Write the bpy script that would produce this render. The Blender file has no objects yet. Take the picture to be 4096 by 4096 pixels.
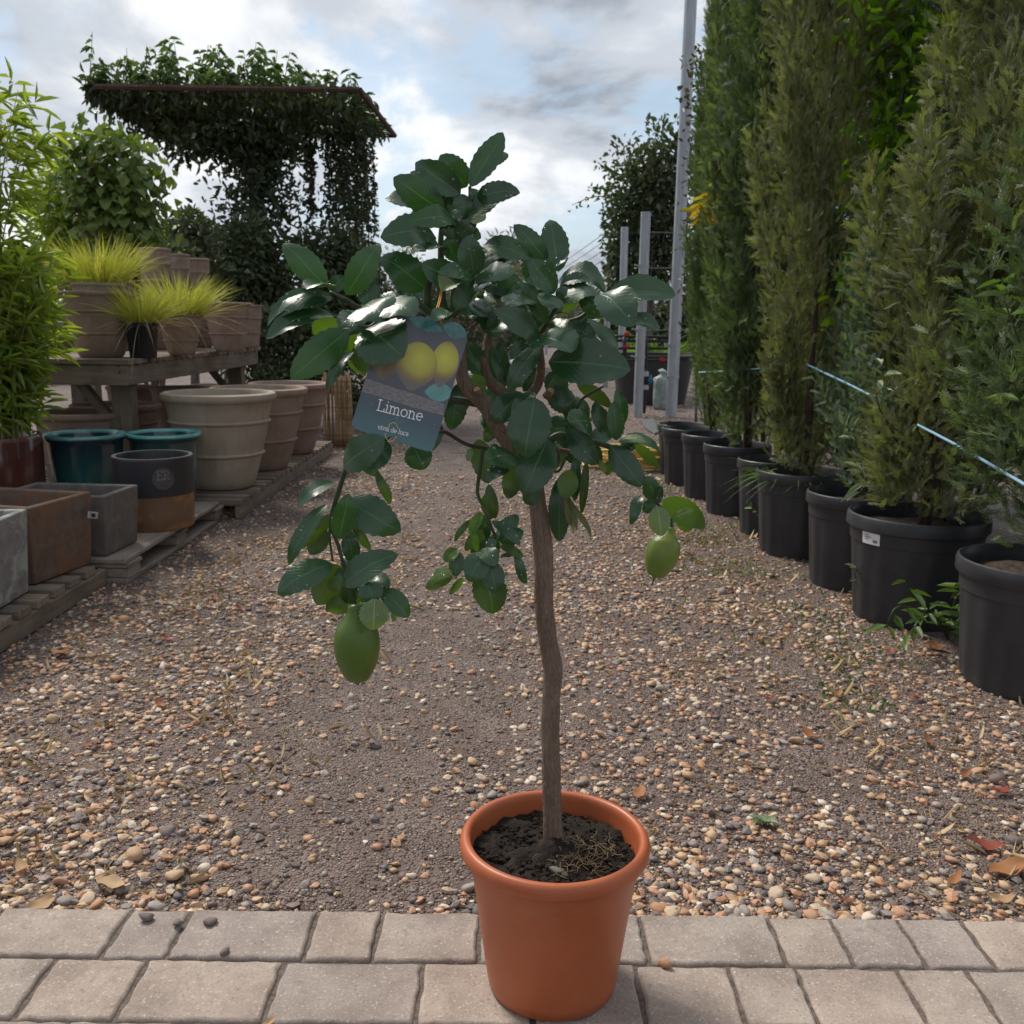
import bpy, bmesh, math, random
import numpy as np
from mathutils import Vector, Matrix, noise as mnoise

sc = bpy.context.scene
COL = sc.collection
rad = math.radians

# ------------------------------------------------------------------ camera
F_PX, PITCH, ROLL, CAM_H = 960.0, rad(11.2), rad(0.7), 0.98
cam_d = bpy.data.cameras.new('camera')
cam_d.sensor_fit = 'HORIZONTAL'; cam_d.sensor_width = 36.0
cam_d.lens = F_PX / 1024.0 * 36.0
cam_d.clip_start = 0.05; cam_d.clip_end = 3000
cam_d.dof.use_dof = True; cam_d.dof.focus_distance = 1.30; cam_d.dof.aperture_fstop = 15.0
cam = bpy.data.objects.new('camera', cam_d); COL.objects.link(cam)
cam.matrix_world = Matrix.Translation((0, 0, CAM_H)) @ Matrix.Rotation(rad(90) - PITCH, 4, 'X') @ Matrix.Rotation(ROLL, 4, 'Z')
sc.camera = cam

# ------------------------------------------------------------------ sky, sun, exposure
SUN_EL, SUN_AZ = rad(50), rad(-42)          # azimuth from +Y, towards -X
w = bpy.data.worlds.new('World'); sc.world = w; w.use_nodes = True
nt = w.node_tree; nt.nodes.clear()
def wn(t, **k):
    n = nt.nodes.new(t)
    for a, b in k.items(): setattr(n, a, b)
    return n
L_ = nt.links.new
out = wn('ShaderNodeOutputWorld'); bg = wn('ShaderNodeBackground')
sky = wn('ShaderNodeTexSky', sky_type='NISHITA', sun_disc=False)
sky.sun_elevation = SUN_EL; sky.sun_rotation = SUN_AZ
tc = wn('ShaderNodeTexCoord'); sep = wn('ShaderNodeSeparateXYZ'); L_(tc.outputs['Generated'], sep.inputs[0])
zc = wn('ShaderNodeMath', operation='MAXIMUM'); zc.inputs[1].default_value = 0.0; L_(sep.outputs[2], zc.inputs[0])
za = wn('ShaderNodeMath', operation='ADD'); za.inputs[1].default_value = 0.48; L_(zc.outputs[0], za.inputs[0])
dx = wn('ShaderNodeMath', operation='DIVIDE'); L_(sep.outputs[0], dx.inputs[0]); L_(za.outputs[0], dx.inputs[1])
dy = wn('ShaderNodeMath', operation='DIVIDE'); L_(sep.outputs[1], dy.inputs[0]); L_(za.outputs[0], dy.inputs[1])
cmb = wn('ShaderNodeCombineXYZ'); L_(dx.outputs[0], cmb.inputs[0]); L_(dy.outputs[0], cmb.inputs[1]); cmb.inputs[2].default_value = 3.7
n1 = wn('ShaderNodeTexNoise'); n1.inputs['Scale'].default_value = 2.3; n1.inputs['Detail'].default_value = 7; n1.inputs['Roughness'].default_value = .56; n1.inputs['Distortion'].default_value = .25
L_(cmb.outputs[0], n1.inputs['Vector'])
n2 = wn('ShaderNodeTexNoise'); n2.inputs['Scale'].default_value = 3.6; n2.inputs['Detail'].default_value = 8; n2.inputs['Roughness'].default_value = .6; n2.inputs['Distortion'].default_value = .3
mp = wn('ShaderNodeMapping'); mp.inputs['Location'].default_value = (5.3, 2.1, 8.0); L_(cmb.outputs[0], mp.inputs[0]); L_(mp.outputs[0], n2.inputs['Vector'])
# shade of the cloud deck
r1 = wn('ShaderNodeValToRGB'); r1.color_ramp.interpolation = 'EASE'
e = r1.color_ramp.elements
e[0].position = .42; e[0].color = (3.1, 3.5, 4.1, 1)
e[1].position = .66; e[1].color = (9.0, 9.15, 9.35, 1)
m_ = r1.color_ramp.elements.new(.53); m_.color = (5.5, 5.9, 6.5, 1)
L_(n1.outputs[0], r1.inputs[0])
r2 = wn('ShaderNodeValToRGB'); r2.color_ramp.interpolation = 'EASE'
r2.color_ramp.elements[0].position = .36; r2.color_ramp.elements[0].color = (0.25, .25, .25, 1)
r2.color_ramp.elements[1].position = .47; r2.color_ramp.elements[1].color = (1, 1, 1, 1)
L_(n2.outputs[0], r2.inputs[0])
skm = wn('ShaderNodeMixRGB', blend_type='MIX'); skm.inputs[0].default_value = .5
skm.inputs[2].default_value = (5.6, 7.3, 8.8, 1); L_(sky.outputs[0], skm.inputs[1])   # thin veil over the blue gaps
mx = wn('ShaderNodeMixRGB'); L_(r2.outputs[0], mx.inputs[0]); L_(skm.outputs[0], mx.inputs[1]); L_(r1.outputs[0], mx.inputs[2])
bg.inputs['Strength'].default_value = 0.085
L_(mx.outputs[0], bg.inputs['Color']); L_(bg.outputs[0], out.inputs[0])

sun_d = bpy.data.lights.new('sun', 'SUN'); sun_d.energy = 2.9; sun_d.angle = rad(20); sun_d.color = (1.0, .94, .85)
sun = bpy.data.objects.new('sun', sun_d); COL.objects.link(sun)
sd = Vector((math.sin(SUN_AZ) * math.cos(SUN_EL), math.cos(SUN_AZ) * math.cos(SUN_EL), math.sin(SUN_EL)))
sun.rotation_euler = sd.to_track_quat('Z', 'Y').to_euler()
sc.view_settings.view_transform = 'Standard'; sc.view_settings.look = 'None'
sc.view_settings.exposure = 0.42; sc.view_settings.gamma = 1.0; sc.view_settings.use_curve_mapping = False
sc.cycles.max_bounces = 6; sc.cycles.diffuse_bounces = 3; sc.cycles.glossy_bounces = 3; sc.cycles.transmission_bounces = 4; sc.cycles.transparent_max_bounces = 4

# ------------------------------------------------------------------ photo pixel (1024 grid) -> direction -> point
def ray(u, v):
    x = u - 512; y = v - 512
    c, s = math.cos(ROLL), math.sin(ROLL)
    x, y = c * x + s * y, -s * x + c * y
    return Vector((x / F_PX, math.cos(PITCH) - y / F_PX * math.sin(PITCH), -math.sin(PITCH) - y / F_PX * math.cos(PITCH)))
CAM = Vector((0, 0, CAM_H))
def GP(u, v, z=0.0):
    d = ray(u, v); return CAM + d * ((z - CAM_H) / d.z)
def DP(u, v, y):
    d = ray(u, v); return CAM + d * (y / d.y)

# ------------------------------------------------------------------ helpers: objects
def link(name, me, parent=None, mats=None):
    o = bpy.data.objects.new(name, me); COL.objects.link(o)
    if mats is not None and me is not None and not me.materials:
        for m in (mats if isinstance(mats, (list, tuple)) else [mats]): me.materials.append(m)
    if parent: o.parent = parent
    return o
def tag(o, label=None, cat=None, group=None, kind=None):
    if label: o['label'] = label
    if cat: o['category'] = cat
    if group: o['group'] = group
    if kind: o['kind'] = kind
    return o
def empty(name, loc=(0, 0, 0), rz=0, label=None, cat=None, group=None):
    o = bpy.data.objects.new(name, None); COL.objects.link(o)
    o.location = loc; o.rotation_euler = (0, 0, rz); o.empty_display_size = .05
    return tag(o, label, cat, group)
def np_mesh(name, V, Q, smooth=True, rnd=None, uv=None):
    """V (n,3), Q (m,k) faces with the same corner count"""
    V = np.ascontiguousarray(V, dtype=np.float32); Q = np.ascontiguousarray(Q, dtype=np.int32)
    me = bpy.data.meshes.new(name)
    me.vertices.add(len(V)); me.vertices.foreach_set('co', V.ravel())
    k = Q.shape[1]
    me.loops.add(Q.size); me.loops.foreach_set('vertex_index', Q.ravel())
    me.polygons.add(len(Q)); me.polygons.foreach_set('loop_start', np.arange(0, Q.size, k, dtype=np.int32))
    me.polygons.foreach_set('use_smooth', np.full(len(Q), smooth))
    me.update(calc_edges=True)
    if rnd is not None:
        a = me.attributes.new('rnd', 'FLOAT', 'POINT'); a.data.foreach_set('value', np.ascontiguousarray(rnd, dtype=np.float32))
    if uv is not None:
        l = me.uv_layers.new(name='UVMap'); l.data.foreach_set('uv', np.ascontiguousarray(uv[Q.ravel()], dtype=np.float32).ravel())
    return me

class MB:
    """collects shapes into one mesh"""
    def __init__(s): s.v = []; s.f = []
    def add(s, vs, fs):
        b = len(s.v); s.v += [tuple(p) for p in vs]; s.f += [tuple(b + i for i in f) for f in fs]; return s
    def box(s, x0, y0, z0, x1, y1, z1, jit=0, rng=random):
        vs = [(x, y, z) for z in (z0, z1) for y in (y0, y1) for x in (x0, x1)]
        if jit: vs = [tuple(c + rng.uniform(-jit, jit) for c in p) for p in vs]
        return s.add(vs, [(0, 2, 3, 1), (4, 5, 7, 6), (0, 1, 5, 4), (1, 3, 7, 5), (3, 2, 6, 7), (2, 0, 4, 6)])
    def lathe(s, prof, seg=48, c=(0, 0, 0), close=False):
        vs = []; fs = []
        for r, z in prof:
            for i in range(seg):
                a = 2 * math.pi * i / seg; vs.append((c[0] + r * math.cos(a), c[1] + r * math.sin(a), c[2] + z))
        for k in range(len(prof) - 1):
            for i in range(seg):
                j = (i + 1) % seg
                fs.append((k * seg + i, k * seg + j, (k + 1) * seg + j, (k + 1) * seg + i))
        if close:
            fs.append(tuple(reversed(range(seg)))); b = (len(prof) - 1) * seg; fs.append(tuple(b + i for i in range(seg)))
        return s.add(vs, fs)
    def tube(s, pts, rads, seg=8, res=4, wob=0.0):
        pts = [Vector(p) for p in pts]
        if not isinstance(rads, (list, tuple)): rads = [rads] * len(pts)
        P = []; R = []
        n = len(pts)
        for i in range(n - 1):
            p0 = pts[max(i - 1, 0)]; p1 = pts[i]; p2 = pts[i + 1]; p3 = pts[min(i + 2, n - 1)]
            m = res if n > 2 else 1
            for k in range(m):
                t = k / m
                P.append(.5 * ((2 * p1) + (p2 - p0) * t + (2 * p0 - 5 * p1 + 4 * p2 - p3) * t * t + (3 * p1 - p0 - 3 * p2 + p3) * t ** 3))
                R.append(rads[i] * (1 - t) + rads[i + 1] * t)
        P.append(pts[-1]); R.append(rads[-1])
        vs = []; fs = []; nrm = None
        for i, p in enumerate(P):
            tdir = (P[min(i + 1, len(P) - 1)] - P[max(i - 1, 0)]).normalized()
            if nrm is None:
                nrm = tdir.cross(Vector((0, 0, 1)) if abs(tdir.z) < .9 else Vector((1, 0, 0))).normalized()
            else:
                nrm = (nrm - tdir * nrm.dot(tdir)).normalized()
            b = tdir.cross(nrm)
            for k in range(seg):
                a = 2 * math.pi * k / seg
                r = R[i]
                if wob: r *= 1 + wob * mnoise.noise(p * 40 + Vector((math.cos(a), math.sin(a), 0)) * 1.4)
                vs.append(p + (nrm * math.cos(a) + b * math.sin(a)) * r)
        for i in range(len(P) - 1):
            for k in range(seg):
                j = (k + 1) % seg
                fs.append((i * seg + k, i * seg + j, (i + 1) * seg + j, (i + 1) * seg + k))
        fs.append(tuple(reversed(range(seg)))); b0 = (len(P) - 1) * seg; fs.append(tuple(b0 + i for i in range(seg)))
        return s.add(vs, fs)
    def mesh(s, name, smooth=False, bevel=0, bseg=2, angle=None):
        me = bpy.data.meshes.new(name); me.from_pydata(s.v, [], s.f)
        if bevel:
            bm = bmesh.new(); bm.from_mesh(me)
            bmesh.ops.bevel(bm, geom=[e for e in bm.edges if len(e.link_faces) == 2 and e.calc_face_angle(0) > .5], offset=bevel, segments=bseg, affect='EDGES', profile=.6)
            bm.to_mesh(me); bm.free()
        me.polygons.foreach_set('use_smooth', [smooth] * len(me.polygons)); me.update()
        if smooth and angle: 
            me.set_sharp_from_angle(angle=rad(angle))
        return me
    def build(s, name, mat, parent=None, smooth=False, bevel=0, bseg=2, angle=None):
        return link(name, s.mesh(name, smooth, bevel, bseg, angle), parent, mat)

# ------------------------------------------------------------------ helpers: materials
class NT:
    def __init__(s, name):
        s.m = bpy.data.materials.new(name); s.m.use_nodes = True; s.t = s.m.node_tree; s.t.nodes.clear()
        s.out = s.n('ShaderNodeOutputMaterial'); s.b = s.n('ShaderNodeBsdfPrincipled'); s.l(s.b.outputs[0], s.out.inputs[0])
    def n(s, t, **k):
        x = s.t.nodes.new(t)
        for a, b in k.items(): setattr(x, a, b)
        return x
    def l(s, a, b): s.t.links.new(a, b)
    def coord(s, kind='Object', scale=(1, 1, 1)):
        c = s.n('ShaderNodeTexCoord'); m = s.n('ShaderNodeMapping'); m.inputs['Scale'].default_value = scale
        s.l(c.outputs[kind], m.inputs[0]); return m.outputs[0]
    def noise(s, vec, scale, detail=5, rough=.55, dist=0):
        x = s.n('ShaderNodeTexNoise'); x.inputs['Scale'].default_value = scale; x.inputs['Detail'].default_value = detail
        x.inputs['Roughness'].default_value = rough; x.inputs['Distortion'].default_value = dist; s.l(vec, x.inputs['Vector']); return x.outputs[0]
    def voro(s, vec, scale, feature='F1', out='Distance', rnd=1):
        x = s.n('ShaderNodeTexVoronoi', feature=feature); x.inputs['Scale'].default_value = scale; x.inputs['Randomness'].default_value = rnd
        s.l(vec, x.inputs['Vector']); return x.outputs[out]
    def ramp(s, fac, stops, interp='LINEAR'):
        r = s.n('ShaderNodeValToRGB'); r.color_ramp.interpolation = interp
        e = r.color_ramp.elements
        for i, (p, c) in enumerate(stops):
            el = e[i] if i < 2 else e.new(p)
            el.position = p; el.color = (*c, 1) if len(c) == 3 else c
        s.l(fac, r.inputs[0]); return r.outputs[0]
    def mix(s, fac, a, b, mode='MIX'):
        x = s.n('ShaderNodeMixRGB', blend_type=mode)
        for i, q in ((0, fac), (1, a), (2, b)):
            if hasattr(q, 'links') or hasattr(q, 'is_linked'): s.l(q, x.inputs[i])
            elif i == 0: x.inputs[0].default_value = q
            else: x.inputs[i].default_value = (*q, 1)
        return x.outputs[0]
    def math(s, op, a, b=None, clamp=False):
        x = s.n('ShaderNodeMath', operation=op); x.use_clamp = clamp
        for i, q in ((0, a), (1, b)):
            if q is None: continue
            if isinstance(q, (int, float)): x.inputs[i].default_value = q
            else: s.l(q, x.inputs[i])
        return x.outputs[0]
    def bump(s, h, strength=.3, dist=.002, prev=None):
        b = s.n('ShaderNodeBump'); b.inputs['Strength'].default_value = strength; b.inputs['Distance'].default_value = dist
        s.l(h, b.inputs['Height'])
        if prev is not None: s.l(prev, b.inputs['Normal'])
        return b.outputs[0]
    def set(s, col=None, rough=None, normal=None, spec=None, metal=None, **k):
        for nm, q in (('Base Color', col), ('Roughness', rough), ('Normal', normal), ('Specular IOR Level', spec), ('Metallic', metal)):
            if q is None: continue
            if hasattr(q, 'is_linked'): s.l(q, s.b.inputs[nm])
            else: s.b.inputs[nm].default_value = (*q, 1) if isinstance(q, tuple) and len(q) == 3 else q
        for nm, q in k.items(): s.b.inputs[nm.replace('_', ' ')].default_value = q
        return s.m
    def rnd(s):
        a = s.n('ShaderNodeAttribute', attribute_name='rnd'); o = s.n('ShaderNodeObjectInfo')
        return s.math('FRACT', s.math('ADD', a.outputs['Fac'], o.outputs['Random']))
def simple(name, col, rough=.6, var=.25, scale=20, bump=.2, bdist=.001, spec=.4, stretch=(1, 1, 1), metal=0, dirt=None, objvar=0, dirt_scale=3):
    t = NT(name); c = t.coord('Object', stretch)
    nz = t.noise(c, scale, 6, .6)
    lo = tuple(x * (1 - var) for x in col); hi = tuple(min(1, x * (1 + var)) for x in col)
    cc = t.ramp(nz, [(.3, lo), (.7, hi)])
    if dirt:
        cc = t.mix(t.ramp(t.noise(c, dirt_scale, 6, .65, .6), [(.48, (0, 0, 0)), (.68, (1, 1, 1))]), cc, dirt)
    if objvar:
        o = t.n('ShaderNodeObjectInfo'); k = t.ramp(o.outputs['Random'], [(0, (1 - objvar,) * 3), (1, (1 + objvar,) * 3)])
        cc = t.mix(1.0, cc, k, 'MULTIPLY')
    return t.set(cc, t.ramp(nz, [(.2, (min(1, rough + .12),) * 3), (.8, (max(.05, rough - .08),) * 3)]), t.bump(nz, bump, bdist), spec, metal)
def leafmat(name, lo, hi, rough=.45, trans=.35, spec=.4, tint=(1.25, 1.5, .5), under=None, bump=0, veins=False, coat=0):
    """two-sided leaf: glossy skin plus light passing through the blade"""
    t = NT(name); c = t.coord('Object')
    r = t.rnd()
    col = t.mix(r, lo, hi)
    if veins:
        uv = t.n('ShaderNodeTexCoord').outputs['UV']; sp = t.n('ShaderNodeSeparateXYZ'); t.l(uv, sp.inputs[0])
        dv = t.math('ABSOLUTE', t.math('SUBTRACT', sp.outputs[1], .5))
        mid = t.ramp(dv, [(.012, (1, 1, 1)), (.03, (0, 0, 0))])
        s1 = t.math('SINE', t.math('MULTIPLY', t.math('SUBTRACT', sp.outputs[0], t.math('MULTIPLY', dv, .75)), 62))
        side = t.ramp(s1, [(.9, (0, 0, 0)), (1.0, (1, 1, 1))])
        mot = t.noise(c, 60, 4)
        col = t.mix(t.ramp(mot, [(.35, (0, 0, 0)), (.75, (.55,) * 3)]), col, hi)
        col = t.mix(t.math('MULTIPLY', mid, .55), col, tuple(min(1, x * 2.2 + .01) for x in hi))
        col = t.mix(t.math('MULTIPLY', side, .22), col, tuple(min(1, x * 1.8) for x in hi))
        nrm = t.bump(t.math('ADD', t.math('MULTIPLY', side, -.6), t.math('ADD', t.math('MULTIPLY', mid, -1.0), t.noise(c, 150, 4))), .28, .0009)
    else:
        nrm = t.bump(t.noise(c, 80, 3), bump, .001) if bump else None
    if under:
        g = t.n('ShaderNodeNewGeometry'); col = t.mix(g.outputs['Backfacing'], col, under)
    t.set(col, rough, nrm, spec)
    if coat: t.b.inputs['Coat Weight'].default_value = coat; t.b.inputs['Coat Roughness'].default_value = .22
    tr = t.n('ShaderNodeBsdfTranslucent'); tc_ = t.mix(1.0, col, tint, 'MULTIPLY'); t.l(tc_, tr.inputs[0])
    ms = t.n('ShaderNodeMixShader'); ms.inputs[0].default_value = trans
    t.l(t.b.outputs[0], ms.inputs[1]); t.l(tr.outputs[0], ms.inputs[2]); t.l(ms.outputs[0], t.out.inputs[0])
    return t.m

# ------------------------------------------------------------------ helpers: leaves in bulk
def unit(a): return a / np.maximum(np.linalg.norm(a, axis=1, keepdims=True), 1e-9)
def leaf_arrays(P, D, N, L, W, bend=.15, fold=.15):
    """six-cornered leaf folded along its midrib: 2 quads each. returns V, Q, rnd index repeat"""
    n = len(P); D = unit(D); N = unit(N - D * np.sum(N * D, 1, keepdims=True)); S = np.cross(N, D)
    L = np.broadcast_to(np.asarray(L, float), (n,))[:, None]; W = np.broadcast_to(np.asarray(W, float), (n,))[:, None]
    base = P; tip = P + D * L - N * L * bend
    a1 = P + D * L * .32 + N * L * bend * .25; a2 = P + D * L * .68 - N * L * bend * .2
    up = N * W * fold
    V = np.stack([base, a1 + S * W * .5 + up, a2 + S * W * .42 + up, tip, a2 - S * W * .42 + up, a1 - S * W * .5 + up], 1).reshape(-1, 3)
    b = (np.arange(n) * 6)[:, None]
    Q = np.concatenate([b + np.array([[0, 1, 2, 3]]), b + np.array([[0, 3, 4, 5]])], 0)
    return V, Q
def foliage(name, mat, P, D, N, L, W, parent=None, bend=.15, fold=.15, seed=0, stuff=False):
    rg = np.random.default_rng(seed)
    V, Q = leaf_arrays(np.asarray(P, float), np.asarray(D, float), np.asarray(N, float), L, W, bend, fold)
    me = np_mesh(name, V, Q, True, np.repeat(rg.random(len(P)), 6))
    o = link(name, me, parent, mat)
    if stuff: o['kind'] = 'stuff'
    return o
def rdir(rg, n): return unit(rg.normal(size=(n, 3)))
# ================================================================== MATERIALS OF THE SETTING
def m_ground():
    t = NT('dirt_and_grit'); c = t.coord('Object')
    big = t.noise(c, .9, 5, .6); mid = t.noise(c, 7, 6, .65); fine = t.noise(c, 90, 5, .7)
    dirt = t.ramp(mid, [(.3, (.092, .062, .051)), (.5, (.165, .115, .096)), (.75, (.25, .185, .156))])
    def cells(scale, ramp_):
        v = t.n('ShaderNodeTexVoronoi'); v.inputs['Scale'].default_value = scale; t.l(c, v.inputs['Vector'])
        return v.outputs['Distance'], t.ramp(t.math('FRACT', t.math('MULTIPLY', v.outputs['Color'], 3.7)), ramp_, 'CONSTANT')
    d1, st1 = cells(150, [(0, (.125, .090, .076)), (.25, (.225, .166, .140)), (.5, (.34, .258, .216)), (.72, (.25, .21, .195)), (.88, (.48, .385, .315))])
    d2, st2 = cells(62, [(0, (.13, .10, .088)), (.3, (.24, .185, .155)), (.55, (.37, .27, .20)), (.75, (.23, .21, .205)), (.9, (.52, .44, .36))])
    sp = t.n('ShaderNodeSeparateXYZ'); t.l(c, sp.inputs[0])
    far = t.ramp(t.math('DIVIDE', sp.outputs[1], 10), [(.22, (0, 0, 0)), (.6, (1, 1, 1))])
    cov1 = t.ramp(t.math('ADD', t.noise(c, 14, 4), t.math('MULTIPLY', far, .3)), [(.34, (.25,) * 3), (.52, (1,) * 3)])
    in1 = t.ramp(d1, [(.34, (1, 1, 1)), (.60, (0, 0, 0))]); f1 = t.math('MULTIPLY', cov1, in1)
    cov2 = t.ramp(t.math('ADD', t.noise(c, 9, 5, .6), t.math('MULTIPLY', far, .12)), [(.50, (0,) * 3), (.60, (1,) * 3)])
    in2 = t.ramp(d2, [(.30, (1, 1, 1)), (.48, (0, 0, 0))]); f2 = t.math('MULTIPLY', cov2, in2)
    col = t.mix(f2, t.mix(f1, dirt, st1), st2)
    h = t.math('ADD', t.math('ADD', t.math('MULTIPLY', t.math('SUBTRACT', 1, d1), f1), t.math('MULTIPLY', t.math('SUBTRACT', 1.4, d2), f2)), t.math('MULTIPLY', fine, .5))
    nrm = t.bump(h, 1.0, .010, t.bump(mid, .6, .015))
    wet = t.ramp(t.noise(c, 3.1, 5, .6), [(.42, (.55,) * 3), (.6, (.86,) * 3)])
    return t.set(col, wet, nrm, .35)
def m_stone():
    t = NT('pebble'); c = t.coord('Object')
    r = t.rnd()
    base = t.ramp(r, [(0, (.17, .13, .115)), (.14, (.44, .29, .17)), (.24, (.50, .40, .29)), (.36, (.25, .215, .195)), (.45, (.42, .23, .13)), (.54, (.62, .54, .44)), (.61, (.15, .13, .125)), (.70, (.50, .35, .22)), (.82, (.32, .28, .255)), (.89, (.46, .27, .17))], 'CONSTANT')
    nz = t.noise(c, 130, 5, .65)
    col = t.mix(t.ramp(nz, [(.35, (.0,) * 3), (.75, (.65,) * 3)]), base, t.mix(1.0, base, (.62, .56, .5), 'MULTIPLY'))
    col = t.mix(1.0, col, (1.14, 1.12, 1.12), 'MULTIPLY')
    return t.set(col, t.ramp(nz, [(.2, (.75,) * 3), (.8, (.5,) * 3)]), t.bump(nz, .4, .002), .4)
def m_paver():
    t = NT('concrete_paver'); c = t.coord('Object')
    o = t.n('ShaderNodeObjectInfo')
    gc = t.n('ShaderNodeNewGeometry').outputs['Position']
    a = t.noise(gc, 9, 6, .6); b = t.noise(gc, 230, 4, .7); d = t.noise(gc, 42, 6, .7, .4)
    col = t.ramp(a, [(.3, (.24, .195, .17)), (.52, (.33, .275, .24)), (.72, (.41, .35, .305))])
    col = t.mix(1.0, col, t.ramp(o.outputs['Random'], [(0, (.86, .86, .88)), (.5, (1, .98, .96)), (1, (1.1, 1.06, 1.0))]), 'MULTIPLY')
    col = t.mix(t.ramp(b, [(.58, (0,) * 3), (.68, (.8,) * 3)]), col, (.62, .54, .46))      # aggregate flecks
    col = t.mix(t.ramp(b, [(.32, (.75,) * 3), (.42, (0,) * 3)]), col, (.13, .105, .09))
    col = t.mix(t.ramp(d, [(.54, (0,) * 3), (.70, (.6,) * 3)]), col, (.20, .165, .14))       # soil rubbed in
    v = t.voro(gc, 13, 'SMOOTH_F1')
    lich = t.math('MULTIPLY', t.ramp(t.math('ADD', v, t.math('MULTIPLY', d, .12)), [(.13, (1,) * 3), (.19, (0,) * 3)]), t.ramp(t.noise(gc, 4.5, 2), [(.52, (0,) * 3), (.6, (1,) * 3)]))
    col = t.mix(t.math('MULTIPLY', lich, .55), col, (.19, .18, .18))                        # lichen spots
    return t.set(col, .88, t.bump(t.math('ADD', b, t.math('MULTIPLY', d, .8)), .5, .003), .3)
M = {}
M['ground'] = m_ground(); M['stone'] = m_stone(); M['paver'] = m_paver()
M['joint'] = simple('joint_sand', (.125, .098, .082), .95, .5, 120, .8, .004)
M['straw'] = leafmat('straw', (.42, .29, .14), (.60, .46, .27), .7, .2, .3, (1, 1, .8))
M['deadleaf'] = leafmat('dead_leaf', (.20, .075, .035), (.38, .17, .07), .6, .2, .35, (1.2, 1, .7), bump=.4)

# ================================================================== GROUND
def hz(x, y):
    z = .010 * mnoise.noise((x * 1.3, y * 1.1, 3)) + .0045 * mnoise.noise((x * 6, y * 6, 9)) + .0022 * mnoise.noise((x * 19, y * 19, 1))
    k = min(1, max(0, (12 - y) / 6)) * min(1, max(0, (4 - abs(x)) / 2))
    z = z * k
    if y < 1.425: z = -.05
    return z
xs = [-400, -120, -40, -15, -8, -5, -3.5] + list(np.arange(-2.6, 2.61, .05)) + [3.5, 5, 8, 15, 40, 120, 400]
ys = [-60, -8, -2, .4, 1.40, 1.424, 1.432] + list(np.arange(1.46, 6.0, .045)) + list(np.arange(6.1, 12, .2)) + [13, 15, 18, 23, 30, 45, 80, 160, 400, 900]
gv = [(x, y, hz(x, y)) for y in ys for x in xs]
nx = len(xs)
gq = [(j * nx + i, j * nx + i + 1, (j + 1) * nx + i + 1, (j + 1) * nx + i) for j in range(len(ys) - 1) for i in range(nx - 1)]
ground = link('ground', np_mesh('ground', np.array(gv), np.array(gq)), None, M['ground'])
tag(ground, 'brown dirt and gravel path between the pot rows', 'ground', kind='structure')

# ---- pavement with single pavers
pav = empty('pavement', (0, 0, 0)); tag(pav, 'strip of tumbled concrete block paving along the gravel', 'pavement', kind='structure')
MB().box(-3.2, -.6, -.03, 3.2, 1.428, .0175).build('joint_bed', M['joint'], pav)
K = 1024 / 1932
def px2x(pt, vt, pb, vb): return (GP(pt * K, vt * K, .024).x + GP(pb * K, vb * K, .024).x) / 2
row1 = [px2x(a, 1714, b, 1808) for a, b in ((245, 188), (357, 317), (603, 570), (720, 703), (905, 905), (1208, 1220), (1447, 1478), (1562, 1605), (1685, 1740))]
row2 = [px2x(a, 1814, b, 1924) for a, b in ((98, 22), (272, 218), (533, 497), (800, 785), (1005, 1005), (1200, 1215), (1372, 1408), (1500, 1540), (1690, 1745))]
rp = random.Random(5)
def extend(r, lo=-2.2, hi=2.2):
    r = list(r)
    while r[0] > lo: r.insert(0, r[0] - rp.choice((.105, .16, .21)))
    while r[-1] < hi: r.append(r[-1] + rp.choice((.105, .16, .21)))
    return r
rowY = [1.428, 1.301, 1.168, 1.038, .905]
rows = [extend(row1), extend(row2), extend([0.03]), extend([-.07])]
def paver_mesh(x0, x1, y0, y1, seed):
    rr = random.Random(seed); g = .0034
    x0 += g; x1 -= g; y0 += g * .8; y1 -= g * .8
    # outline with chipped edges
    pts = []
    def side(ax, ay, bx, by, n):
        for i in range(n):
            t = i / n; j = rr.uniform(-.0022, .0022)
            nxv, nyv = (by - ay), -(bx - ax); l = math.hypot(nxv, nyv)
            pts.append((ax + (bx - ax) * t + nxv / l * j, ay + (by - ay) * t + nyv / l * j))
    nw = max(4, int((x1 - x0) / .018)); nh = 7
    side(x0, y0, x1, y0, nw); side(x1, y0, x1, y1, nh); side(x1, y1, x0, y1, nw); side(x0, y1, x0, y0, nh)
    cx, cy = (x0 + x1) / 2, (y0 + y1) / 2; n = len(pts)
    top = .0235 + rr.uniform(-.0015, .0015); tx, ty = rr.uniform(-.006, .006), rr.uniform(-.006, .006)
    vs = []; fs = []
    def ring(ins, z, jz=0):
        for (x, y) in pts:
            dx_, dy_ = cx - x, cy - y
            xx = x + math.copysign(min(ins, abs(dx_)), dx_) * (1 if abs(abs(dx_) - (x1 - x0) / 2) < .006 else .0)
            yy = y + math.copysign(min(ins, abs(dy_)), dy_) * (1 if abs(abs(dy_) - (y1 - y0) / 2) < .006 else .0)
            vs.append((xx - cx, yy - cy, z + (xx - cx) * tx + (yy - cy) * ty + rr.uniform(-jz, jz)))
    ring(0, -.01); ring(0, top - .006, .0008); ring(.0015, top - .0025, .0008); ring(.005, top, .0003)
    for k in range(3):
        for i in range(n): fs.append((k * n + i, k * n + (i + 1) % n, (k + 1) * n + (i + 1) % n, (k + 1) * n + i))
    fs.append(tuple(3 * n + i for i in range(n)))
    me = bpy.data.meshes.new('paver'); me.from_pydata(vs, [], fs); me.polygons.foreach_set('use_smooth', [len(f) == 4 for f in fs]); me.update()
    return me, cx, cy
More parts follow.
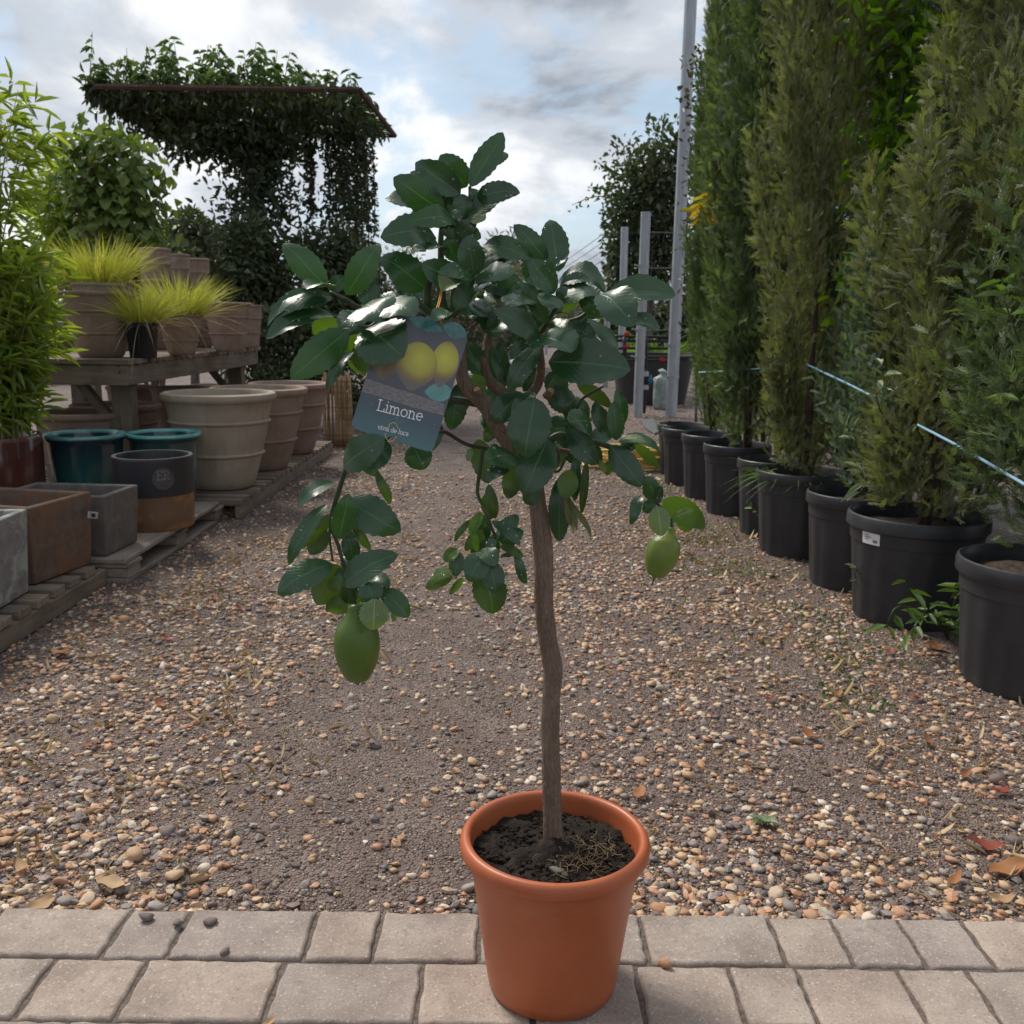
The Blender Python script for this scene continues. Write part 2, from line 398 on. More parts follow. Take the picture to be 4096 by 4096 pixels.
for j, r in enumerate(rows):
    for i in range(len(r) - 1):
        me, cx, cy = paver_mesh(r[i], r[i + 1], rowY[j + 1], rowY[j], j * 100 + i)
        o = link('paver', me, pav, M['paver']); o.location = (cx, cy, 0)

# ---- gravel
def stone_variants(sub, n, seed):
    out_ = []
    for k in range(n):
        bm = bmesh.new(); bmesh.ops.create_icosphere(bm, subdivisions=sub, radius=1)
        rr = random.Random(seed + k); off = Vector((rr.uniform(0, 50), k * 7.1, 2))
        fl = rr.uniform(.32, .75); el = rr.uniform(.5, 1)
        for vtx in bm.verts:
            q = vtx.co * (1 + .55 * mnoise.noise(vtx.co * 1.1 + off) + .16 * mnoise.noise(vtx.co * 2.6 + off))
            vtx.co = Vector((q.x, q.y * el, q.z * fl))
        bm.verts.index_update()
        V = np.array([vtx.co[:] for vtx in bm.verts]); Q = np.array([[x.index for x in f.verts] for f in bm.faces]); bm.free()
        out_.append((V, Q))
    return out_
rg = np.random.default_rng(11)
def dens(x, y):
    """how thick the loose gravel lies: wheel track bare, edges thick"""
    a = mnoise.noise((x * 2.1 + 3, y * 1.5, 4)) * .5 + mnoise.noise((x * 5.5, y * 4.1, 8)) * .3
    bare = math.exp(-(((x + .26 + .03 * (y - 1.5)) / .26) ** 2)) * (1.0 if y < 3.0 else .55)
    bare2 = .7 * math.exp(-(((x - .72) / .12) ** 2 + ((y - 1.95) / .16) ** 2))
    edge = .35 * math.exp(-((y - 1.46) / .05) ** 2)
    strong = .35 * math.exp(-(((x + .78) / .22) ** 2)) + .25 * math.exp(-(((x - .35) / .3) ** 2))
    return max(.10, min(1, .52 + a + strong - .62 * bare - .4 * bare2 + edge))
def scatter_stones(n, ylo, yhi, xlo, xhi, smin, smax, p=2.2, power=1.0):
    pts = []
    while len(pts) < n:
        x = rg.uniform(xlo, xhi); y = ylo + (yhi - ylo) * rg.random() ** power
        if rg.random() < dens(x, y):
            s = smin + (smax - smin) * rg.random() ** p
            pts.append((x, y, hz(x, y), s))
    return np.array(pts)
sv = stone_variants(1, 8, 100)
def stones_mesh(S, name):
    Vs, Qs, Rs, Sm = [], [], [], []; b = 0
    idx = rg.integers(0, len(sv), len(S))
    for k, (V, Q) in enumerate(sv):
        T = S[idx == k]; m = len(T)
        if not m: continue
        a = rg.uniform(0, 2 * math.pi, m); ca, sa = np.cos(a)[:, None], np.sin(a)[:, None]
        tl = rg.normal(0, .25, (m, 1)); s = T[:, 3:4]
        X = V[:, 0][None] * s; Y = V[:, 1][None] * s; Z = V[:, 2][None] * s
        X, Z = X - Z * tl, Z + X * tl
        xx = X * ca - Y * sa + T[:, 0:1]; yy = X * sa + Y * ca + T[:, 1:2]; zz = Z + T[:, 2:3] + s * .22
        Vs.append(np.stack([xx, yy, zz], 2).reshape(-1, 3))
        Qs.append((Q[None] + (np.arange(m) * len(V))[:, None, None] + b).reshape(-1, 3)); b += m * len(V)
        Rs.append(np.repeat(rg.random(m), len(V))); Sm.append(np.full(m * len(Q), k % 3 == 0))
    me = np_mesh(name, np.concatenate(Vs), np.concatenate(Qs), True, np.concatenate(Rs))
    me.polygons.foreach_set('use_smooth', np.concatenate(Sm)); return me
S = np.concatenate([scatter_stones(23000, 1.44, 3.3, -1.75, 1.35, .0020, .0125, 2.3, 1.3), scatter_stones(17000, 3.2, 6.2, -1.7, 1.3, .003, .012, 1.8, 1.25), scatter_stones(5000, 6.0, 12, -2.2, 2.2, .005, .016, 1.6, 1.2)])
gravel = link('gravel', stones_mesh(S, 'gravel'), None, M['stone'])
def grit_points(n):
    P_ = np.stack([rg.uniform(-1.6, 1.3, n), 1.44 + 1.7 * rg.random(n) ** 1.3, np.zeros(n), .0014 + .0040 * rg.random(n) ** 1.8], 1)
    P_[:, 2] = [hz(x, y) for x, y in P_[:, :2]]; return P_
M['grit'] = NT('dirt_grit'); _t = M['grit']; M['grit'] = _t.set(_t.ramp(_t.rnd(), [(0, (.115, .079, .065)), (.5, (.20, .142, .118)), (.8, (.29, .216, .182)), (1, (.40, .32, .27))]), .9, None, .3)
grit = link('dirt_grit', stones_mesh(grit_points(14000), 'dirt_grit'), None, M['grit']); tag(grit, 'fine brown grit and clods on the bare dirt', 'grit', kind='stuff')
tag(gravel, 'loose mixed tan and grey gravel strewn over the dirt', 'gravel', kind='stuff')
bs = [link('stone', np_mesh('stone', V, Q, True), ground, M['stone']) for V, Q in stone_variants(2, 10, 400)]
used = set()
big = np.concatenate([scatter_stones(215, 1.445, 2.6, -1.25, 1.1, .009, .0185, 2.0, 1.5), scatter_stones(70, 2.5, 3.8, -1.3, 1.1, .012, .02, 2.0)])
for i, (x, y, z, s) in enumerate(big):
    k = i % 10
    o = bs[k] if k not in used else bs[k].copy()
    if k in used: COL.objects.link(o)
    used.add(k)
    o.location = (x, y, z + s * .25); o.scale = (s, s, s); o.rotation_euler = (rg.normal(0, .25), rg.normal(0, .25), rg.uniform(0, 6.28))
# single stones lying on the paving
for (u, v, s, rz) in ((210, 922, .012, 1), (178, 922, .008, 2), (224, 952, .010, 4), (664, 963, .013, 2.2), (146, 917, .012, .3)):
    o = link('loose_stone', bs[int(u) % 10].data, None); p = GP(u, v, .028)
    o.location = (p.x, p.y, .0235 + s * .45); o.scale = (s, s, s); o.rotation_euler = (0, .2, rz)
    tag(o, 'small loose stone lying on the concrete paving', 'stone', 'stones dropped on the paving')

# straw and dry bits
n = 2600
P = scatter_stones(n, 1.45, 4.2, -1.5, 1.3, 0, 1)
keep = np.array([mnoise.noise((p[0] * 3, p[1] * 2.4, 21)) + (.25 if p[0] < -.5 else 0) + (.2 if p[0] > .65 else 0) > .12 for p in P]); P = P[keep]; n = len(P)
Pp = P[:, :3] + np.array([0, 0, .007]); a = rg.uniform(0, 6.28, n)
Dd = np.stack([np.cos(a), np.sin(a), rg.normal(.02, .12, n)], 1)
st = foliage('straw_litter', M['straw'], Pp, Dd, np.tile([0, 0, 1.0], (n, 1)) + rg.normal(0, .3, (n, 3)), rg.uniform(.012, .055, n), rg.uniform(.001, .0026, n), None, .1, .1, 3)
tag(st, 'dry straw and twig bits scattered over the gravel', 'litter', kind='stuff')
nb = 5200
P = scatter_stones(nb, 1.45, 5.5, -1.6, 1.3, 0, 1); a = rg.uniform(0, 6.28, nb)
lt = foliage('leaf_litter', M['deadleaf'], P[:, :3] + np.array([0, 0, .006]), np.stack([np.cos(a), np.sin(a), rg.normal(0, .2, nb)], 1), np.tile([0, 0, 1.0], (nb, 1)) + rg.normal(0, .5, (nb, 3)), rg.uniform(.004, .014, nb), rg.uniform(.003, .009, nb), None, .2, .2, 4)
tag(lt, 'crumbled brown leaf fragments among the gravel', 'leaf litter', kind='stuff')
# whole fallen leaves
def curled_leaf_mesh(name, L, W, curl, seed, nt_=8):
    rr = random.Random(seed); vs = []; uv = []; fs = []
    for i in range(nt_ + 1):
        t = i / nt_; w_ = W / 2 * math.sin(math.pi * min(1, max(0, t)) ** .9) ** .8 + .0004
        for j in (-1, -.5, 0, .5, 1):
            vs.append((L * (t - .5), w_ * j, curl * L * ((2 * t - 1) ** 2) * .6 + abs(j) ** 1.5 * w_ * (.35 + .3 * math.sin(t * 9 + seed)) + rr.uniform(-.0008, .0008)))
            uv.append((t, j / 2 + .5))
    for i in range(nt_):
        for j in range(4): fs.append((i * 5 + j, (i + 1) * 5 + j, (i + 1) * 5 + j + 1, i * 5 + j + 1))
    return np_mesh(name, np.array(vs), np.array(fs), True, None, np.array(uv))
fl = [curled_leaf_mesh('fallen_leaf', 1, rw, cu, k) for k, (rw, cu) in enumerate(((.45, .25), (.5, .1), (.4, .4), (.55, .2), (.35, .3)))]
flm = [M['deadleaf'], leafmat('dead_leaf_red', (.26, .06, .04), (.34, .12, .07), .5, .2, .4, (1.2, 1, .7)), leafmat('dead_leaf_tan', (.42, .26, .13), (.5, .34, .2), .65, .2, .3, (1.1, 1, .8))]
spots = [(985, 845, .075, 1), (1010, 868, .085, 0), (1000, 900, .05, 2), (770, 702, .045, 1), (838, 697, .05, 0), (810, 739, .055, 0), (935, 649, .07, 0), (930, 745, .05, 0), (110, 885, .06, 2), (62, 655, .09, 0), (168, 640, .05, 1), (215, 599, .05, 1), (180, 612, .05, 0), (640, 796, .05, 0),
         (955, 940 - 60, .05, 0), (880, 800, .04, 2), (40, 905, .055, 2), (22, 868, .05, 2), (915, 700, .045, 1), (700, 610, .04, 0), (760, 640, .045, 0), (730, 590, .04, 1), (260, 575, .05, 0), (310, 520, .05, 2), (290, 545, .04, 0), (160, 705, .045, 0), (1000, 790, .05, 1), (965, 775, .045, 0), (890, 655, .04, 1), (370, 745, .035, 0), (845, 900, .04, 0), (420, 545, .06, 2), (250, 645, .035, 1), (90, 745, .045, 0), (268, 1020, .028, 2), (240, 610, .045, 1)]
for i, (u, v, L, mi) in enumerate(spots):
    on = v > 912
    me = fl[i % 5].copy(); me.materials.clear(); me.materials.append(flm[mi])
    o = bpy.data.objects.new('fallen_leaf', me); COL.objects.link(o)
    p = GP(u, v, .03 if on else .008); o.location = (p.x, p.y, (.0245 if on else hz(p.x, p.y) + .011)); o.scale = (L, L, L)
    o.rotation_euler = (rg.normal(0, .15), rg.normal(0, .15), rg.uniform(0, 6.28))
    tag(o, ['curled brown fallen leaf lying on the gravel path', 'reddish fallen leaf lying on the gravel path', 'tan dry fallen leaf lying on the ground'][mi], 'fallen leaf', ['brown fallen leaves', 'red fallen leaves', 'tan fallen leaves'][mi])
# ================================================================== TERRACOTTA-COLOURED POT WITH LEMON TREE
def m_plastic_terracotta():
    t = NT('terracotta_plastic'); c = t.coord('Object')
    a = t.noise(c, 14, 5, .6); s = t.noise(c, 500, 2, .6)
    sp = t.n('ShaderNodeSeparateXYZ'); t.l(c, sp.inputs[0])
    col = t.ramp(a, [(.3, (.375, .094, .034)), (.7, (.43, .114, .044))])
    sc_ = t.math('MULTIPLY', t.ramp(t.noise(t.coord('Object', (30, 30, 260)), 1.0, 3, .5), [(.70, (0,) * 3), (.78, (1,) * 3)]), .35)
    col = t.mix(sc_, col, (.56, .24, .13))
    dust = t.ramp(t.noise(c, 22, 6, .7), [(.5, (0,) * 3), (.8, (.35,) * 3)])
    col = t.mix(dust, col, (.42, .16, .08))
    return t.set(col, t.ramp(a, [(.3, (.36,) * 3), (.7, (.48,) * 3)]), t.bump(t.math('ADD', s, t.math('MULTIPLY', a, .6)), .12, .0012), .42)
M['tplast'] = m_plastic_terracotta()
def m_soil():
    t = NT('potting_soil'); c = t.coord('Object')
    a = t.noise(c, 55, 7, .75); b = t.noise(c, 210, 4, .7)
    col = t.ramp(a, [(.3, (.010, .0075, .006)), (.55, (.030, .022, .017)), (.75, (.070, .051, .037))])
    col = t.mix(t.ramp(b, [(.66, (0,) * 3), (.74, (.6,) * 3)]), col, (.12, .085, .05))
    return t.set(col, .95, t.bump(t.math('ADD', a, b), .9, .006), .25)
M['soil'] = m_soil()
def m_bark(name, lo, hi, scale=1.0, rough=.85):
    t = NT(name); c = t.coord('Object', (70 * scale, 70 * scale, 9 * scale)); c2 = t.coord('Object')
    a = t.noise(c, 1.6, 6, .65, .4); b = t.noise(c2, 35 * scale, 4)
    cr = t.voro(t.coord('Object', (60 * scale, 60 * scale, 14 * scale)), 4, 'DISTANCE_TO_EDGE')
    col = t.mix(t.ramp(cr, [(.0, (.6,) * 3), (.08, (0,) * 3)]), t.ramp(a, [(.3, lo), (.7, hi)]), tuple(x * .45 for x in lo))
    col = t.mix(t.ramp(b, [(.5, (0,) * 3), (.75, (.5,) * 3)]), col, tuple(x * 1.25 for x in hi))
    return t.set(col, rough, t.bump(t.math('ADD', a, t.math('MULTIPLY', cr, 1.5)), .7, .0035), .3)
M['bark'] = m_bark('lemon_bark', (.13, .088, .062), (.225, .165, .122))
M['twig'] = simple('green_twig', (.035, .055, .020), .5, .35, 60, .2, .0006)
M['darktwig'] = simple('dark_twig', (.045, .036, .026), .7, .35, 60, .3, .0008)
UND = (.060, .105, .038)
M['lf_olive'] = leafmat('lemon_leaf_olive', (.034, .070, .012), (.052, .092, .016), .34, .24, .5, (1.3, 1.5, .25), (.06, .10, .025), veins=True, coat=.12)
M['lf_dark'] = leafmat('lemon_leaf', (.013, .048, .016), (.025, .074, .024), .30, .13, .62, (1.3, 1.7, .35), UND, veins=True, coat=.12)
M['lf_green'] = leafmat('lemon_leaf_green', (.018, .062, .016), (.028, .084, .021), .32, .18, .58, (1.3, 1.6, .3), UND, veins=True, coat=.12)
M['lf_young'] = leafmat('lemon_leaf_young', (.055, .115, .014), (.080, .150, .020), .36, .34, .45, (1.2, 1.4, .25), (.085, .15, .025), veins=True, coat=.12)
M['lf_pale'] = leafmat('lemon_leaf_pale', (.10, .17, .055), (.15, .21, .08), .4, .25, .5, (1.1, 1.3, .5), (.16, .21, .09), veins=True, coat=.12)
M['lf_dry'] = leafmat('lemon_leaf_wilted', (.16, .17, .085), (.24, .23, .12), .6, .25, .3, (1.1, 1.1, .6), (.19, .19, .11))

TY = 1.285                                    # distance of the trunk
POTX, POTZ = GP(554.3, 838, .247).x, .0245
pot = empty('plant_pot', (POTX, TY - .005, POTZ), 0, 'terracotta coloured plastic pot holding the lemon tree on the paving', 'plant pot'); pot.location.y -= .018; pot.scale = (.988, .988, 1.055)
prof = [(.0, .004), (.072, .004), (.076, 0), (.089, .0), (.0945, .004), (.0975, .02), (.1195, .172), (.1205, .1745), (.1216, .1765), (.1255, .198), (.1262, .201),
        (.131, .2005), (.1345, .202), (.1372, .206), (.1380, .2125), (.1368, .2190), (.1335, .2232), (.1290, .2246), (.1245, .2232), (.1222, .2195), (.1212, .213), (.117, .17), (.113, .145)]
MB().lathe(prof, 96).build('pot_body', M['tplast'], pot, True)
# soil: lumpy disc
vs, fs = [], []; NR, NA = 26, 84
for i in range(NR + 1):
    for k in range(NA):
        r = .1195 * i / NR; a = 2 * math.pi * k / NA; x, y = r * math.cos(a), r * math.sin(a)
        z = .199 + .009 * mnoise.noise((x * 22, y * 22, 1)) + .008 * mnoise.noise((x * 60, y * 60, 4)) + .0035 * mnoise.noise((x * 150, y * 150, 2)) - .006 * (r / .1195) ** 3 + .012 * math.exp(-(r / .03) ** 2)
        vs.append((x, y, z))
fs = [(i * NA + k, i * NA + (k + 1) % NA, (i + 1) * NA + (k + 1) % NA, (i + 1) * NA + k) for i in range(NR) for k in range(NA)]
link('soil', np_mesh('soil', np.array(vs), np.array([(f[0], f[3], f[2], f[1]) for f in fs]), True), pot, M['soil'])
rq = np.random.default_rng(8)
cr_V = []; cr_S = []
n = 1700
r = .116 * np.sqrt(rq.random(n)); a = rq.uniform(0, 6.28, n)
Ssoil = np.stack([r * np.cos(a), r * np.sin(a), .199 - .006 * (r / .12) ** 3 + rq.normal(0, .002, n), .0012 + .0040 * rq.random(n) ** 2.5], 1)
tmp_rg = rg; rg = rq
o = link('soil_crumbs', stones_mesh(Ssoil, 'soil_crumbs'), pot, M['soil']); o['kind'] = 'stuff'; rg = tmp_rg
mb = MB()
rr = random.Random(3)
for k in range(75):     # fine pale roots to the right of the stem
    x = rr.gauss(.045, .028); y = rr.gauss(-.03, .03)
    if math.hypot(x, y) > .105: continue
    p = Vector((x, y, .204)); pts = [p.copy()]
    d = rr.uniform(0, 6.28)
    for q in range(4):
        d += rr.uniform(-1, 1); p = p + Vector((math.cos(d) * .007, math.sin(d) * .007, rr.uniform(-.002, .003))); pts.append(p.copy())
    mb.tube(pts, .00045, 4, 2)
o = mb.build('root_fibres', simple('root_fibre', (.20, .135, .07), .8, .3, 60), pot, True); o['kind'] = 'stuff'
_m = bs[3].data.copy(); _m.materials.clear(); _m.materials.append(simple('grey_pebble', (.13, .13, .10), .7, .35, 90, .3)); o = link('stone', _m, pot); o.location = (.004, -.062, .203); o.scale = (.013, .008, .008); o.rotation_euler = (.1, .2, -.6)

tree = empty('lemon_tree', (POTX, TY - .005, POTZ + .2), 0, 'small grafted lemon tree with glossy leaves and green fruit in terracotta coloured pot', 'tree')
TREE_INV = Matrix.Translation(-Vector(tree.location))
def tpart(name, me, mats):
    me.transform(TREE_INV); return link(name, me, tree, mats)
TILES = {1: (258.5, 216.5), 2: (358.5, 125), 3: (458.5, 216.5), 4: (258.5, 425), 5: (408.5, 375), 6: (533.5, 362.5)}
def T(tile, x, y): return TILES[tile][0] + x / 8, TILES[tile][1] + y / 8
def TP(tile, x, y, dy=0.0): return DP(*T(tile, x, y), TY + dy)
def FP(x, y, dy=0.0): return DP(x * K, y * K, TY + dy)      # whole-picture 1932 grid

# trunk
tr = [FP(1045, 1600), FP(1043, 1545), FP(1040, 1450), FP(1038, 1360), FP(1041, 1300), FP(1043, 1262), FP(1034, 1210), FP(1026, 1140), FP(1026, 1085), FP(1024, 1030), FP(1019, 985), FP(1012, 935), FP(1003, 880), FP(985, 855)]
trr = [.0150, .0138, .0134, .0132, .0130, .0137, .0134, .0130, .0130, .0138, .0128, .0122, .0120, .0115]
tpart('trunk', MB().tube(tr, trr, 20, 6, .10).mesh('trunk', True), M['bark'])
def limb(name, pts, r, mat='bark', seg=10, wob=.1):
    tpart(name, MB().tube(pts, r, seg, 5, wob).mesh(name, True), M[mat])
limb('branch', [FP(985, 855), TP(5, 800, 540), TP(5, 700, 400), TP(5, 610, 240), TP(5, 480, 110), TP(5, 425, 0), TP(3, 20, 1100), TP(2, 800, 1700), TP(2, 750, 1540)], [.0115, .011, .0108, .0105, .0102, .009, .008, .007, .006])
limb('branch', [FP(1003, 880, .005), TP(5, 980, 560, .03), TP(5, 940, 380, .035), TP(5, 850, 260, .03), TP(5, 740, 130, .02), TP(5, 660, 60, .02), TP(3, 210, 1180, .02), TP(3, 230, 1000, .03), TP(3, 260, 860, .02)], [.0105, .009, .0085, .0085, .008, .0075, .006, .005, .004])
limb('branch', [FP(1003, 880, .0), TP(5, 1050, 520, .02), TP(3, 560, 1500, .02), TP(3, 640, 1330, .01), TP(3, 660, 1200), TP(3, 650, 1050), TP(3, 660, 930), TP(3, 740, 860)], [.010, .008, .007, .0065, .0055, .005, .0042, .0035])
limb('twig', [TP(3, 430, 1400, .01), TP(3, 470, 1330), TP(3, 520, 1280), TP(3, 580, 1285)], [.003, .0028, .0025, .002], 'darktwig', 7)
# crown stems
limb('stem', [TP(2, 750, 1540), TP(2, 680, 1450), TP(2, 665, 1300), TP(2, 660, 1100), TP(2, 660, 900), TP(2, 680, 700), TP(2, 700, 590), TP(2, 760, 545)], [.006, .0055, .005, .0042, .0036, .003, .0026, .002], 'twig', 8)
limb('stem', [TP(2, 750, 1540), TP(2, 770, 1300), TP(2, 790, 1050), TP(2, 815, 900), TP(2, 850, 740), TP(2, 890, 600), TP(2, 890, 490)], [.005, .0046, .0042, .0036, .003, .0026, .002], 'twig', 8)
limb('stem', [TP(2, 545, 1500, .01), TP(2, 548, 1400, .01), TP(2, 555, 1290, .01), TP(2, 600, 1180, .01)], [.0055, .005, .005, .004], 'twig', 8)
limb('stem', [TP(2, 740, 1540), TP(2, 850, 1420, -.02), TP(2, 900, 1290, -.03), TP(2, 925, 1210, -.03)], [.004, .0034, .003, .0024], 'twig', 8)
limb('stem', [TP(2, 870, 1640), TP(2, 960, 1570), TP(2, 1040, 1500)], [.0022, .002, .0018], 'bark', 6)
limb('stem', [TP(3, 660, 930), TP(3, 720, 830, -.02), TP(3, 790, 700, -.03), TP(3, 790, 630, -.03)], [.004, .0034, .003, .0024], 'twig', 8)
limb('stem', [TP(3, 740, 860), TP(3, 950, 820), TP(3, 1050, 740), TP(3, 1130, 640)], [.003, .003, .0025, .002], 'twig', 8)
# limb carrying the left cluster
limb('stem', [TP(2, 750, 1540), TP(1, 1400, 790, .0), TP(1, 1240, 680, -.01), TP(1, 1040, 720, -.02), TP(1, 830, 735, -.03), TP(1, 700, 665, -.04), TP(1, 570, 605, -.04)], [.005, .0042, .0038, .0034, .003, .0026, .002], 'twig', 8)
limb('stem', [TP(1, 1040, 720, -.02), TP(1, 900, 880, -.03), TP(1, 740, 850, -.04), TP(1, 610, 800, -.04), TP(1, 530, 720, -.04)], [.003, .0025, .002, .0018, .0012], 'twig', 7)
# hanging branch with the large fruit
limb('stem', [TP(5, 610, 240, .01), TP(5, 300, 200, .01), TP(1, 1200, 1600, .0), TP(4, 990, 130, -.03), TP(4, 840, 200, -.06), TP(4, 720, 310, -.07), TP(4, 645, 520, -.07), TP(4, 595, 680, -.07), TP(4, 578, 800, -.07), TP(4, 640, 970, -.07), TP(4, 690, 1155, -.07), TP(4, 740, 1290, -.07), TP(4, 775, 1440, -.07)], [.006, .005, .0045, .004, .0036, .0034, .0032, .003, .0026, .0024, .0023, .0022, .0022], 'twig', 8)
limb('twig', [TP(4, 578, 800, -.07), TP(4, 568, 890, -.07), TP(4, 595, 1090, -.07)], [.002, .0018, .0014], 'twig', 6)
# middle bare twig and its hanging spray
limb('stem', [TP(5, 215, 462, -.01), TP(5, 290, 455, -.01), TP(5, 400, 520), TP(5, 500, 565), TP(5, 700, 590), TP(5, 860, 570), FP(990, 850)], [.0018, .0024, .0025, .0026, .0026, .003, .0034], 'darktwig', 8)
limb('stem', [TP(5, 592, 590, -.01), TP(5, 572, 740, -.02), TP(5, 556, 870, -.02), TP(5, 558, 970, -.02), TP(5, 620, 1090, -.03), TP(5, 660, 1210, -.03), TP(5, 690, 1290, -.03), TP(5, 680, 1400, -.03), TP(5, 600, 1440, -.03)], [.0026, .0025, .0026, .0024, .0022, .002, .0022, .002, .0015], 'twig', 8)
# right hand branch with the small fruit
limb('stem', [FP(1000, 870), TP(5, 1180, 490), TP(5, 1330, 520, .0), TP(5, 1520, 545, .0), TP(5, 1640, 590, .0), TP(6, 740, 760, .0), TP(6, 870, 900, .0), TP(6, 985, 1120, .0), TP(6, 1060, 1200, .0), TP(6, 1098, 1260, .0), TP(6, 1100, 1330, .0)], [.006, .0055, .005, .0042, .0036, .0032, .0028, .0024, .0022, .0022, .0022], 'twig', 8)
limb('stem', [TP(5, 1180, 600, .01), TP(5, 1300, 615, .01), TP(5, 1420, 640, .01)], [.004, .0035, .003], 'bark', 7)
limb('twig', [TP(6, 340, 470), TP(6, 345, 400), TP(6, 375, 310), TP(6, 450, 250), TP(6, 560, 190)], [.0024, .0022, .002, .0022, .0015], 'darktwig', 6)
limb('twig', [TP(5, 1120, 740, .0), TP(5, 1200, 770, .0), TP(5, 1270, 640, .0)], [.002, .002, .0015], 'twig', 6)
# cut stubs
for (t_, x, y, x2, y2) in ((5, 575, 175, 548, 120), (5, 1105, 165, 1135, 128)):
    limb('pruned_stub', [TP(t_, x, y), TP(t_, x2, y2, -.015)], [.0055, .005], 'bark', 10)
    me = MB().lathe([(.0001, .0), (.0046, .0)], 12).mesh('cut_face'); me.transform(Matrix.Translation(TP(t_, x2, y2, -.0155)) @ Matrix.Rotation(rad(90), 4, 'X'))
    tpart('cut_face', me, simple('cut_wood', (.45, .26, .12), .7, .2, 80))

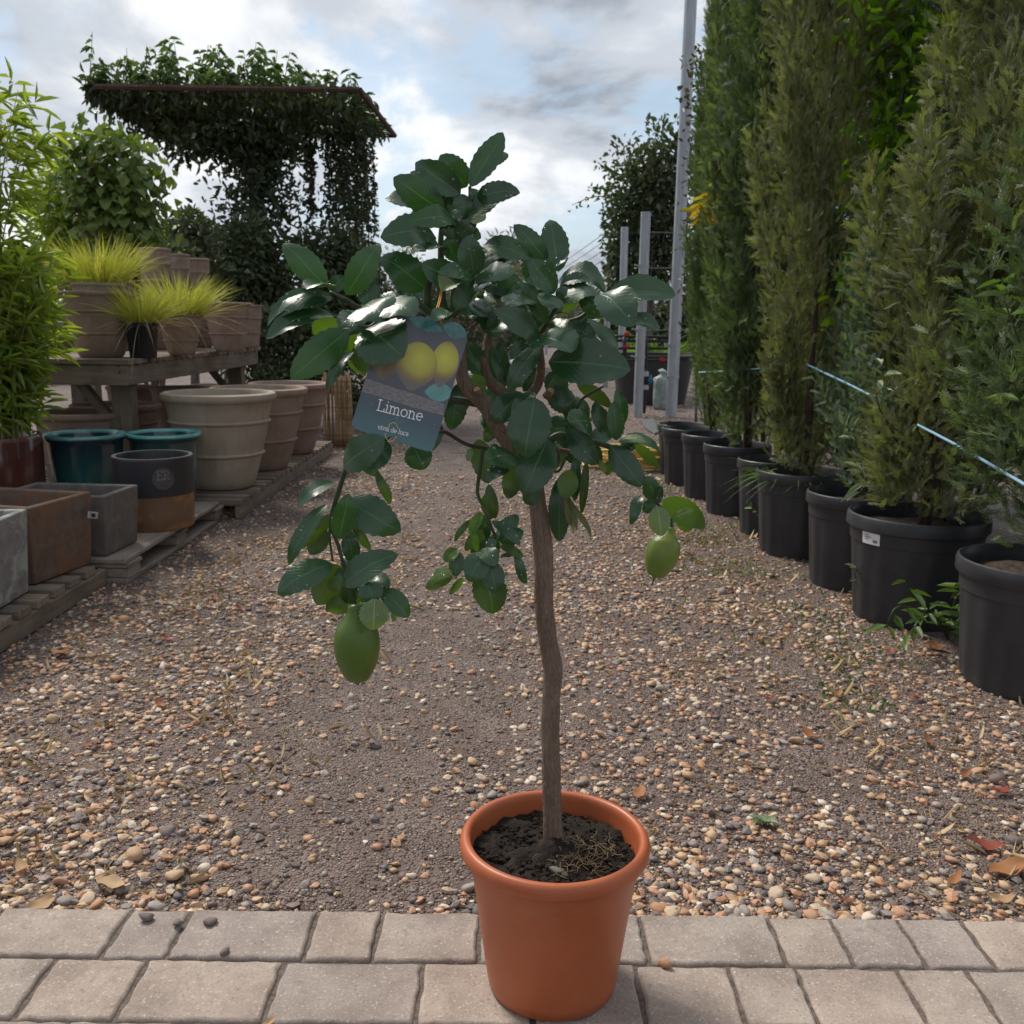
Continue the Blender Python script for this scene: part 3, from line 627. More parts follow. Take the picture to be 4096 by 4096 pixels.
# leaves: tile, base x,y, tip x,y, width px, g (0 blade faces us, 1 faces the sky, negative: underside towards us), colour, dy base, dy tip, bend
LV = '''1 545 560 200 210 190 .15 g -.04 -.05 .06
1 702 625 965 225 195 .1 g -.05 -.05 .10
1 568 600 685 478 105 .2 d -.02 -.02 .05
1 922 722 838 408 135 .35 d -.03 -.01 .08
1 845 705 825 528 62 .3 d -.04 -.03 .1
1 585 640 148 768 115 .55 d -.045 -.08 .14
1 610 655 60 838 125 .5 d -.04 -.07 .12
1 605 800 62 972 140 .45 d -.045 -.085 .16
1 640 812 442 925 120 -.3 y -.03 -.01 .05
1 718 908 262 1292 235 .1 g -.05 -.09 .05
1 578 585 385 565 105 .65 d -.05 -.10 .1
1 815 735 1035 815 175 .4 d -.11 -.15 .14
1 835 805 645 870 105 .5 d -.09 -.12 .1
1 1000 722 1245 775 150 .5 d -.115 -.15 .12
1 930 742 1145 640 130 .35 d -.02 -.03 .08
1 850 905 1165 1125 320 .2 d -.115 -.15 .12
1 795 945 698 1100 85 -.3 y -.03 -.03 .05
1 772 1030 905 1245 160 -.2 y -.04 -.05 .05
1 760 1085 545 1372 85 .55 d -.05 -.08 .12
1 718 1160 862 1268 62 -.3 y -.03 -.03 .05
1 1338 572 985 318 240 .25 d .0 -.02 .06
1 1342 278 1172 258 48 .4 g .02 .03 .1
2 895 495 1158 60 165 .1 d -.01 .0 .04
2 985 335 1202 225 72 .35 d .02 .03 .06
2 868 495 655 240 200 .0 g .0 -.01 .05
2 815 552 455 300 200 .1 d -.01 -.02 .08
2 722 602 418 372 125 .4 d .01 .0 .06
2 678 692 285 418 215 .1 g -.02 -.04 .10
2 945 572 1290 540 135 .25 d -.01 -.03 .16
2 838 762 1165 550 150 .4 d .0 .0 .08
2 565 692 215 585 118 .5 d .0 -.02 .1
2 788 802 392 765 135 .3 g -.03 -.07 .2
2 622 905 178 895 190 .4 d -.02 -.05 .18
2 752 792 795 672 75 .5 d -.03 -.03 .05
2 848 735 815 550 140 .1 d -.01 -.01 .05
2 905 582 955 518 62 .5 d -.02 -.02 .05
2 775 905 935 765 115 .1 d -.03 -.04 .08
2 905 755 1012 760 68 .6 p -.03 -.04 .1
2 792 892 638 765 95 .3 d -.03 -.04 .05
2 925 1212 878 885 188 .1 d -.05 -.06 .05
2 925 1215 648 1165 100 .35 g -.05 -.07 .1
2 802 1262 508 1108 195 .15 d -.02 -.04 .06
2 932 1215 1240 1188 108 .5 d -.05 -.08 .1
2 782 1088 705 902 125 .05 g -.02 -.03 .05
2 695 1000 550 985 78 .6 d -.02 -.05 .1
2 782 1272 665 1322 92 .6 p -.05 -.07 .08
2 888 1242 785 1480 135 .0 g -.03 -.04 .05
2 895 1352 1052 1268 82 .6 d -.04 -.06 .05
2 1008 960 1365 1062 150 .3 d .0 -.01 .18
2 1005 1078 1185 1048 70 .4 d .0 -.01 .1
2 978 1182 1242 1070 76 .4 d -.01 -.01 .08
2 1040 1188 1318 1275 115 .1 g .0 .0 .08
2 1512 1080 1245 798 140 .1 d .0 .0 .08
2 1602 1172 1535 748 190 .0 d .0 .01 .03
2 1345 1225 1368 995 85 .2 d .0 .0 .05
2 1565 1348 1382 1078 175 .25 d -.05 -.06 .05
2 1568 1142 1668 1038 65 .5 d -.03 -.03 .05
3 805 510 1180 600 150 .5 d -.02 -.04 .26
3 808 592 1045 490 118 .4 d -.04 -.05 .1
3 800 662 1112 598 108 .45 d -.05 -.07 .1
3 592 615 408 602 105 .25 g -.01 -.03 .1
3 592 662 362 705 105 .6 d -.04 -.08 .08
3 590 640 400 660 75 .3 d -.02 -.04 .14
3 705 858 535 530 115 .2 g -.03 -.03 .08
3 640 962 302 748 165 .3 d -.06 -.09 .06
3 790 640 675 705 115 .55 d -.06 -.08 .05
3 780 642 870 578 65 .2 d -.05 -.06 .05
3 962 660 802 748 65 -.3 y -.02 -.04 .05
3 968 645 1188 795 140 .0 d -.02 -.02 .1
3 1195 622 1738 625 180 .35 d -.04 -.04 .07
3 1128 625 1405 868 235 .4 d -.06 -.10 .12
3 1368 805 1605 905 105 .4 d -.06 -.07 .08
3 640 962 900 1065 170 .6 d -.07 -.12 .06
3 680 940 895 895 110 .45 d -.04 -.07 .08
3 868 850 1095 1005 120 .4 d -.04 -.06 .08
3 720 1165 1375 1215 330 .28 d -.08 -.10 .05
3 658 1035 400 1388 140 .4 d -.05 -.08 .14
3 640 968 418 1135 140 .3 d -.03 -.04 .1
3 1030 820 1280 1060 90 .6 d .0 .0 .08
3 440 1000 640 1060 110 .1 d .02 .01 .05
3 330 960 180 830 110 .3 d .0 .0 .1
3 290 900 420 900 100 .5 d -.03 -.05 .08
3 100 720 300 870 130 .3 d .0 -.03 .1
3 60 690 270 760 80 .5 d -.02 -.04 .08
3 230 760 40 760 100 .5 d -.02 -.05 .1
3 60 1000 190 1290 175 .05 d .03 .02 .04
3 220 1010 330 1350 140 .0 d .04 .03 .05
3 330 1010 360 1380 110 .0 d .04 .05 .05
3 120 1270 200 1400 110 -.1 y .0 .0 .05
3 130 480 440 640 120 .3 d .04 .03 .06
3 480 560 640 640 90 .3 d .03 .02 .06
3 650 1200 520 1400 90 .0 d .03 .03 .05
3 720 1250 850 1420 170 .0 d .03 .03 .05
3 250 560 400 690 110 .5 d .04 .03 .06
3 120 560 40 640 110 .3 d .03 .03 .06
5 1010 180 930 655 320 .2 d -.08 -.10 .05
5 905 140 665 370 190 .15 d -.03 -.05 .06
5 1010 140 828 322 115 .3 d -.06 -.08 .08
5 1115 100 1335 295 180 .0 d .02 .01 .06
5 1120 510 920 955 285 .05 d -.04 -.06 .05
5 1035 895 935 1032 140 .0 g -.02 -.02 .04
5 555 515 642 868 172 -.05 o .01 .0 .04
5 875 655 625 670 120 .4 g -.04 -.08 .08
5 805 695 635 845 105 .3 d -.03 -.05 .08
5 855 715 800 992 145 -.05 o .01 .0 .04
5 30 555 132 752 195 .0 g .03 .02 .04
5 498 588 478 686 44 .4 p -.02 -.03 .05
5 405 90 340 442 175 .05 d .02 .02 .05
5 425 55 430 255 145 .05 d .03 .03 .05
5 490 185 415 305 55 -.2 y .03 .03 .05
5 705 365 615 535 95 -.1 o .03 .03 .05
5 1462 385 1290 375 125 .35 g -.03 -.06 .08
5 1398 198 1412 382 78 .1 g -.01 -.01 .05
5 1615 505 1485 218 125 .1 d -.01 -.01 .06
5 1662 522 1645 212 125 .15 g -.03 -.03 .06
5 1725 385 1665 112 105 .0 g .0 .0 .06
5 1275 440 1512 715 175 .15 d -.02 -.04 .06
5 1615 565 1865 888 185 .2 d -.03 -.05 .07
5 1350 60 1625 260 100 -.1 o .02 .03 .1
5 1270 320 1470 360 70 -.3 o .03 .03 .05
5 1600 300 1590 480 100 -.1 y .02 .02 .05
6 690 612 1022 712 85 .6 d -.02 -.03 .16
6 680 630 890 625 50 .6 p -.03 -.05 .1
6 788 652 1000 828 75 -.2 y .0 -.01 .12
6 700 640 810 690 90 .2 d -.01 -.02 .05
6 984 1112 902 912 115 .2 g -.02 -.03 .06
6 988 1118 1025 990 70 .4 d -.02 -.03 .05
6 872 1060 778 1292 80 .45 d -.02 -.04 .15
6 990 1148 1025 1388 155 .3 p -.03 -.04 .05
6 1035 1102 1372 1308 190 -.15 l -.01 -.02 .1
6 1108 1252 1278 1178 65 .3 l -.04 -.05 .05
6 970 1108 878 1195 85 .1 g -.01 -.01 .05
6 600 790 590 905 60 .1 l .0 .0 .1
6 520 780 590 890 40 .2 p .0 .0 .2
6 1150 1270 1260 1340 70 -.2 y .01 .01 .05
5 1290 758 1258 988 148 -.05 l -.04 -.05 .06
5 1215 815 1205 1338 155 .05 d -.01 -.01 .06
5 1270 968 1465 1305 62 .2 w -.02 -.03 .08
5 1262 975 1345 1245 55 .3 w -.02 -.03 .1
5 1215 955 1325 1275 58 .2 w -.01 -.02 .12
5 1250 990 1290 1200 40 .1 w -.03 -.03 .1
5 1425 690 1385 1105 58 .1 o .0 .0 .04
5 1340 645 1330 1010 75 .0 d .01 .01 .05
4 680 342 990 105 200 .3 d -.12 -.14 .1
4 800 288 1062 165 225 .1 d -.085 -.075 .06
4 808 298 965 400 85 .1 g -.05 -.05 .05
4 948 378 1058 635 72 .1 o -.05 -.05 .1
4 605 460 315 650 95 .5 d -.07 -.09 .16
4 548 638 232 1110 112 .5 d -.07 -.10 .12
4 580 718 262 1030 125 -.1 o -.06 -.06 .12
4 532 830 420 1032 135 -.05 o -.06 -.06 .05
4 645 912 720 562 165 .1 g -.09 -.10 .04
4 680 598 1135 850 265 .12 d -.06 -.07 .05
4 738 800 898 992 66 .1 o -.05 -.05 .16
4 762 1108 715 840 120 .0 d -.04 -.04 .06
4 588 1108 148 1345 195 .35 d -.07 -.10 .14
4 672 1278 1095 1028 185 .3 d -.08 -.09 .1
4 642 1118 468 1438 230 -.05 o -.05 -.05 .05
4 662 1208 562 1345 95 .1 o -.08 -.08 .05
4 742 1248 715 1432 125 .0 o -.06 -.06 .05
4 735 1408 555 1475 135 -.1 y -.05 -.05 .05
4 870 1255 925 1425 185 .15 d -.10 -.11 .1
4 878 1230 1045 1285 85 .55 d -.06 -.08 .1
4 988 1318 1205 1535 155 .2 g -.08 -.09 .08
4 1090 1450 1085 1572 46 -.1 y -.06 -.06 .05
4 932 1388 918 1642 212 .15 p -.115 -.125 .05
4 720 1300 820 1480 120 -.1 y -.04 -.04 .05
4 1000 1290 1055 1490 60 .0 d -.06 -.06 .05
5 612 955 665 1152 95 -.05 o -.01 -.01 .06
5 640 875 695 1152 80 .0 o -.02 -.02 .06
5 582 1098 495 1282 80 .3 l -.03 -.04 .1
5 492 1158 368 1328 46 .2 o -.02 -.03 .14
5 632 1105 602 1222 56 .0 g -.02 -.02 .05
5 592 1238 455 1402 88 -.1 o -.02 -.02 .1
5 522 1248 548 1412 48 .1 l -.03 -.03 .1
5 668 1168 892 1362 74 .4 d -.04 -.05 .12
5 728 1332 915 1245 140 .0 g -.02 -.02 .06
5 728 1368 922 1452 66 .2 o -.03 -.03 .1
5 850 1428 938 1678 66 .1 d -.03 -.03 .12
5 735 1455 850 1430 26 .1 d -.03 -.03 .14
5 612 1418 478 1648 195 .25 d -.06 -.08 .07
5 402 1415 372 1612 112 .1 d -.04 -.05 .06
5 398 1395 285 1490 85 .4 l -.04 -.05 .08
5 352 1595 142 1702 95 .4 l -.04 -.06 .1
5 345 1560 202 1612 75 .4 p -.05 -.07 .08
5 438 1628 328 1752 48 -.1 y -.03 -.03 .05
5 620 1530 680 1912 258 .05 o -.03 -.04 .04
5 650 1480 702 1748 165 .2 d -.06 -.07 .05
5 600 1385 702 1518 115 .3 d -.06 -.08 .08
5 700 1320 620 1390 60 .2 d -.05 -.05 .05
1 1545 770 1380 825 75 .5 d -.11 -.13 .1
1 930 1010 790 960 70 .5 d -.13 -.14 .2'''
CM = {'d': 'lf_dark', 'g': 'lf_green', 'y': 'lf_young', 'o': 'lf_olive', 'p': 'lf_pale', 'l': 'lf_young', 'w': 'lf_dry'}
def lemon_leaf(pb, pt, wd, n, bend, fold, seed, roll):
    c = pt - pb; L = c.length; X = c / L; N = (n - X * n.dot(X)).normalized(); Y = N.cross(X)
    rr = random.Random(seed); ns = 16; vs = []; uv = []
    tw = rr.uniform(-.7, .7); tipd = rr.uniform(.0, .14); ph = rr.uniform(0, 6)
    for i in range(ns + 1):
        t = i / ns
        s = max(0, math.sin(math.pi * (t ** .95))) ** .62
        if t < .06: s *= t / .06 * .6
        w_ = wd / 2 * s + .0009
        arch = bend * L * 4 * t * (1 - t) - tipd * L * max(0, t - .72) ** 2 * 9
        ang = tw * (t - .5); Yr = Y * math.cos(ang) + N * math.sin(ang); Nr = N * math.cos(ang) - Y * math.sin(ang)
        for j in (-1, -.55, 0, .55, 1):
            ser = (1 + .045 * (1 if i % 2 else -1)) if abs(j) == 1 and 1 < i < ns else 1
            rip = .07 * w_ * math.sin(t * 11 + ph + (2 if j > 0 else 0)) * abs(j) ** 2
            cup = (abs(j) * math.sin(fold) - roll * j * j) * w_
            vs.append(pb + X * (L * t) + Yr * (w_ * j * ser * math.cos(fold)) + Nr * (arch + cup + rip))
            uv.append((t, j / 2 + .5))
    fs = [(i * 5 + j, (i + 1) * 5 + j, (i + 1) * 5 + j + 1, i * 5 + j + 1) for i in range(ns) for j in range(4)]
    return vs, fs, uv
drops = []; rd = random.Random(77)
for li, ln in enumerate(LV.strip().split('\n')):
    q = ln.split(); ti = int(q[0]); bx, by, tx, ty_, wp, g = map(float, q[1:7]); cc = q[7]; d0, d1, bend = map(float, q[8:11])
    pb, pt = TP(ti, bx, by, d0), TP(ti, tx, ty_, d1); mid = (pb + pt) / 2
    toc = (CAM - mid).normalized(); ag = abs(g)
    n = (toc if g >= 0 else -toc) * (1 - ag) + Vector((0, 0, 1)) * ag * 1.15 + Vector((rd.uniform(-.08, .08), 0, rd.uniform(-.08, .08)))
    X = (pt - pb).normalized(); n = (n - X * n.dot(X)).normalized()
    vis = max(.45, abs(n.dot(toc)))
    wd = wp / 8 / F_PX * (mid - CAM).length / vis * 1.09
    fold = rd.uniform(.08, .46) if cc != 'w' else .9
    vs, fs, uv = lemon_leaf(pb, pt, wd, n, bend * 1.05, fold, li, rd.uniform(-.10, .40))
    me = np_mesh('leaf', np.array([v[:] for v in vs]), np.array(fs), True, None, np.array(uv))
    tpart('leaf', me, M[CM[cc]])
    if cc in 'dgp' and ag < .7 and g >= 0:
        for k in range(rd.randint(4, 16) if g > .2 else rd.randint(1, 5)):
            i = rd.randint(3, 13); j = rd.randint(0, 3); a = rd.random(); b = rd.random()
            p00, p01, p10, p11 = (vs[i * 5 + j], vs[i * 5 + j + 1], vs[(i + 1) * 5 + j], vs[(i + 1) * 5 + j + 1])
            p = p00.lerp(p01, a).lerp(p10.lerp(p11, a), b); nn = (p10 - p00).cross(p01 - p00)
            if nn.dot(n) < 0: nn = -nn
            drops.append((p, nn.normalized(), .0005 + .0015 * rd.random() ** 3))
rf = random.Random(404)
FILL = ((2, 640, 1000, 260, 330, .035), (2, 820, 1420, 330, 200, .045), (2, 1180, 1300, 260, 170, .05), (2, 1450, 1420, 260, 200, .045), (3, 560, 900, 240, 190, .045), (3, 330, 1100, 230, 190, .05), (3, 900, 880, 220, 150, .05), (5, 950, 350, 230, 190, .04), (5, 1180, 250, 200, 170, .045), (5, 1050, 600, 190, 170, .035), (5, 1350, 430, 180, 130, .04), (1, 1000, 760, 280, 140, .02), (2, 720, 640, 180, 160, .03), (5, 350, 250, 120, 150, .045), (4, 640, 1200, 130, 160, -.03), (5, 640, 1350, 110, 160, .0))
for fi, (ti, cx, cy, sx, sy, dy0) in enumerate(FILL):
    for q in range(6 if fi < 11 else 4):
        x, y = cx + rf.uniform(-1, 1) * sx, cy + rf.uniform(-1, 1) * sy; a = rf.uniform(0, 6.28); Lp = rf.uniform(190, 330); d_ = dy0 + rf.uniform(-.02, .035)
        pb, pt = TP(ti, x, y, d_), TP(ti, x + Lp * math.cos(a), y + Lp * math.sin(a) * .8, d_ + rf.uniform(-.03, .03)); mid = (pb + pt) / 2; toc = (CAM - mid).normalized()
        n = toc + Vector((rf.uniform(-.7, .7), 0, rf.uniform(.0, 1.1)))
        vs, fs, uv = lemon_leaf(pb, pt, (pt - pb).length * rf.uniform(.42, .55), n, rf.uniform(.02, .14), rf.uniform(.08, .45), 900 + fi * 10 + q, rf.uniform(-.1, .4))
        tpart('leaf', np_mesh('leaf', np.array([v[:] for v in vs]), np.array(fs), True, None, np.array(uv)), M['lf_dark' if rf.random() < .72 else 'lf_green'])
dm = MB()
for p, nn, r in drops:
    q = nn.to_track_quat('Z', 'Y').to_matrix()
    ringv = []; 
    for (rr_, zz) in ((1, 0), (.82, .45), (.4, .68)):
        for k in range(7):
            a = 6.2832 * k / 7; ringv.append(p + q @ Vector((math.cos(a) * rr_ * r, math.sin(a) * rr_ * r, zz * r)))
    fs = [(l * 7 + k, l * 7 + (k + 1) % 7, (l + 1) * 7 + (k + 1) % 7, (l + 1) * 7 + k) for l in range(2) for k in range(7)] + [tuple(14 + k for k in range(7))]
    dm.add(ringv, fs)
t = NT('water_drop'); M['drop'] = t.set((.95, 1, .97), .03, None, .8, Transmission_Weight=.85, IOR=1.33)
o = tpart('water_droplets', dm.mesh('water_droplets', True), M['drop']); o['kind'] = 'stuff'
# fruit
def fruit_mesh(R, L, neck, nip):
    pr = []
    N_ = 26
    for i in range(N_ + 1):
        t = i / N_
        if t < .14: r = .50 * neck + .25 * (t / .14) ** 2 * .6
        else: r = math.sin(math.pi * min(1, (t - .0) * .93 + .04)) ** .62
        if t < .30:
            b = t / .30; b = b * b * (3 - 2 * b); r = (.36 * neck + .10 * t) * (1 - b) + (math.sin(math.pi * (t * .93 + .04)) ** .62) * b
        if t > .93: r = max(nip * (1 - (t - .93) / .07 * .65), 0.02)
        pr.append((r * R, -t * L))
    pr = [(.0005, 0.001)] + pr + [(.0004, -L * 1.005)]
    return MB().lathe(list(reversed(pr)), 36).mesh('lemon_fruit', True)
def m_lemon(name, a, b, yel):
    t = NT(name); c = t.coord('Object'); n1_ = t.noise(c, 18, 4); n2_ = t.voro(c, 420)
    col = t.ramp(n1_, [(.35, a), (.65, b)])
    col = t.mix(t.ramp(t.noise(c, 30, 3), [(.58, (0,) * 3), (.72, (.7,) * 3)]), col, yel)
    return t.set(col, .38, t.bump(n2_, .35, .0008), .45, Subsurface_Weight=.0)
for (top, bot, wpx, necks, nip, mt) in ((TP(4, 782, 1436, -.075), FP(675, 1292, -.075), 362, 1.0, .16, ('lemon_skin', (.068, .125, .016), (.090, .150, .021), (.095, .155, .024))),
                                       (TP(6, 1105, 1322, -.0), TP(6, 962, 1735, -.01), 262, .8, .17, ('lemon_skin_ripening', (.110, .165, .020), (.140, .190, .026), (.26, .20, .025)))):
    d = bot - top; L = d.length; R = wpx / 8 / F_PX * (top - CAM).length / 2
    me = fruit_mesh(R, L, necks, nip); me.transform(Matrix.Translation(top) @ (-d).to_track_quat('Z', 'Y').to_matrix().to_4x4())
    f = tpart('lemon_fruit', me, m_lemon(*mt))
_ft = MB().tube([TP(6, 962, 1735, -.01), TP(6, 955, 1760, -.01), TP(6, 946, 1788, -.01)], [.0014, .001, .0008], 6, 4).mesh('fruit_tip', True); _ft.transform(TREE_INV); link('fruit_tip', _ft, f, M['twig'])

# ================================================================== HANGING PLANT TAG
TAGY = TY - .095
ctr = DP(*T(1, 1214, 1312), TAGY)
cardm = empty('plant_tag', ctr, 0, 'hanging picture tag reading Limone with lemons printed on slate grey card', 'tag')
toc = (CAM - ctr).normalized()
zax = (toc + Vector((.10, 0, .06))).normalized()
right = Vector((0, 0, 1)).cross(zax).normalized(); upv = zax.cross(right)
rot = Matrix((right, upv, zax)).transposed().to_4x4() @ Matrix.Rotation(rad(-18.3), 4, 'Z')
cardm.matrix_world = Matrix.Translation(ctr) @ rot
SCL = (ctr - CAM).length / F_PX / 8
ca, sa = math.cos(rad(18.3)), math.sin(rad(18.3))
def C2(x, y):                                   # tile-1 pixel -> card plane
    dx_, dy_ = (x - 1214) * SCL, -(y - 1312) * SCL
    return (dx_ * ca - dy_ * sa, dx_ * sa + dy_ * ca)
CW, CH = 672 * SCL / 2, 985 * SCL / 2
def round_rect(w_, h_, r):
    pts = []
    for cx, cy, a0 in ((w_ - r, -h_ + r, -90), (w_ - r, h_ - r, 0), (-w_ + r, h_ - r, 90), (-w_ + r, -h_ + r, 180)):
        for k in range(9):
            a = rad(a0 + 90 * k / 8); pts.append((cx + r * math.cos(a), cy + r * math.sin(a)))
    return pts
outl = round_rect(CW, CH, .0085)
nk = [(.006 * math.cos(rad(a)), -CH + .0045 * math.sin(rad(a))) for a in (180, 150, 120, 90, 60, 30, 0)]   # hanging notch in the lower edge
outl = nk + outl
n_ = len(outl)
def card_sheet(pts, z0, z1):
    n = len(pts); vs = [(x, y, z0) for x, y in pts] + [(x, y, z1) for x, y in pts]
    return MB().add(vs, [tuple(reversed(range(n))), tuple(range(n, 2 * n))] + [(i, (i + 1) % n, n + (i + 1) % n, n + i) for i in range(n)])
def m_card():
    t = NT('tag_print'); c = t.coord('Object'); sp = t.n('ShaderNodeSeparateXYZ'); t.l(c, sp.inputs[0])
    f = t.math('ADD', t.math('DIVIDE', sp.outputs[1], CH * 2), .5)
    col = t.ramp(t.math('ADD', f, t.math('MULTIPLY', t.math('SUBTRACT', t.noise(c, 25, 2), .5), .12)), [(0, (.075, .165, .185)), (.22, (.060, .095, .125)), (.5, (.085, .088, .110)), (.8, (.11, .11, .14)), (1, (.05, .06, .08))])
    return t.set(col, .22, None, .55)
CARD = card_sheet(outl, -.0004, 0).build('card', m_card(), cardm)
def flat(name, pts, mat, z=.0003):
    me = bpy.data.meshes.new(name); me.from_pydata([(x, y, z) for x, y in pts], [], [tuple(range(len(pts)))]); me.update()
    if me.polygons[0].normal.z < 0: me.flip_normals()
    return link(name, me, CARD, mat)
def blob(cx, cy, a, b, ang, pw=1.0, n=40, tip=0.0):
    pts = []
    for k in range(n):
        th = 2 * math.pi * k / n; x = a * math.cos(th); y = b * math.sin(th)
        if tip: y += -tip * b * max(0, -math.sin(th)) ** 10; x *= 1 - .25 * max(0, -math.sin(th)) ** 4 - .12 * max(0, math.sin(th)) ** 4
        A = rad(ang); pts.append(C2(cx + x * math.cos(A) - (-y) * math.sin(A), cy + x * math.sin(A) + (-y) * math.cos(A)))
    return pts
def m_print(name, a, b, sc_=60, rough=.22, lo=.35, hi=.65):
    t = NT(name); c = t.coord('Object'); return t.set(t.ramp(t.noise(c, sc_, 4), [(lo, a), (hi, b)]), rough, None, .55)
def m_printed_lemon(cx, cy, r):
    t = NT('printed_lemon'); c = t.coord('Object'); v = t.n('ShaderNodeVectorMath', operation='DISTANCE'); t.l(c, v.inputs[0]); x, y = C2(cx, cy); v.inputs[1].default_value = (x, y, 0)
    d = t.math('ADD', t.math('DIVIDE', v.outputs['Value'], r * SCL), t.math('MULTIPLY', t.math('SUBTRACT', t.noise(c, 700, 3), .5), .35))
    return t.set(t.ramp(d, [(.1, (.62, .60, .07)), (.6, (.46, .43, .055)), (.85, (.28, .20, .06)), (1.05, (.20, .15, .085)), (1.3, (.16, .15, .13))]), .22, None, .55)
clip = lambda P: [(max(-CW, min(CW, x)), max(-CH, min(CH, y))) for x, y in P]
flat('printed_lemon', clip(blob(1020, 1190, 105, 95, 15, tip=.3)), m_print('printed_lemon_dark', (.10, .075, .045), (.20, .14, .08)), .0002)
flat('printed_lemon', blob(1490, 1170, 108, 170, 14, tip=.2), m_printed_lemon(1490, 1140, 165), .0003)
flat('printed_lemon', blob(1265, 1190, 165, 182, 16, tip=.16), m_printed_lemon(1290, 1140, 195), .0004)
def leafpts(x0, y0, x1, y1, w_, n=14):
    L = math.hypot(x1 - x0, y1 - y0); nx_, ny_ = -(y1 - y0) / L, (x1 - x0) / L; pts = []
    for sgn in (1, -1):
        for k in range(n):
            t_ = k / (n - 1) if sgn == 1 else 1 - k / (n - 1)
            if sgn == -1 and k in (0, n - 1): continue
            s = math.sin(math.pi * t_) ** .8 * w_ / 2 * sgn
            pts.append(C2(x0 + (x1 - x0) * t_ + nx_ * s, y0 + (y1 - y0) * t_ + ny_ * s))
    return pts
teal = m_print('printed_leaf', (.035, .13, .13), (.07, .21, .20), 120)
flat('printed_leaf', leafpts(1205, 825, 1480, 925, 105), teal, .0003)
flat('printed_leaf', leafpts(1480, 880, 1672, 960, 130), teal, .0004)
flat('printed_leaf', clip(leafpts(1325, 1400, 1560, 1410, 150)), m_print('printed_leaf_blue', (.10, .28, .27), (.14, .33, .32), 60), .0002)
t = NT('printed_branch'); c = t.coord('Object', (60, 260, 1)); M['pbranch'] = t.set(t.ramp(t.noise(c, 3.0, 5, .6, .6), [(.35, (.11, .105, .115)), (.65, (.28, .26, .26))]), .25, None, .5)
flat('printed_branch', clip([C2(850, 1290), C2(1050, 1355), C2(1250, 1420), C2(1480, 1500), C2(1480, 1590), C2(1250, 1530), C2(1050, 1465), C2(830, 1395)]), M['pbranch'], .0005)
# lettering: slab-serif strokes
def stroke(mb, pts, wd, z=.0007):
    for i in range(len(pts) - 1):
        (x0, y0), (x1, y1) = pts[i], pts[i + 1]; L = math.hypot(x1 - x0, y1 - y0) or 1e-6
        ex, ey = (x1 - x0) / L * wd * .3, (y1 - y0) / L * wd * .3
        nx_, ny_ = -(y1 - y0) / L * wd / 2, (x1 - x0) / L * wd / 2
        zz = z + i * 2e-6
        mb.add([(x0 - ex + nx_, y0 - ey + ny_, zz), (x0 - ex - nx_, y0 - ey - ny_, zz), (x1 + ex - nx_, y1 + ey - ny_, zz), (x1 + ex + nx_, y1 + ey + ny_, zz)], [(0, 1, 2, 3)])
def arc(cx, cy, rx, ry, a0, a1, n=12): return [(cx + rx * math.cos(rad(a0 + (a1 - a0) * k / n)), cy + ry * math.sin(rad(a0 + (a1 - a0) * k / n))) for k in range(n + 1)]
GL = {'L': (.72, [[(.15, 0), (.15, 1)], [(.02, 0), (.66, 0), (.66, .26)], [(.02, 1), (.32, 1)]]),
      'i': (.36, [[(.18, 0), (.18, .66), (.05, .66)], [(.04, 0), (.32, 0)], [(.17, .92), (.17, .97)]]),
      'm': (1.08, [[(.16, 0), (.16, .66), (.03, .66)], arc(.34, .44, .18, .22, 180, 0) + [(.52, 0)], arc(.70, .44, .18, .22, 180, 0) + [(.88, 0)], [(.04, 0), (.28, 0)], [(.42, 0), (.62, 0)], [(.78, 0), (1.02, 0)]]),
      'n': (.76, [[(.16, 0), (.16, .66), (.03, .66)], arc(.36, .42, .20, .24, 180, 0) + [(.56, 0)], [(.04, 0), (.28, 0)], [(.45, 0), (.70, 0)]]),
      'o': (.70, [arc(.34, .33, .28, .33, 0, 360, 20)]),
      'e': (.64, [[(.06, .35), (.58, .35)] + arc(.32, .34, .26, .32, 5, 310, 18)]),
      'v': (.64, [[(.06, .66), (.31, 0), (.56, .66)], [(.0, .66), (.18, .66)], [(.45, .66), (.62, .66)]]),
      'a': (.62, [arc(.28, .47, .22, .19, 150, 0) + [(.50, 0), (.60, 0)], arc(.28, .19, .21, .19, 60, 300, 14)]),
      'd': (.72, [arc(.31, .33, .26, .33, 0, 360, 18), [(.57, 1), (.57, 0), (.68, 0)], [(.44, 1), (.57, 1)]]),
      'l': (.36, [[(.18, 0), (.18, 1), (.05, 1)], [(.04, 0), (.32, 0)]]),
      'u': (.74, [[(.02, .66), (.15, .66)] + arc(.36, .24, .21, .24, 180, 360) + [(.57, .66)], [(.57, .66), (.57, 0), (.7, 0)], [(.45, .66), (.57, .66)]]),
      'c': (.60, [arc(.32, .33, .26, .33, 50, 310, 16)]), ' ': (.34, []),
      'E': (.74, [[(.16, 0), (.16, 1)], [(.03, 0), (.66, 0), (.66, .2)], [(.03, 1), (.64, 1), (.64, .8)], [(.16, .52), (.48, .52)]]),
      'R': (.82, [[(.16, 0), (.16, 1)], [(.03, 1), (.42, 1)] + arc(.42, .76, .22, .24, 90, -90) + [(.16, .52)], [(.40, .52), (.64, 0), (.78, 0)], [(.03, 0), (.3, 0)]])}
def text_mesh(mb, s, fx, size, wd, z=.0007):
    """fx maps (advance, height) to the card plane"""
    x = 0
    for ch in s:
        adv, st_ = GL[ch]
        for k, pl in enumerate(st_): stroke(mb, [fx(x + a * size, b * size) for a, b in pl], wd, z + k * 3e-6)
        x += adv * size
    return x
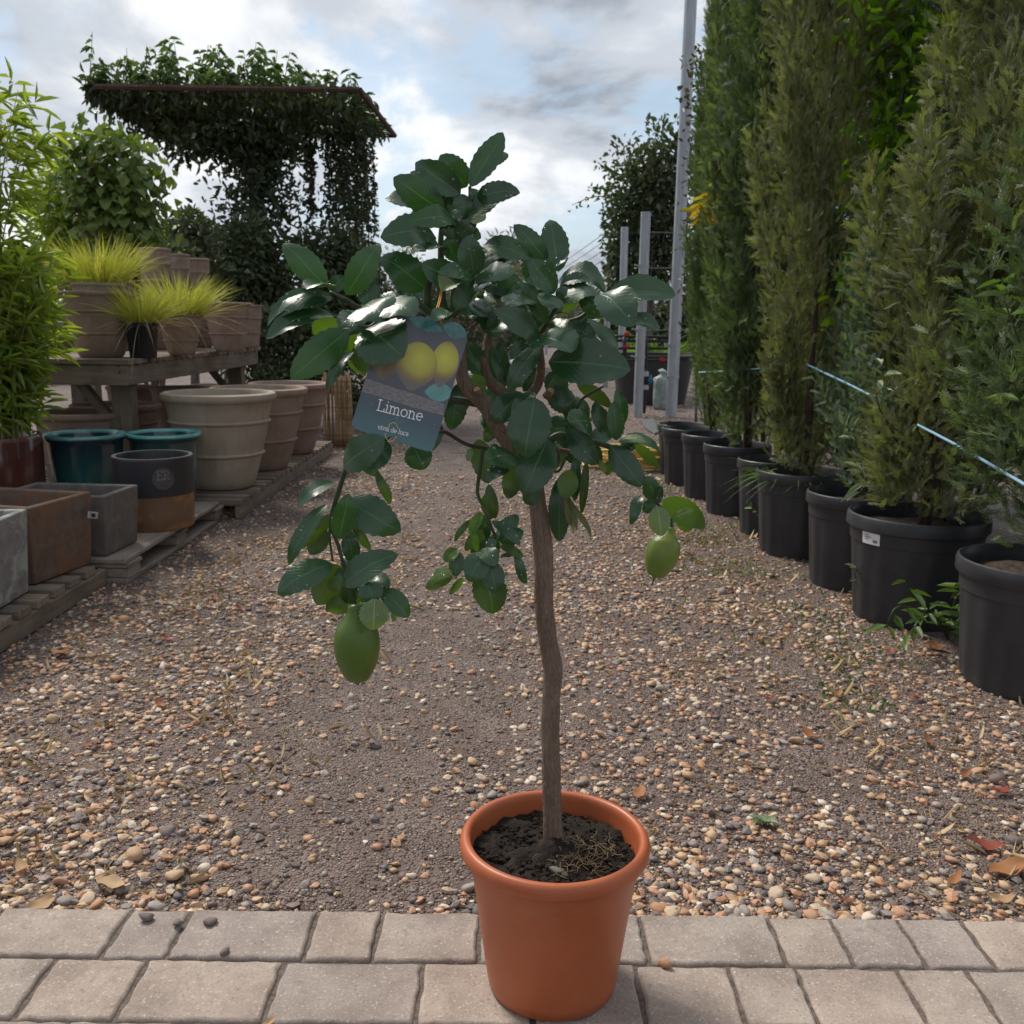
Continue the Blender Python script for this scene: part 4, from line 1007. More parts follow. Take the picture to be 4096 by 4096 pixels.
def line_fx(x0, y0, x1, y1):
    p0, p1 = Vector(C2(x0, y0)), Vector(C2(x1, y1)); d = (p1 - p0).normalized(); nrm = Vector((-d.y, d.x))
    return lambda a, b: tuple(p0 + d * a + nrm * b)
def fit_text(s, x0, y0, x1, y1): return (Vector(C2(x1, y1)) - Vector(C2(x0, y0))).length / sum(GL[ch][0] for ch in s)
inkw = simple('white_ink', (.85, .86, .86), .3, .02, 5, 0)
mb = MB(); text_mesh(mb, 'Limone', line_fx(944, 1542, 1300, 1632), fit_text('Limone', 944, 1542, 1300, 1632), .00125); mb.build('lettering', inkw, CARD)
mb = MB(); text_mesh(mb, 'vivai de luca', line_fx(948, 1688, 1188, 1748), fit_text('vivai de luca', 948, 1688, 1188, 1748), .00062); mb.build('lettering', inkw, CARD)
mb = MB()
stroke(mb, [C2(*p) for p in ((1030, 1675), (1050, 1650), (1075, 1640), (1095, 1648), (1112, 1690))], .0008); stroke(mb, [C2(*p) for p in ((1008, 1725), (1012, 1760), (1035, 1790), (1065, 1785), (1100, 1750))], .0008)
mb.build('lemon_emblem', simple('gold_ink', (.62, .46, .16), .3, .05, 5, 0), CARD)
mb = MB()
for a, b in (((1092, 1598), (1108, 1640)), ((1108, 1640), (1155, 1630))):
    lp = [a, ((a[0] + b[0]) / 2 + 10, (a[1] + b[1]) / 2 - 14), b, ((a[0] + b[0]) / 2 - 8, (a[1] + b[1]) / 2 + 12), a]; stroke(mb, [C2(*p) for p in lp], .0005)
mb.build('leaf_emblem', simple('teal_ink', (.12, .30, .30), .3, .05, 5, 0), CARD)
# droplets on the card
mb = MB()
for k in range(46):
    x = rd.uniform(-CW * .9, CW * .95); y = rd.uniform(-CH * .95, CH * .7); r = .0004 + .0010 * rd.random() ** 3
    if abs(x) < CW * .5 and -CH * .75 < y < -CH * .2: continue
    mb.lathe([(r, .0), (r * .8, r * .4), (r * .3, r * .6), (.00001, r * .62)], 7, (x, y, .0006))
o = mb.build('water_droplets', M['drop'], cardm, True); o['kind'] = 'stuff'
inv = cardm.matrix_world.inverted()
st_pts = [inv @ DP(*T(1, 1412, 768), TAGY), inv @ DP(*T(1, 1440, 680), TAGY + .02), inv @ DP(*T(1, 1458, 590), TAGY + .05)]
st_p2 = [p + Vector((.0018, 0, .001)) for p in st_pts]
MB().tube(st_pts, .0006, 6, 4).tube(st_p2, .0006, 6, 4).build('hanging_loop', simple('orange_cord', (.75, .33, .03), .5, .1, 40), cardm, True)
# ================================================================== LEFT SIDE: DECKS, TABLE, POTS
def m_wood(name, lo, hi, axis='x', wet=(.05, .038, .03)):
    st = {'x': (1.2, 26, 26), 'y': (26, 1.2, 26), 'z': (26, 26, 1.2)}[axis]
    t = NT(name); c = t.coord('Object', st); c2 = t.coord('Object')
    o = t.n('ShaderNodeObjectInfo')
    off = t.n('ShaderNodeVectorMath', operation='ADD'); t.l(c, off.inputs[0]); t.l(o.outputs['Random'], off.inputs[1])
    gr = t.noise(off.outputs[0], 3.0, 7, .68, .5); bl = t.noise(c2, 5, 5, .6)
    col = t.ramp(gr, [(.28, lo), (.55, tuple((a + b) / 2 for a, b in zip(lo, hi))), (.78, hi)])
    col = t.mix(t.ramp(bl, [(.45, (0,) * 3), (.72, (.6,) * 3)]), col, wet)
    col = t.mix(1.0, col, t.ramp(o.outputs['Random'], [(0, (.78, .76, .74)), (1, (1.2, 1.18, 1.15))]), 'MULTIPLY')
    return t.set(col, t.ramp(bl, [(.3, (.82,) * 3), (.8, (.6,) * 3)]), t.bump(gr, .6, .003), .3)
M['wood_x'] = m_wood('weathered_board_across', (0.119, 0.090, 0.070), (0.294, 0.235, 0.188), 'x')
M['wood_y'] = m_wood('weathered_board_along', (0.119, 0.090, 0.070), (0.294, 0.235, 0.188), 'y')
M['wood_z'] = m_wood('weathered_post', (0.119, 0.095, 0.075), (0.263, 0.219, 0.175), 'z')
M['wood_pale'] = m_wood('pale_post', (.20, .17, .12), (.32, .28, .20), 'z')
M['pallet'] = m_wood('grey_pallet_wood', (0.163, 0.131, 0.115), (0.375, 0.319, 0.275), 'y')
M['screw'] = simple('rusty_screw', (.05, .035, .03), .6, .3, 50)
DZ = .098
rl = random.Random(21)
def board(name, parent, mat, x0, y0, z0, x1, y1, z1, bev=.003):
    o = MB().box(0, 0, 0, x1 - x0, y1 - y0, z1 - z0, .0015, rl).build(name, mat, parent, False, bev, 1); o.location = Vector((x0, y0, z0)) - Vector(parent.location); return o
def deck(x0, x1, y0, y1, pitch, width, label):
    d = empty('slatted_deck', (x1, y0, 0), 0, label, 'deck')
    board('fascia_board', d, M['wood_y'], x1 - .028, y0, .004, x1, y1, DZ - .030)
    board('fascia_board', d, M['wood_y'], x0, y0, .004, x0 + .028, y1, DZ - .030)
    board('joist', d, M['wood_y'], (x0 + x1) / 2 - .03, y0 + .02, .004, (x0 + x1) / 2 + .03, y1 - .02, DZ - .031)
    y = y0
    while y + width <= y1 + .001:
        dz_ = rl.uniform(-.0015, .0015)
        board('slat', d, M['wood_x'], x0, y, DZ - .0285 + dz_, x1 + rl.uniform(-.003, .003), y + width, DZ + dz_, .002); y += pitch
    return d
deck(-2.75, -1.50, 1.98, 3.44, .118, .076, 'low slatted timber deck under the stone troughs')
deck(-2.75, -1.345, 4.66, 7.15, .112, .078, 'low slatted timber deck under the three big clay planters')
pl = empty('wooden_pallet', (-1.45, 3.46, 0), 0, 'rough grey wooden pallet under the ER pot between the two decks', 'pallet')
for k in range(5):
    x1 = -1.425 - k * .235 - rl.uniform(0, .01); board('plank', pl, M['pallet'], x1 - .15 - rl.uniform(0, .03), 3.455 + rl.uniform(0, .02), .078, x1, 4.645 - rl.uniform(0, .02), .098 + rl.uniform(0, .002), .004)
for k in range(3):
    board('bearer', pl, M['pallet'], -2.55, 3.47 + k * .53, .060, -1.425, 3.60 + k * .53, .0775, .003)
    for q in range(3): board('block', pl, M['pallet'], -1.545 - q * .45, 3.48 + k * .53, .021, -1.43 - q * .45, 3.59 + k * .53, .0595, .004)
for q in range(3): board('bottom_plank', pl, M['pallet'], -1.55 - q * .45, 3.46, .002, -1.432 - q * .45, 4.64, .0205, .003)

# ---- table
TZ = .775
tb = empty('slatted_table', (-1.9, 4.76, 0), 0, 'grey timber slatted plant table loaded with clay pots and grasses', 'table')
board('apron', tb, M['wood_y'], -1.932, 4.79, TZ - .125, -1.90, 7.18, TZ - .026)
board('apron', tb, M['wood_x'], -3.20, 4.757, TZ - .125, -1.90, 4.788, TZ - .026)
board('apron', tb, M['wood_x'], -3.20, 7.182, TZ - .125, -1.90, 7.212, TZ - .026)
board('apron', tb, M['wood_y'], -3.20, 4.79, TZ - .125, -3.168, 7.18, TZ - .026)
y = 4.745
while y < 7.2:
    board('slat', tb, M['wood_x'], -3.21, y, TZ - .0245, -1.888 + rl.uniform(-.006, .006), y + .075, TZ, .002); y += .098
for (x, y, w_) in ((-1.99, 4.93, .095), (-1.99, 6.95, .095), (-3.12, 4.93, .095), (-3.12, 6.95, .095), (-2.55, 4.93, .095)):
    board('leg', tb, M['wood_z'], x - w_ / 2, y - w_ / 2, .0, x + w_ / 2, y + w_ / 2, TZ - .127 if abs(x + 1.99) > .1 else TZ - .127)
o = MB().box(-.02, -.03, -.16, .02, .03, .16).build('brace', M['wood_z'], tb, False, .002, 1); o.location = Vector((-2.11, 4.90, TZ - .235)) - Vector(tb.location); o.rotation_euler = (0, rad(-38), 0)
o = MB().box(-.02, -.03, -.16, .02, .03, .16).build('brace', M['wood_z'], tb, False, .002, 1); o.location = Vector((-2.11, 6.95, TZ - .235)) - Vector(tb.location); o.rotation_euler = (0, rad(-38), 0)
for (u, v) in ((118.5, 366), (119.5, 372.5)):
    p = DP(u, v, 4.755); o = MB().lathe([(.0001, .002), (.004, .002), (.0055, 0)], 10).build('screw', M['screw'], tb); o.matrix_local = Matrix.Translation(p - Vector(tb.location)) @ Matrix.Rotation(rad(90), 4, 'X')
board('apron', tb, M['wood_x'], -3.1, 4.95, TZ - .12, -1.94, 4.98, TZ - .03)
# post further back under the table
o = MB().box(-.06, -.06, 0, .06, .06, .74).build('timber_post', M['wood_pale'], None, False, .004, 1); p = DP(92, 395, 8.0); o.location = (p.x, 8.0, 0)
tag(o, 'pale square timber post standing behind the slatted table', 'post')

# ---- clay planters
def m_clay(name, lo, hi, bloom=(.40, .34, .28), bl=.55):
    t = NT(name); c = t.coord('Object'); o = t.n('ShaderNodeObjectInfo')
    off = t.n('ShaderNodeVectorMath', operation='ADD'); t.l(c, off.inputs[0]); t.l(o.outputs['Random'], off.inputs[1])
    a = t.noise(off.outputs[0], 6, 6, .6, .5); f = t.noise(c, 160, 4, .6); b = t.noise(off.outputs[0], 3.2, 7, .68, 1.0)
    st = t.noise(t.coord('Object', (9, 9, 1.2)), 2.0, 5, .6, .4)
    col = t.ramp(a, [(.3, lo), (.7, hi)])
    col = t.mix(t.ramp(b, [(.46, (0,) * 3), (.70, (bl,) * 3)]), col, bloom)
    col = t.mix(t.ramp(st, [(.52, (0,) * 3), (.78, (.45,) * 3)]), col, tuple(x * .6 for x in lo))
    col = t.mix(t.ramp(f, [(.68, (0,) * 3), (.78, (.5,) * 3)]), col, tuple(x * .45 for x in lo))
    return t.set(col, .85, t.bump(t.math('ADD', a, t.math('MULTIPLY', f, .5)), .25, .004), .28)
M['clay'] = m_clay('grey_brown_clay', (0.232, 0.163, 0.129), (0.310, 0.229, 0.184))
M['clay_pale'] = m_clay('pale_clay', (0.299, 0.243, 0.187), (0.382, 0.320, 0.253), (0.475, 0.423, 0.351), 0.516)
M['clay_dark'] = m_clay('dark_clay', (0.216, 0.146, 0.118), (0.294, 0.210, 0.173), (0.408, 0.324, 0.276), .4)
def planter_profile(R, h, bands=(.36, .70), rb=.62, th=.03, rim=.022):
    """rolled rim, two raised cords, tapered wall"""
    P = [(.0001, 0), (rb * R - .006, 0), (rb * R, .006)]
    def wall(f): return R * (rb + (.955 - rb) * (f ** .80))
    fs = sorted([.08, .2, .3, .45, .55, .62, .8, .9] + [b + d for b in bands for d in (-.022, -.014, -.005, .005, .014, .022)])
    for f in fs:
        r = wall(f)
        for b in bands:
            d = abs(f - b)
            if d < .007: r += .011 * R / .25
            elif d < .016: r += .007 * R / .25
        P.append((r, f * h))
    z0 = h - rim * 1.7
    P += [(wall(.93), z0 - .004), (R - rim * .55, z0), (R - rim * .12, z0 + rim * .3), (R, z0 + rim * .8), (R - rim * .15, h - rim * .25), (R - rim * .6, h - .001), (R - rim * 1.1, h), (R - rim * 1.5, h - rim * .3)]
    P += [(wall(.9) - th, h - rim * 2), (wall(.5) - th, h * .5), (rb * R - th * .6, .03), (.0001, .03)]
    return P
def fit(uL, uR, vrf, y, zd):
    """radius, height and place of a round pot at distance y from its rim in the photograph"""
    vc = vrf
    a, b = DP(uL, vc, y), DP(uR, vc, y); R = (b.x - a.x) / 2; x = (a.x + b.x) / 2
    h = DP((uL + uR) / 2, vrf, y - R * .97).z - zd
    return x, y, R, h
A2 = lambda x, y: (x * .18115, 325 + y * .18115)
A1 = lambda x, y: (x * .18115, 50 + y * .18115)
def planter(cx0, cx1, cy, y, zd, mat, label, crop=A2, name='clay_planter', cat='planter', group=None, rb=.62, bands=(.36, .70), rim=.022, h=None, gap=0):
    (uL, v), (uR, _) = crop(cx0, cy), crop(cx1, cy)
    x, y, R, hh = fit(uL, uR, v, y, zd); hh = h or hh
    o = MB().lathe(planter_profile(R, hh, bands, rb, .028 * min(1, R / .25 + .2), rim * min(1.2, R / .25)), 72).build(name, mat, None, True, angle=50)
    o.location = (x, y, zd + .0005); tag(o, label, cat, group); return o, x, y, R, hh
ZP = DZ + .003
big1 = planter(898, 1517, 392, 5.06, ZP, M['clay_pale'], 'largest pale clay planter with two raised bands, on deck beside table leg', rb=.54)
big2 = planter(1155, 1695, 362, 5.72, ZP, M['clay'], 'grey brown banded clay planter between the pale planter and the last planter', rb=.53)
big3 = planter(1370, 1820, 332, 6.42, ZP, M['clay_dark'], 'clay planter at far end of deck beside the reed screen', rb=.53)
planter(200, 705, 505, 4.98, ZP, M['clay_dark'], 'wide dark clay planter behind the deep green glazed pot', rb=.7, h=.40)
planter(400, 880, 455, 5.75, ZP, M['clay_dark'], 'dark clay planter behind the table leg near the ground', rb=.7)
planter(590, 870, 345, 6.6, ZP, M['clay'], 'brown clay planter standing under the table behind its front leg', rb=.7)
planter(835, 1145, 352, 6.3, ZP, M['clay_dark'], 'shadowed clay planter under the table beside the pale planter', rb=.7)
planter(1040, 1232, 335, 7.3, ZP, M['clay_dark'], 'dark clay pot deep under the far half of the table', rb=.7)

# glazed pots
def m_glaze(name, top, mid, low, rim, h):
    t = NT(name); c = t.coord('Object'); sp = t.n('ShaderNodeSeparateXYZ'); t.l(c, sp.inputs[0])
    run = t.noise(t.coord('Object', (14, 14, 1.5)), 2, 5, .6, .3)
    f = t.math('ADD', t.math('DIVIDE', sp.outputs[2], h), t.math('MULTIPLY', t.math('SUBTRACT', run, .5), .22))
    col = t.ramp(f, [(.05, low), (.5, mid), (.86, top)])
    col = t.mix(t.ramp(t.math('DIVIDE', sp.outputs[2], h), [(.950, (0,) * 3), (.972, (1,) * 3)]), col, rim)
    return t.set(col, .16, t.bump(run, .08, .004), .55, Coat_Weight=.25)
def glazed_profile(R, h, rb=.72):
    P = [(.0001, 0), (R * rb, 0), (R * rb + .004, .005), (R * (rb + .1), h * .35), (R * .90, h * .75), (R * .915, h * .87), (R * .93, h * .9), (R * .985, h * .93), (R, h * .955), (R, h * .985), (R * .985, h), (R * .92, h), (R * .875, h * .97), (R * .85, h * .86), (R * .80, h * .6), (R * .70, h * .1), (.0001, h * .1)]
    return P
for (x0, x1, cy, y, cols, lab) in ((258, 682, 622, 4.42, ((.012, .030, .042), (.016, .078, .076), (.018, .090, .084), (.10, .27, .28)), 'dark blue green glazed pot with pale turquoise lip'),
                                   (705, 1105, 615, 4.62, ((.016, .052, .050), (.030, .105, .090), (.075, .115, .095), (.13, .40, .40)), 'sea green glazed pot with bright turquoise lip behind the ER pot')):
    (uL, v), (uR, _) = A2(x0, cy), A2(x1, cy); x, y, R, h = fit(uL, uR, v, y, ZP)
    o = MB().lathe(glazed_profile(R, h), 72).build('glazed_pot', m_glaze('glaze', *cols, h), None, True, angle=50); o.location = (x, y, ZP); tag(o, lab, 'pot')
# bamboo pot
xb, yb, Rb = -2.30, 4.12, .245
hb = DP(30, 437, yb - .05).z - ZP
P = [(.0001, 0), (Rb * .93, 0), (Rb * .96, .01), (Rb * .965, hb * .16), (Rb * .975, hb * .17), (Rb, hb * .6), (Rb, hb - .014), (Rb - .006, hb), (Rb - .024, hb), (Rb - .032, hb - .012), (Rb - .04, hb * .75), (.0001, hb * .75)]
bp = empty('glazed_pot', (xb, yb, ZP), 0, 'tall maroon brown glazed pot planted with bamboo', 'pot')
MB().lathe(P, 72).build('pot_body', m_glaze('maroon_glaze', (.075, .026, .022), (.085, .030, .024), (.15, .10, .07), (.13, .06, .05), hb), bp, True, angle=50)
o = MB().lathe([(.0001, hb * .86), (Rb - .05, hb * .86), (Rb - .034, hb * .85)], 40).build('soil', M['soil'], bp, True)
# ER pot: dark glazed upper, bare clay foot, round stamp
(uL, v), (uR, _) = A2(630, 745), A2(1057, 745); xe, ye, Re, he = fit(uL, uR, v, 4.06, ZP)
er = empty('two_tone_pot', (xe, ye, ZP), 0, 'charcoal pot with brown foot and round stamp reading ER', 'pot')
def m_er():
    t = NT('charcoal_over_clay'); c = t.coord('Object'); sp = t.n('ShaderNodeSeparateXYZ'); t.l(c, sp.inputs[0])
    f = t.math('ADD', t.math('DIVIDE', sp.outputs[2], he), t.math('MULTIPLY', t.math('SUBTRACT', t.noise(c, 9, 3), .5), .02))
    clay = t.mix(t.ramp(t.noise(c, 7, 4, .6, .6), [(.48, (0,) * 3), (.56, (.75,) * 3)]), (.26, .13, .055), (.12, .075, .05))
    col = t.mix(t.ramp(f, [(.468, (0,) * 3), (.472, (1,) * 3)]), clay, (.026, .026, .031))
    return t.set(col, .5, t.bump(t.noise(c, 200, 3), .1, .001), .4)
M['er'] = m_er(); M['er_stamp'] = simple('charcoal_stamp', (.060, .055, .055), .42, .15, 60, .1)
P = [(.0001, 0), (Re * .93, 0), (Re * .955, .008), (Re * .965, he * .25), (Re * .97, he * .468), (Re * .974, he * .475), (Re * .985, he * .9), (Re, he * .955), (Re, he * .985), (Re * .985, he), (Re * .9, he), (Re * .875, he * .97), (Re * .86, he * .5), (Re * .84, .03), (.0001, .03)]
MB().lathe(P, 80).build('pot_body', M['er'], er, True, angle=40)
pe = DP(*A2(895, 855), ye - Re); az = math.atan2(pe.x - xe, -(pe.y - ye)); az = math.asin(max(-1, min(1, (DP(*A2(895, 855), ye - Re * .95).x - xe) / Re)))
zst = DP(*A2(895, 855), ye - Re * .95).z - ZP; rs = Re * .285
def on_wall(a, z, off): r = Re * .978 + off; return (r * math.sin(az + a / Re), -r * math.cos(az + a / Re), zst + z)
mb = MB()
ring = [(rs, .0015), (rs * .97, .004), (rs * .9, .004), (rs * .87, .0018), (rs * .4, .0018), (.0002, .0018)]
vs = []; n = 40
for r, o_ in ring: vs += [on_wall(r * math.cos(6.2832 * k / n), r * math.sin(6.2832 * k / n), o_) for k in range(n)]
mb.add(vs, [(l * n + k, l * n + (k + 1) % n, (l + 1) * n + (k + 1) % n, (l + 1) * n + k) for l in range(len(ring) - 1) for k in range(n)])
STAMP = mb.build('round_stamp', M['er_stamp'], er, True, angle=30)
class WallMB(MB):
    def add(s, vs, fs): return MB.add(s, [on_wall(x - rs * .60, y - rs * .05, .0042) for x, y, z in vs] + [on_wall(x - rs * .60, y - rs * .05, .0015) for x, y, z in vs], [(0, 1, 2, 3)] + [(i, i + 4, (i + 1) % 4 + 4, (i + 1) % 4) for i in range(4)])
M['er_let'] = simple('worn_stamp_letters', (.13, .115, .11), .45, .15, 60, .1)
mb = WallMB(); text_mesh(mb, 'ER', lambda a, b: (a, b), rs * .76, rs * .13, 0); mb.build('lettering', M['er_let'], STAMP)
mb = WallMB()
for k in range(7): stroke(mb, [(rs * (.12 + .14 * k), -rs * .42), (rs * (.20 + .14 * k), -rs * .42)], rs * .14, 0)
mb.build('small_relief', M['er_stamp'], STAMP)

# stone troughs
def m_trough(name, a, b, patch, pf):
    t = NT(name); c = t.coord('Object'); n1_ = t.noise(c, 22, 6, .65, .4); n2_ = t.noise(c, 140, 4, .7); n3 = t.noise(c, 11, 6, .7, 1.2)
    col = t.ramp(n1_, [(.3, a), (.7, b)])
    col = t.mix(t.ramp(n3, [(.5 - pf, (0,) * 3), (.62, (.8,) * 3)]), col, patch)
    col = t.mix(t.ramp(n2_, [(.62, (0,) * 3), (.74, (.6,) * 3)]), col, tuple(min(1, x * 2.2) for x in b))
    return t.set(col, .8, t.bump(t.math('ADD', n1_, n2_), .55, .004), .3)
def trough(p_near, p_far, ztop, depth, wall, mat, label, name='stone_trough'):
    """open box: its path-side face runs from p_near to p_far (on the deck), body reaching away from the path"""
    a, b = Vector(p_near), Vector(p_far); d = (b - a); L = d.length; d.normalize(); nrm = Vector((-d.y, d.x, 0))
    h = ztop - ZP
    o_ = [(0, 0), (L, 0), (L, depth), (0, depth)]; i_ = [(wall, wall), (L - wall, wall), (L - wall, depth - wall), (wall, depth - wall)]
    ins = [(.012, .012), (L - .012, .012), (L - .012, depth - .012), (.012, depth - .012)]
    vs = [(x, y, 0) for x, y in ins] + [(x, y, h) for x, y in o_] + [(x, y, h) for x, y in i_] + [(x, y, .035) for x, y in i_]
    fs = [(3, 2, 1, 0), (12, 13, 14, 15)] + [(k, (k + 1) % 4, 4 + (k + 1) % 4, 4 + k) for k in range(4)] + [(4 + k, 4 + (k + 1) % 4, 8 + (k + 1) % 4, 8 + k) for k in range(4)] + [(8 + k, 8 + (k + 1) % 4, 12 + (k + 1) % 4, 12 + k) for k in range(4)]
    o = MB().add(vs, fs).build(name, mat, None, True, .007, 3, angle=60); o.matrix_world = Matrix((( d.x, nrm.x, 0, a.x), (d.y, nrm.y, 0, a.y), (0, 0, 1, ZP), (0, 0, 0, 1)))
    tag(o, label, 'trough'); return o
def wallz(u, v, p): return DP(u, v, p.y).z
n3 = GP(*A2(600, 1282), ZP); f3 = GP(*A2(783, 1192), ZP)
t3 = trough(n3, f3, wallz(*A2(600, 948), n3), .42, .028, m_trough('dark_stone', (0.090, 0.077, 0.072), (0.171, 0.148, 0.133), (0.108, 0.094, 0.090), .02), 'small dark grey stone trough next to the ER pot')
n2_ = GP(*A2(198, 1442), ZP); f2 = GP(*A2(534, 1312), ZP)
t2 = trough(n2_, f2, wallz(*A2(196, 1012), n2_), .55, .03, m_trough('rusty_stone', (.090, .062, .048), (.165, .115, .088), (.18, .088, .045), .05), 'rusty brown stone trough with metal latch on its corner')
f1 = GP(*A2(195, 1462), ZP); n1p = f1 + (f1 - f2).normalized() * .0 + Vector((.02, -.42, 0))
t1 = trough(n1p, f1 + Vector((0, -.006, 0)), wallz(*A2(190, 1012), f1), .40, .026, m_trough('lichen_stone', (0.153, 0.144, 0.140), (0.252, 0.234, 0.225), (0.360, 0.387, 0.342), .0), 'grey lichen mottled stone trough with greenish rim')
# small metal latch on the far corner of the rusty trough
lt_ = MB().box(-.026, -.002, -.012, .026, .002, .012).build('latch_plate', simple('galvanised', (.45, .47, .48), .4, .2, 60, .1, metal=.7), t2, False, .001, 1)
lt_.matrix_local = t2.matrix_world.inverted() @ Matrix.Translation(DP(*A2(512, 1050), f2.y - .05) + Vector((.0, 0, 0))) @ Matrix.Rotation(rad(75), 4, 'Z') @ Matrix.Rotation(rad(14), 4, 'Y')
o = MB().box(-.009, -.004, -.007, .009, .0035, .006).build('latch_hole', simple('latch_dark', (.01, .01, .01), .6, .1, 30), lt_)

# ---- pots on the table
TT = TZ + .001
p1 = planter(330, 745, 1330, 5.06, TT, M['clay'], 'banded clay planter on table corner with a smaller grassy pot inside', A1, rb=.56, rim=.016)
o, x, y, R, h = p1
inner_h = DP(*A1(540, 1250), 5.0).z - (TT + .06)
o = MB().lathe(planter_profile(R * .70, inner_h, (.6,), .6, .02, .012), 60).build('clay_pot', M['clay_pale'], None, True, angle=50); o.location = (x + .01, y, TT + .031); tag(o, 'small pale clay pot nested inside the banded planter', 'pot')
grass_spots = [(x + .01, y, TT + .031 + inner_h - .01, R * .62, .31, 'yellow grass tuft in the pot nested inside the banded planter', 520)]
(uL, v), (uR, _) = A1(690, 1505), A1(872, 1505); xk, yk, Rk, hk = fit(uL, uR, v, 5.02, TT)
o = MB().lathe([(.0001, 0), (Rk * .76, 0), (Rk * .78, .006), (Rk * .93, hk * .88), (Rk * .94, hk * .885), (Rk, hk * .9), (Rk, hk), (Rk * .95, hk), (Rk * .9, hk * .93), (Rk * .86, hk * .9), (.0001, hk * .9)], 60).build('nursery_pot', simple('black_nursery_plastic', (.010, .011, .016), .42, .2, 30, .05), None, True, angle=40); o.location = (xk, yk, TT); tag(o, 'round black nursery pot with yellow grass on table edge', 'pot')
grass_spots.append((xk, yk, TT + hk * .92, Rk * .78, .28, 'yellow grass tuft growing in the black nursery pot', 420))
o, x, y, R, h = planter(872, 1115, 1462, 5.45, TT, M['clay'], 'small banded clay pot with yellow grass beside the black nursery pot', A1, name='clay_pot', cat='pot', rb=.56, rim=.014)
grass_spots.append((x, y, TT + h - .02, R * .80, .32, 'yellow grass tuft in the small banded clay pot', 520))
planter(1120, 1385, 1392, 6.15, TT, M['clay_dark'], 'banded clay planter near the far table end', A1, rb=.56, rim=.014)
planter(1300, 1447, 1408, 6.9, TT, M['clay'], 'pale banded clay planter on the far table corner', A1, rb=.6, rim=.014)
planter(150, 460, 1500, 5.9, TT, M['clay_dark'], 'dark clay planter on the table behind the bamboo', A1, rb=.6, rim=.014)
planter(560, 840, 1490, 6.2, TT, M['clay'], 'clay planter standing behind the black nursery pot', A1, rb=.66, rim=.014)
planter(1010, 1190, 1480, 6.9, TT, M['clay_dark'], 'clay planter half hidden behind the small banded pot', A1, rb=.66, rim=.014)
# taller stacked pots behind
for (x0, x1, cy, y, lab) in ((755, 942, 1088, 6.35, 'tallest stacked clay pot behind the grasses'), (928, 1047, 1122, 6.75, 'middle stacked clay pot behind the grasses'), (1038, 1157, 1148, 7.0, 'lowest stacked clay pot behind the grasses')):
    (uL, v), (uR, _) = A1(x0, cy), A1(x1, cy); x, y, R, h = fit(uL, uR, v, y, TT)
    hb_ = h * .52
    o = MB().lathe(planter_profile(R * 1.12, hb_, (.5,), .62, .02, .012), 56).build('clay_pot', M['clay_dark'], None, True, angle=50); o.location = (x, y, TT); tag(o, lab.replace('stacked clay pot', 'base pot of the clay stack'), 'pot')
    o = MB().lathe(planter_profile(R, h - hb_ + .05, (.42, .72), .62, .02, .012), 56).build('clay_pot', M['clay'], None, True, angle=50); o.location = (x, y, TT + hb_ - .05); tag(o, lab, 'pot')
# ---- yellow grasses
M['ygrass'] = leafmat('yellow_grass', (.36, .41, .055), (.58, .56, .15), .45, .35, .35, (1.1, 1.1, .5))
M['ygrass_dry'] = leafmat('dry_grass', (.40, .28, .13), (.52, .40, .22), .6, .3, .3, (1, 1, .8))
def blade_mesh(name, P0, dirs, L, W, droop, seed, mat, parent):
    n = len(P0); rgx = np.random.default_rng(seed); k = 6
    d = unit(dirs); side = unit(np.cross(d, rgx.normal(size=(n, 3)))); hor = d.copy(); hor[:, 2] = 0; hor = unit(hor + 1e-6)
    V = []
    for i in range(k + 1):
        t = i / k; c = P0 + d * (L * t)[:, None] + (hor * (droop * L * t * t)[:, None]) * .6 - np.array([0, 0, 1.0]) * (droop * L * t ** 2.2)[:, None]
        w_ = (W * (1 - t) ** .7 + .0002)[:, None]
        V += [c - side * w_ / 2, c + side * w_ / 2]
    V = np.stack(V, 1).reshape(-1, 3); b = (np.arange(n) * 2 * (k + 1))[:, None]
    Q = np.concatenate([b + np.array([[2 * i, 2 * i + 1, 2 * i + 3, 2 * i + 2]]) for i in range(k)], 0)
    o = link(name, np_mesh(name, V, Q, True, np.repeat(rgx.random(n), 2 * (k + 1))), parent, mat); return o
for i, (x, y, z, r, L, lab, n) in enumerate(grass_spots):
    g = empty('grass_clump', (x, y, z), 0, lab, 'grass'); rgx = np.random.default_rng(50 + i)
    def mk(n, tilt, Lm, dr):
        rr_ = r * np.sqrt(rgx.random(n)); a = rgx.uniform(0, 6.28, n); P0 = np.stack([rr_ * np.cos(a), rr_ * np.sin(a), np.zeros(n)], 1)
        ti = np.abs(rgx.normal(0, tilt, n)) + rr_ / r * .45; d = np.stack([np.sin(ti) * np.cos(a), np.sin(ti) * np.sin(a), np.cos(ti)], 1) + rgx.normal(0, .12, (n, 3))
        return P0, d, Lm * rgx.uniform(.55, 1.08, n), dr * rgx.uniform(.3, 1.2, n)
    P0, d, LL, dr = mk(int(n * 1.2), .28, L, .24); b_ = blade_mesh('blades', P0, d, LL, np.full(len(P0), .0055), dr, i, M['ygrass'], g); b_['kind'] = 'stuff'
    P0, d, LL, dr = mk(70, .5, L * 1.0, 1.0); d[:, 2] *= .55; b_ = blade_mesh('dry_blades', P0, d, LL, np.full(len(P0), .0028), dr * .9, i + 30, M['ygrass_dry'], g); b_['kind'] = 'stuff'
    b_ = MB().lathe([(.0001, -.004), (r * 1.0, -.006)], 24).build('root_ball', M['soil'], g)

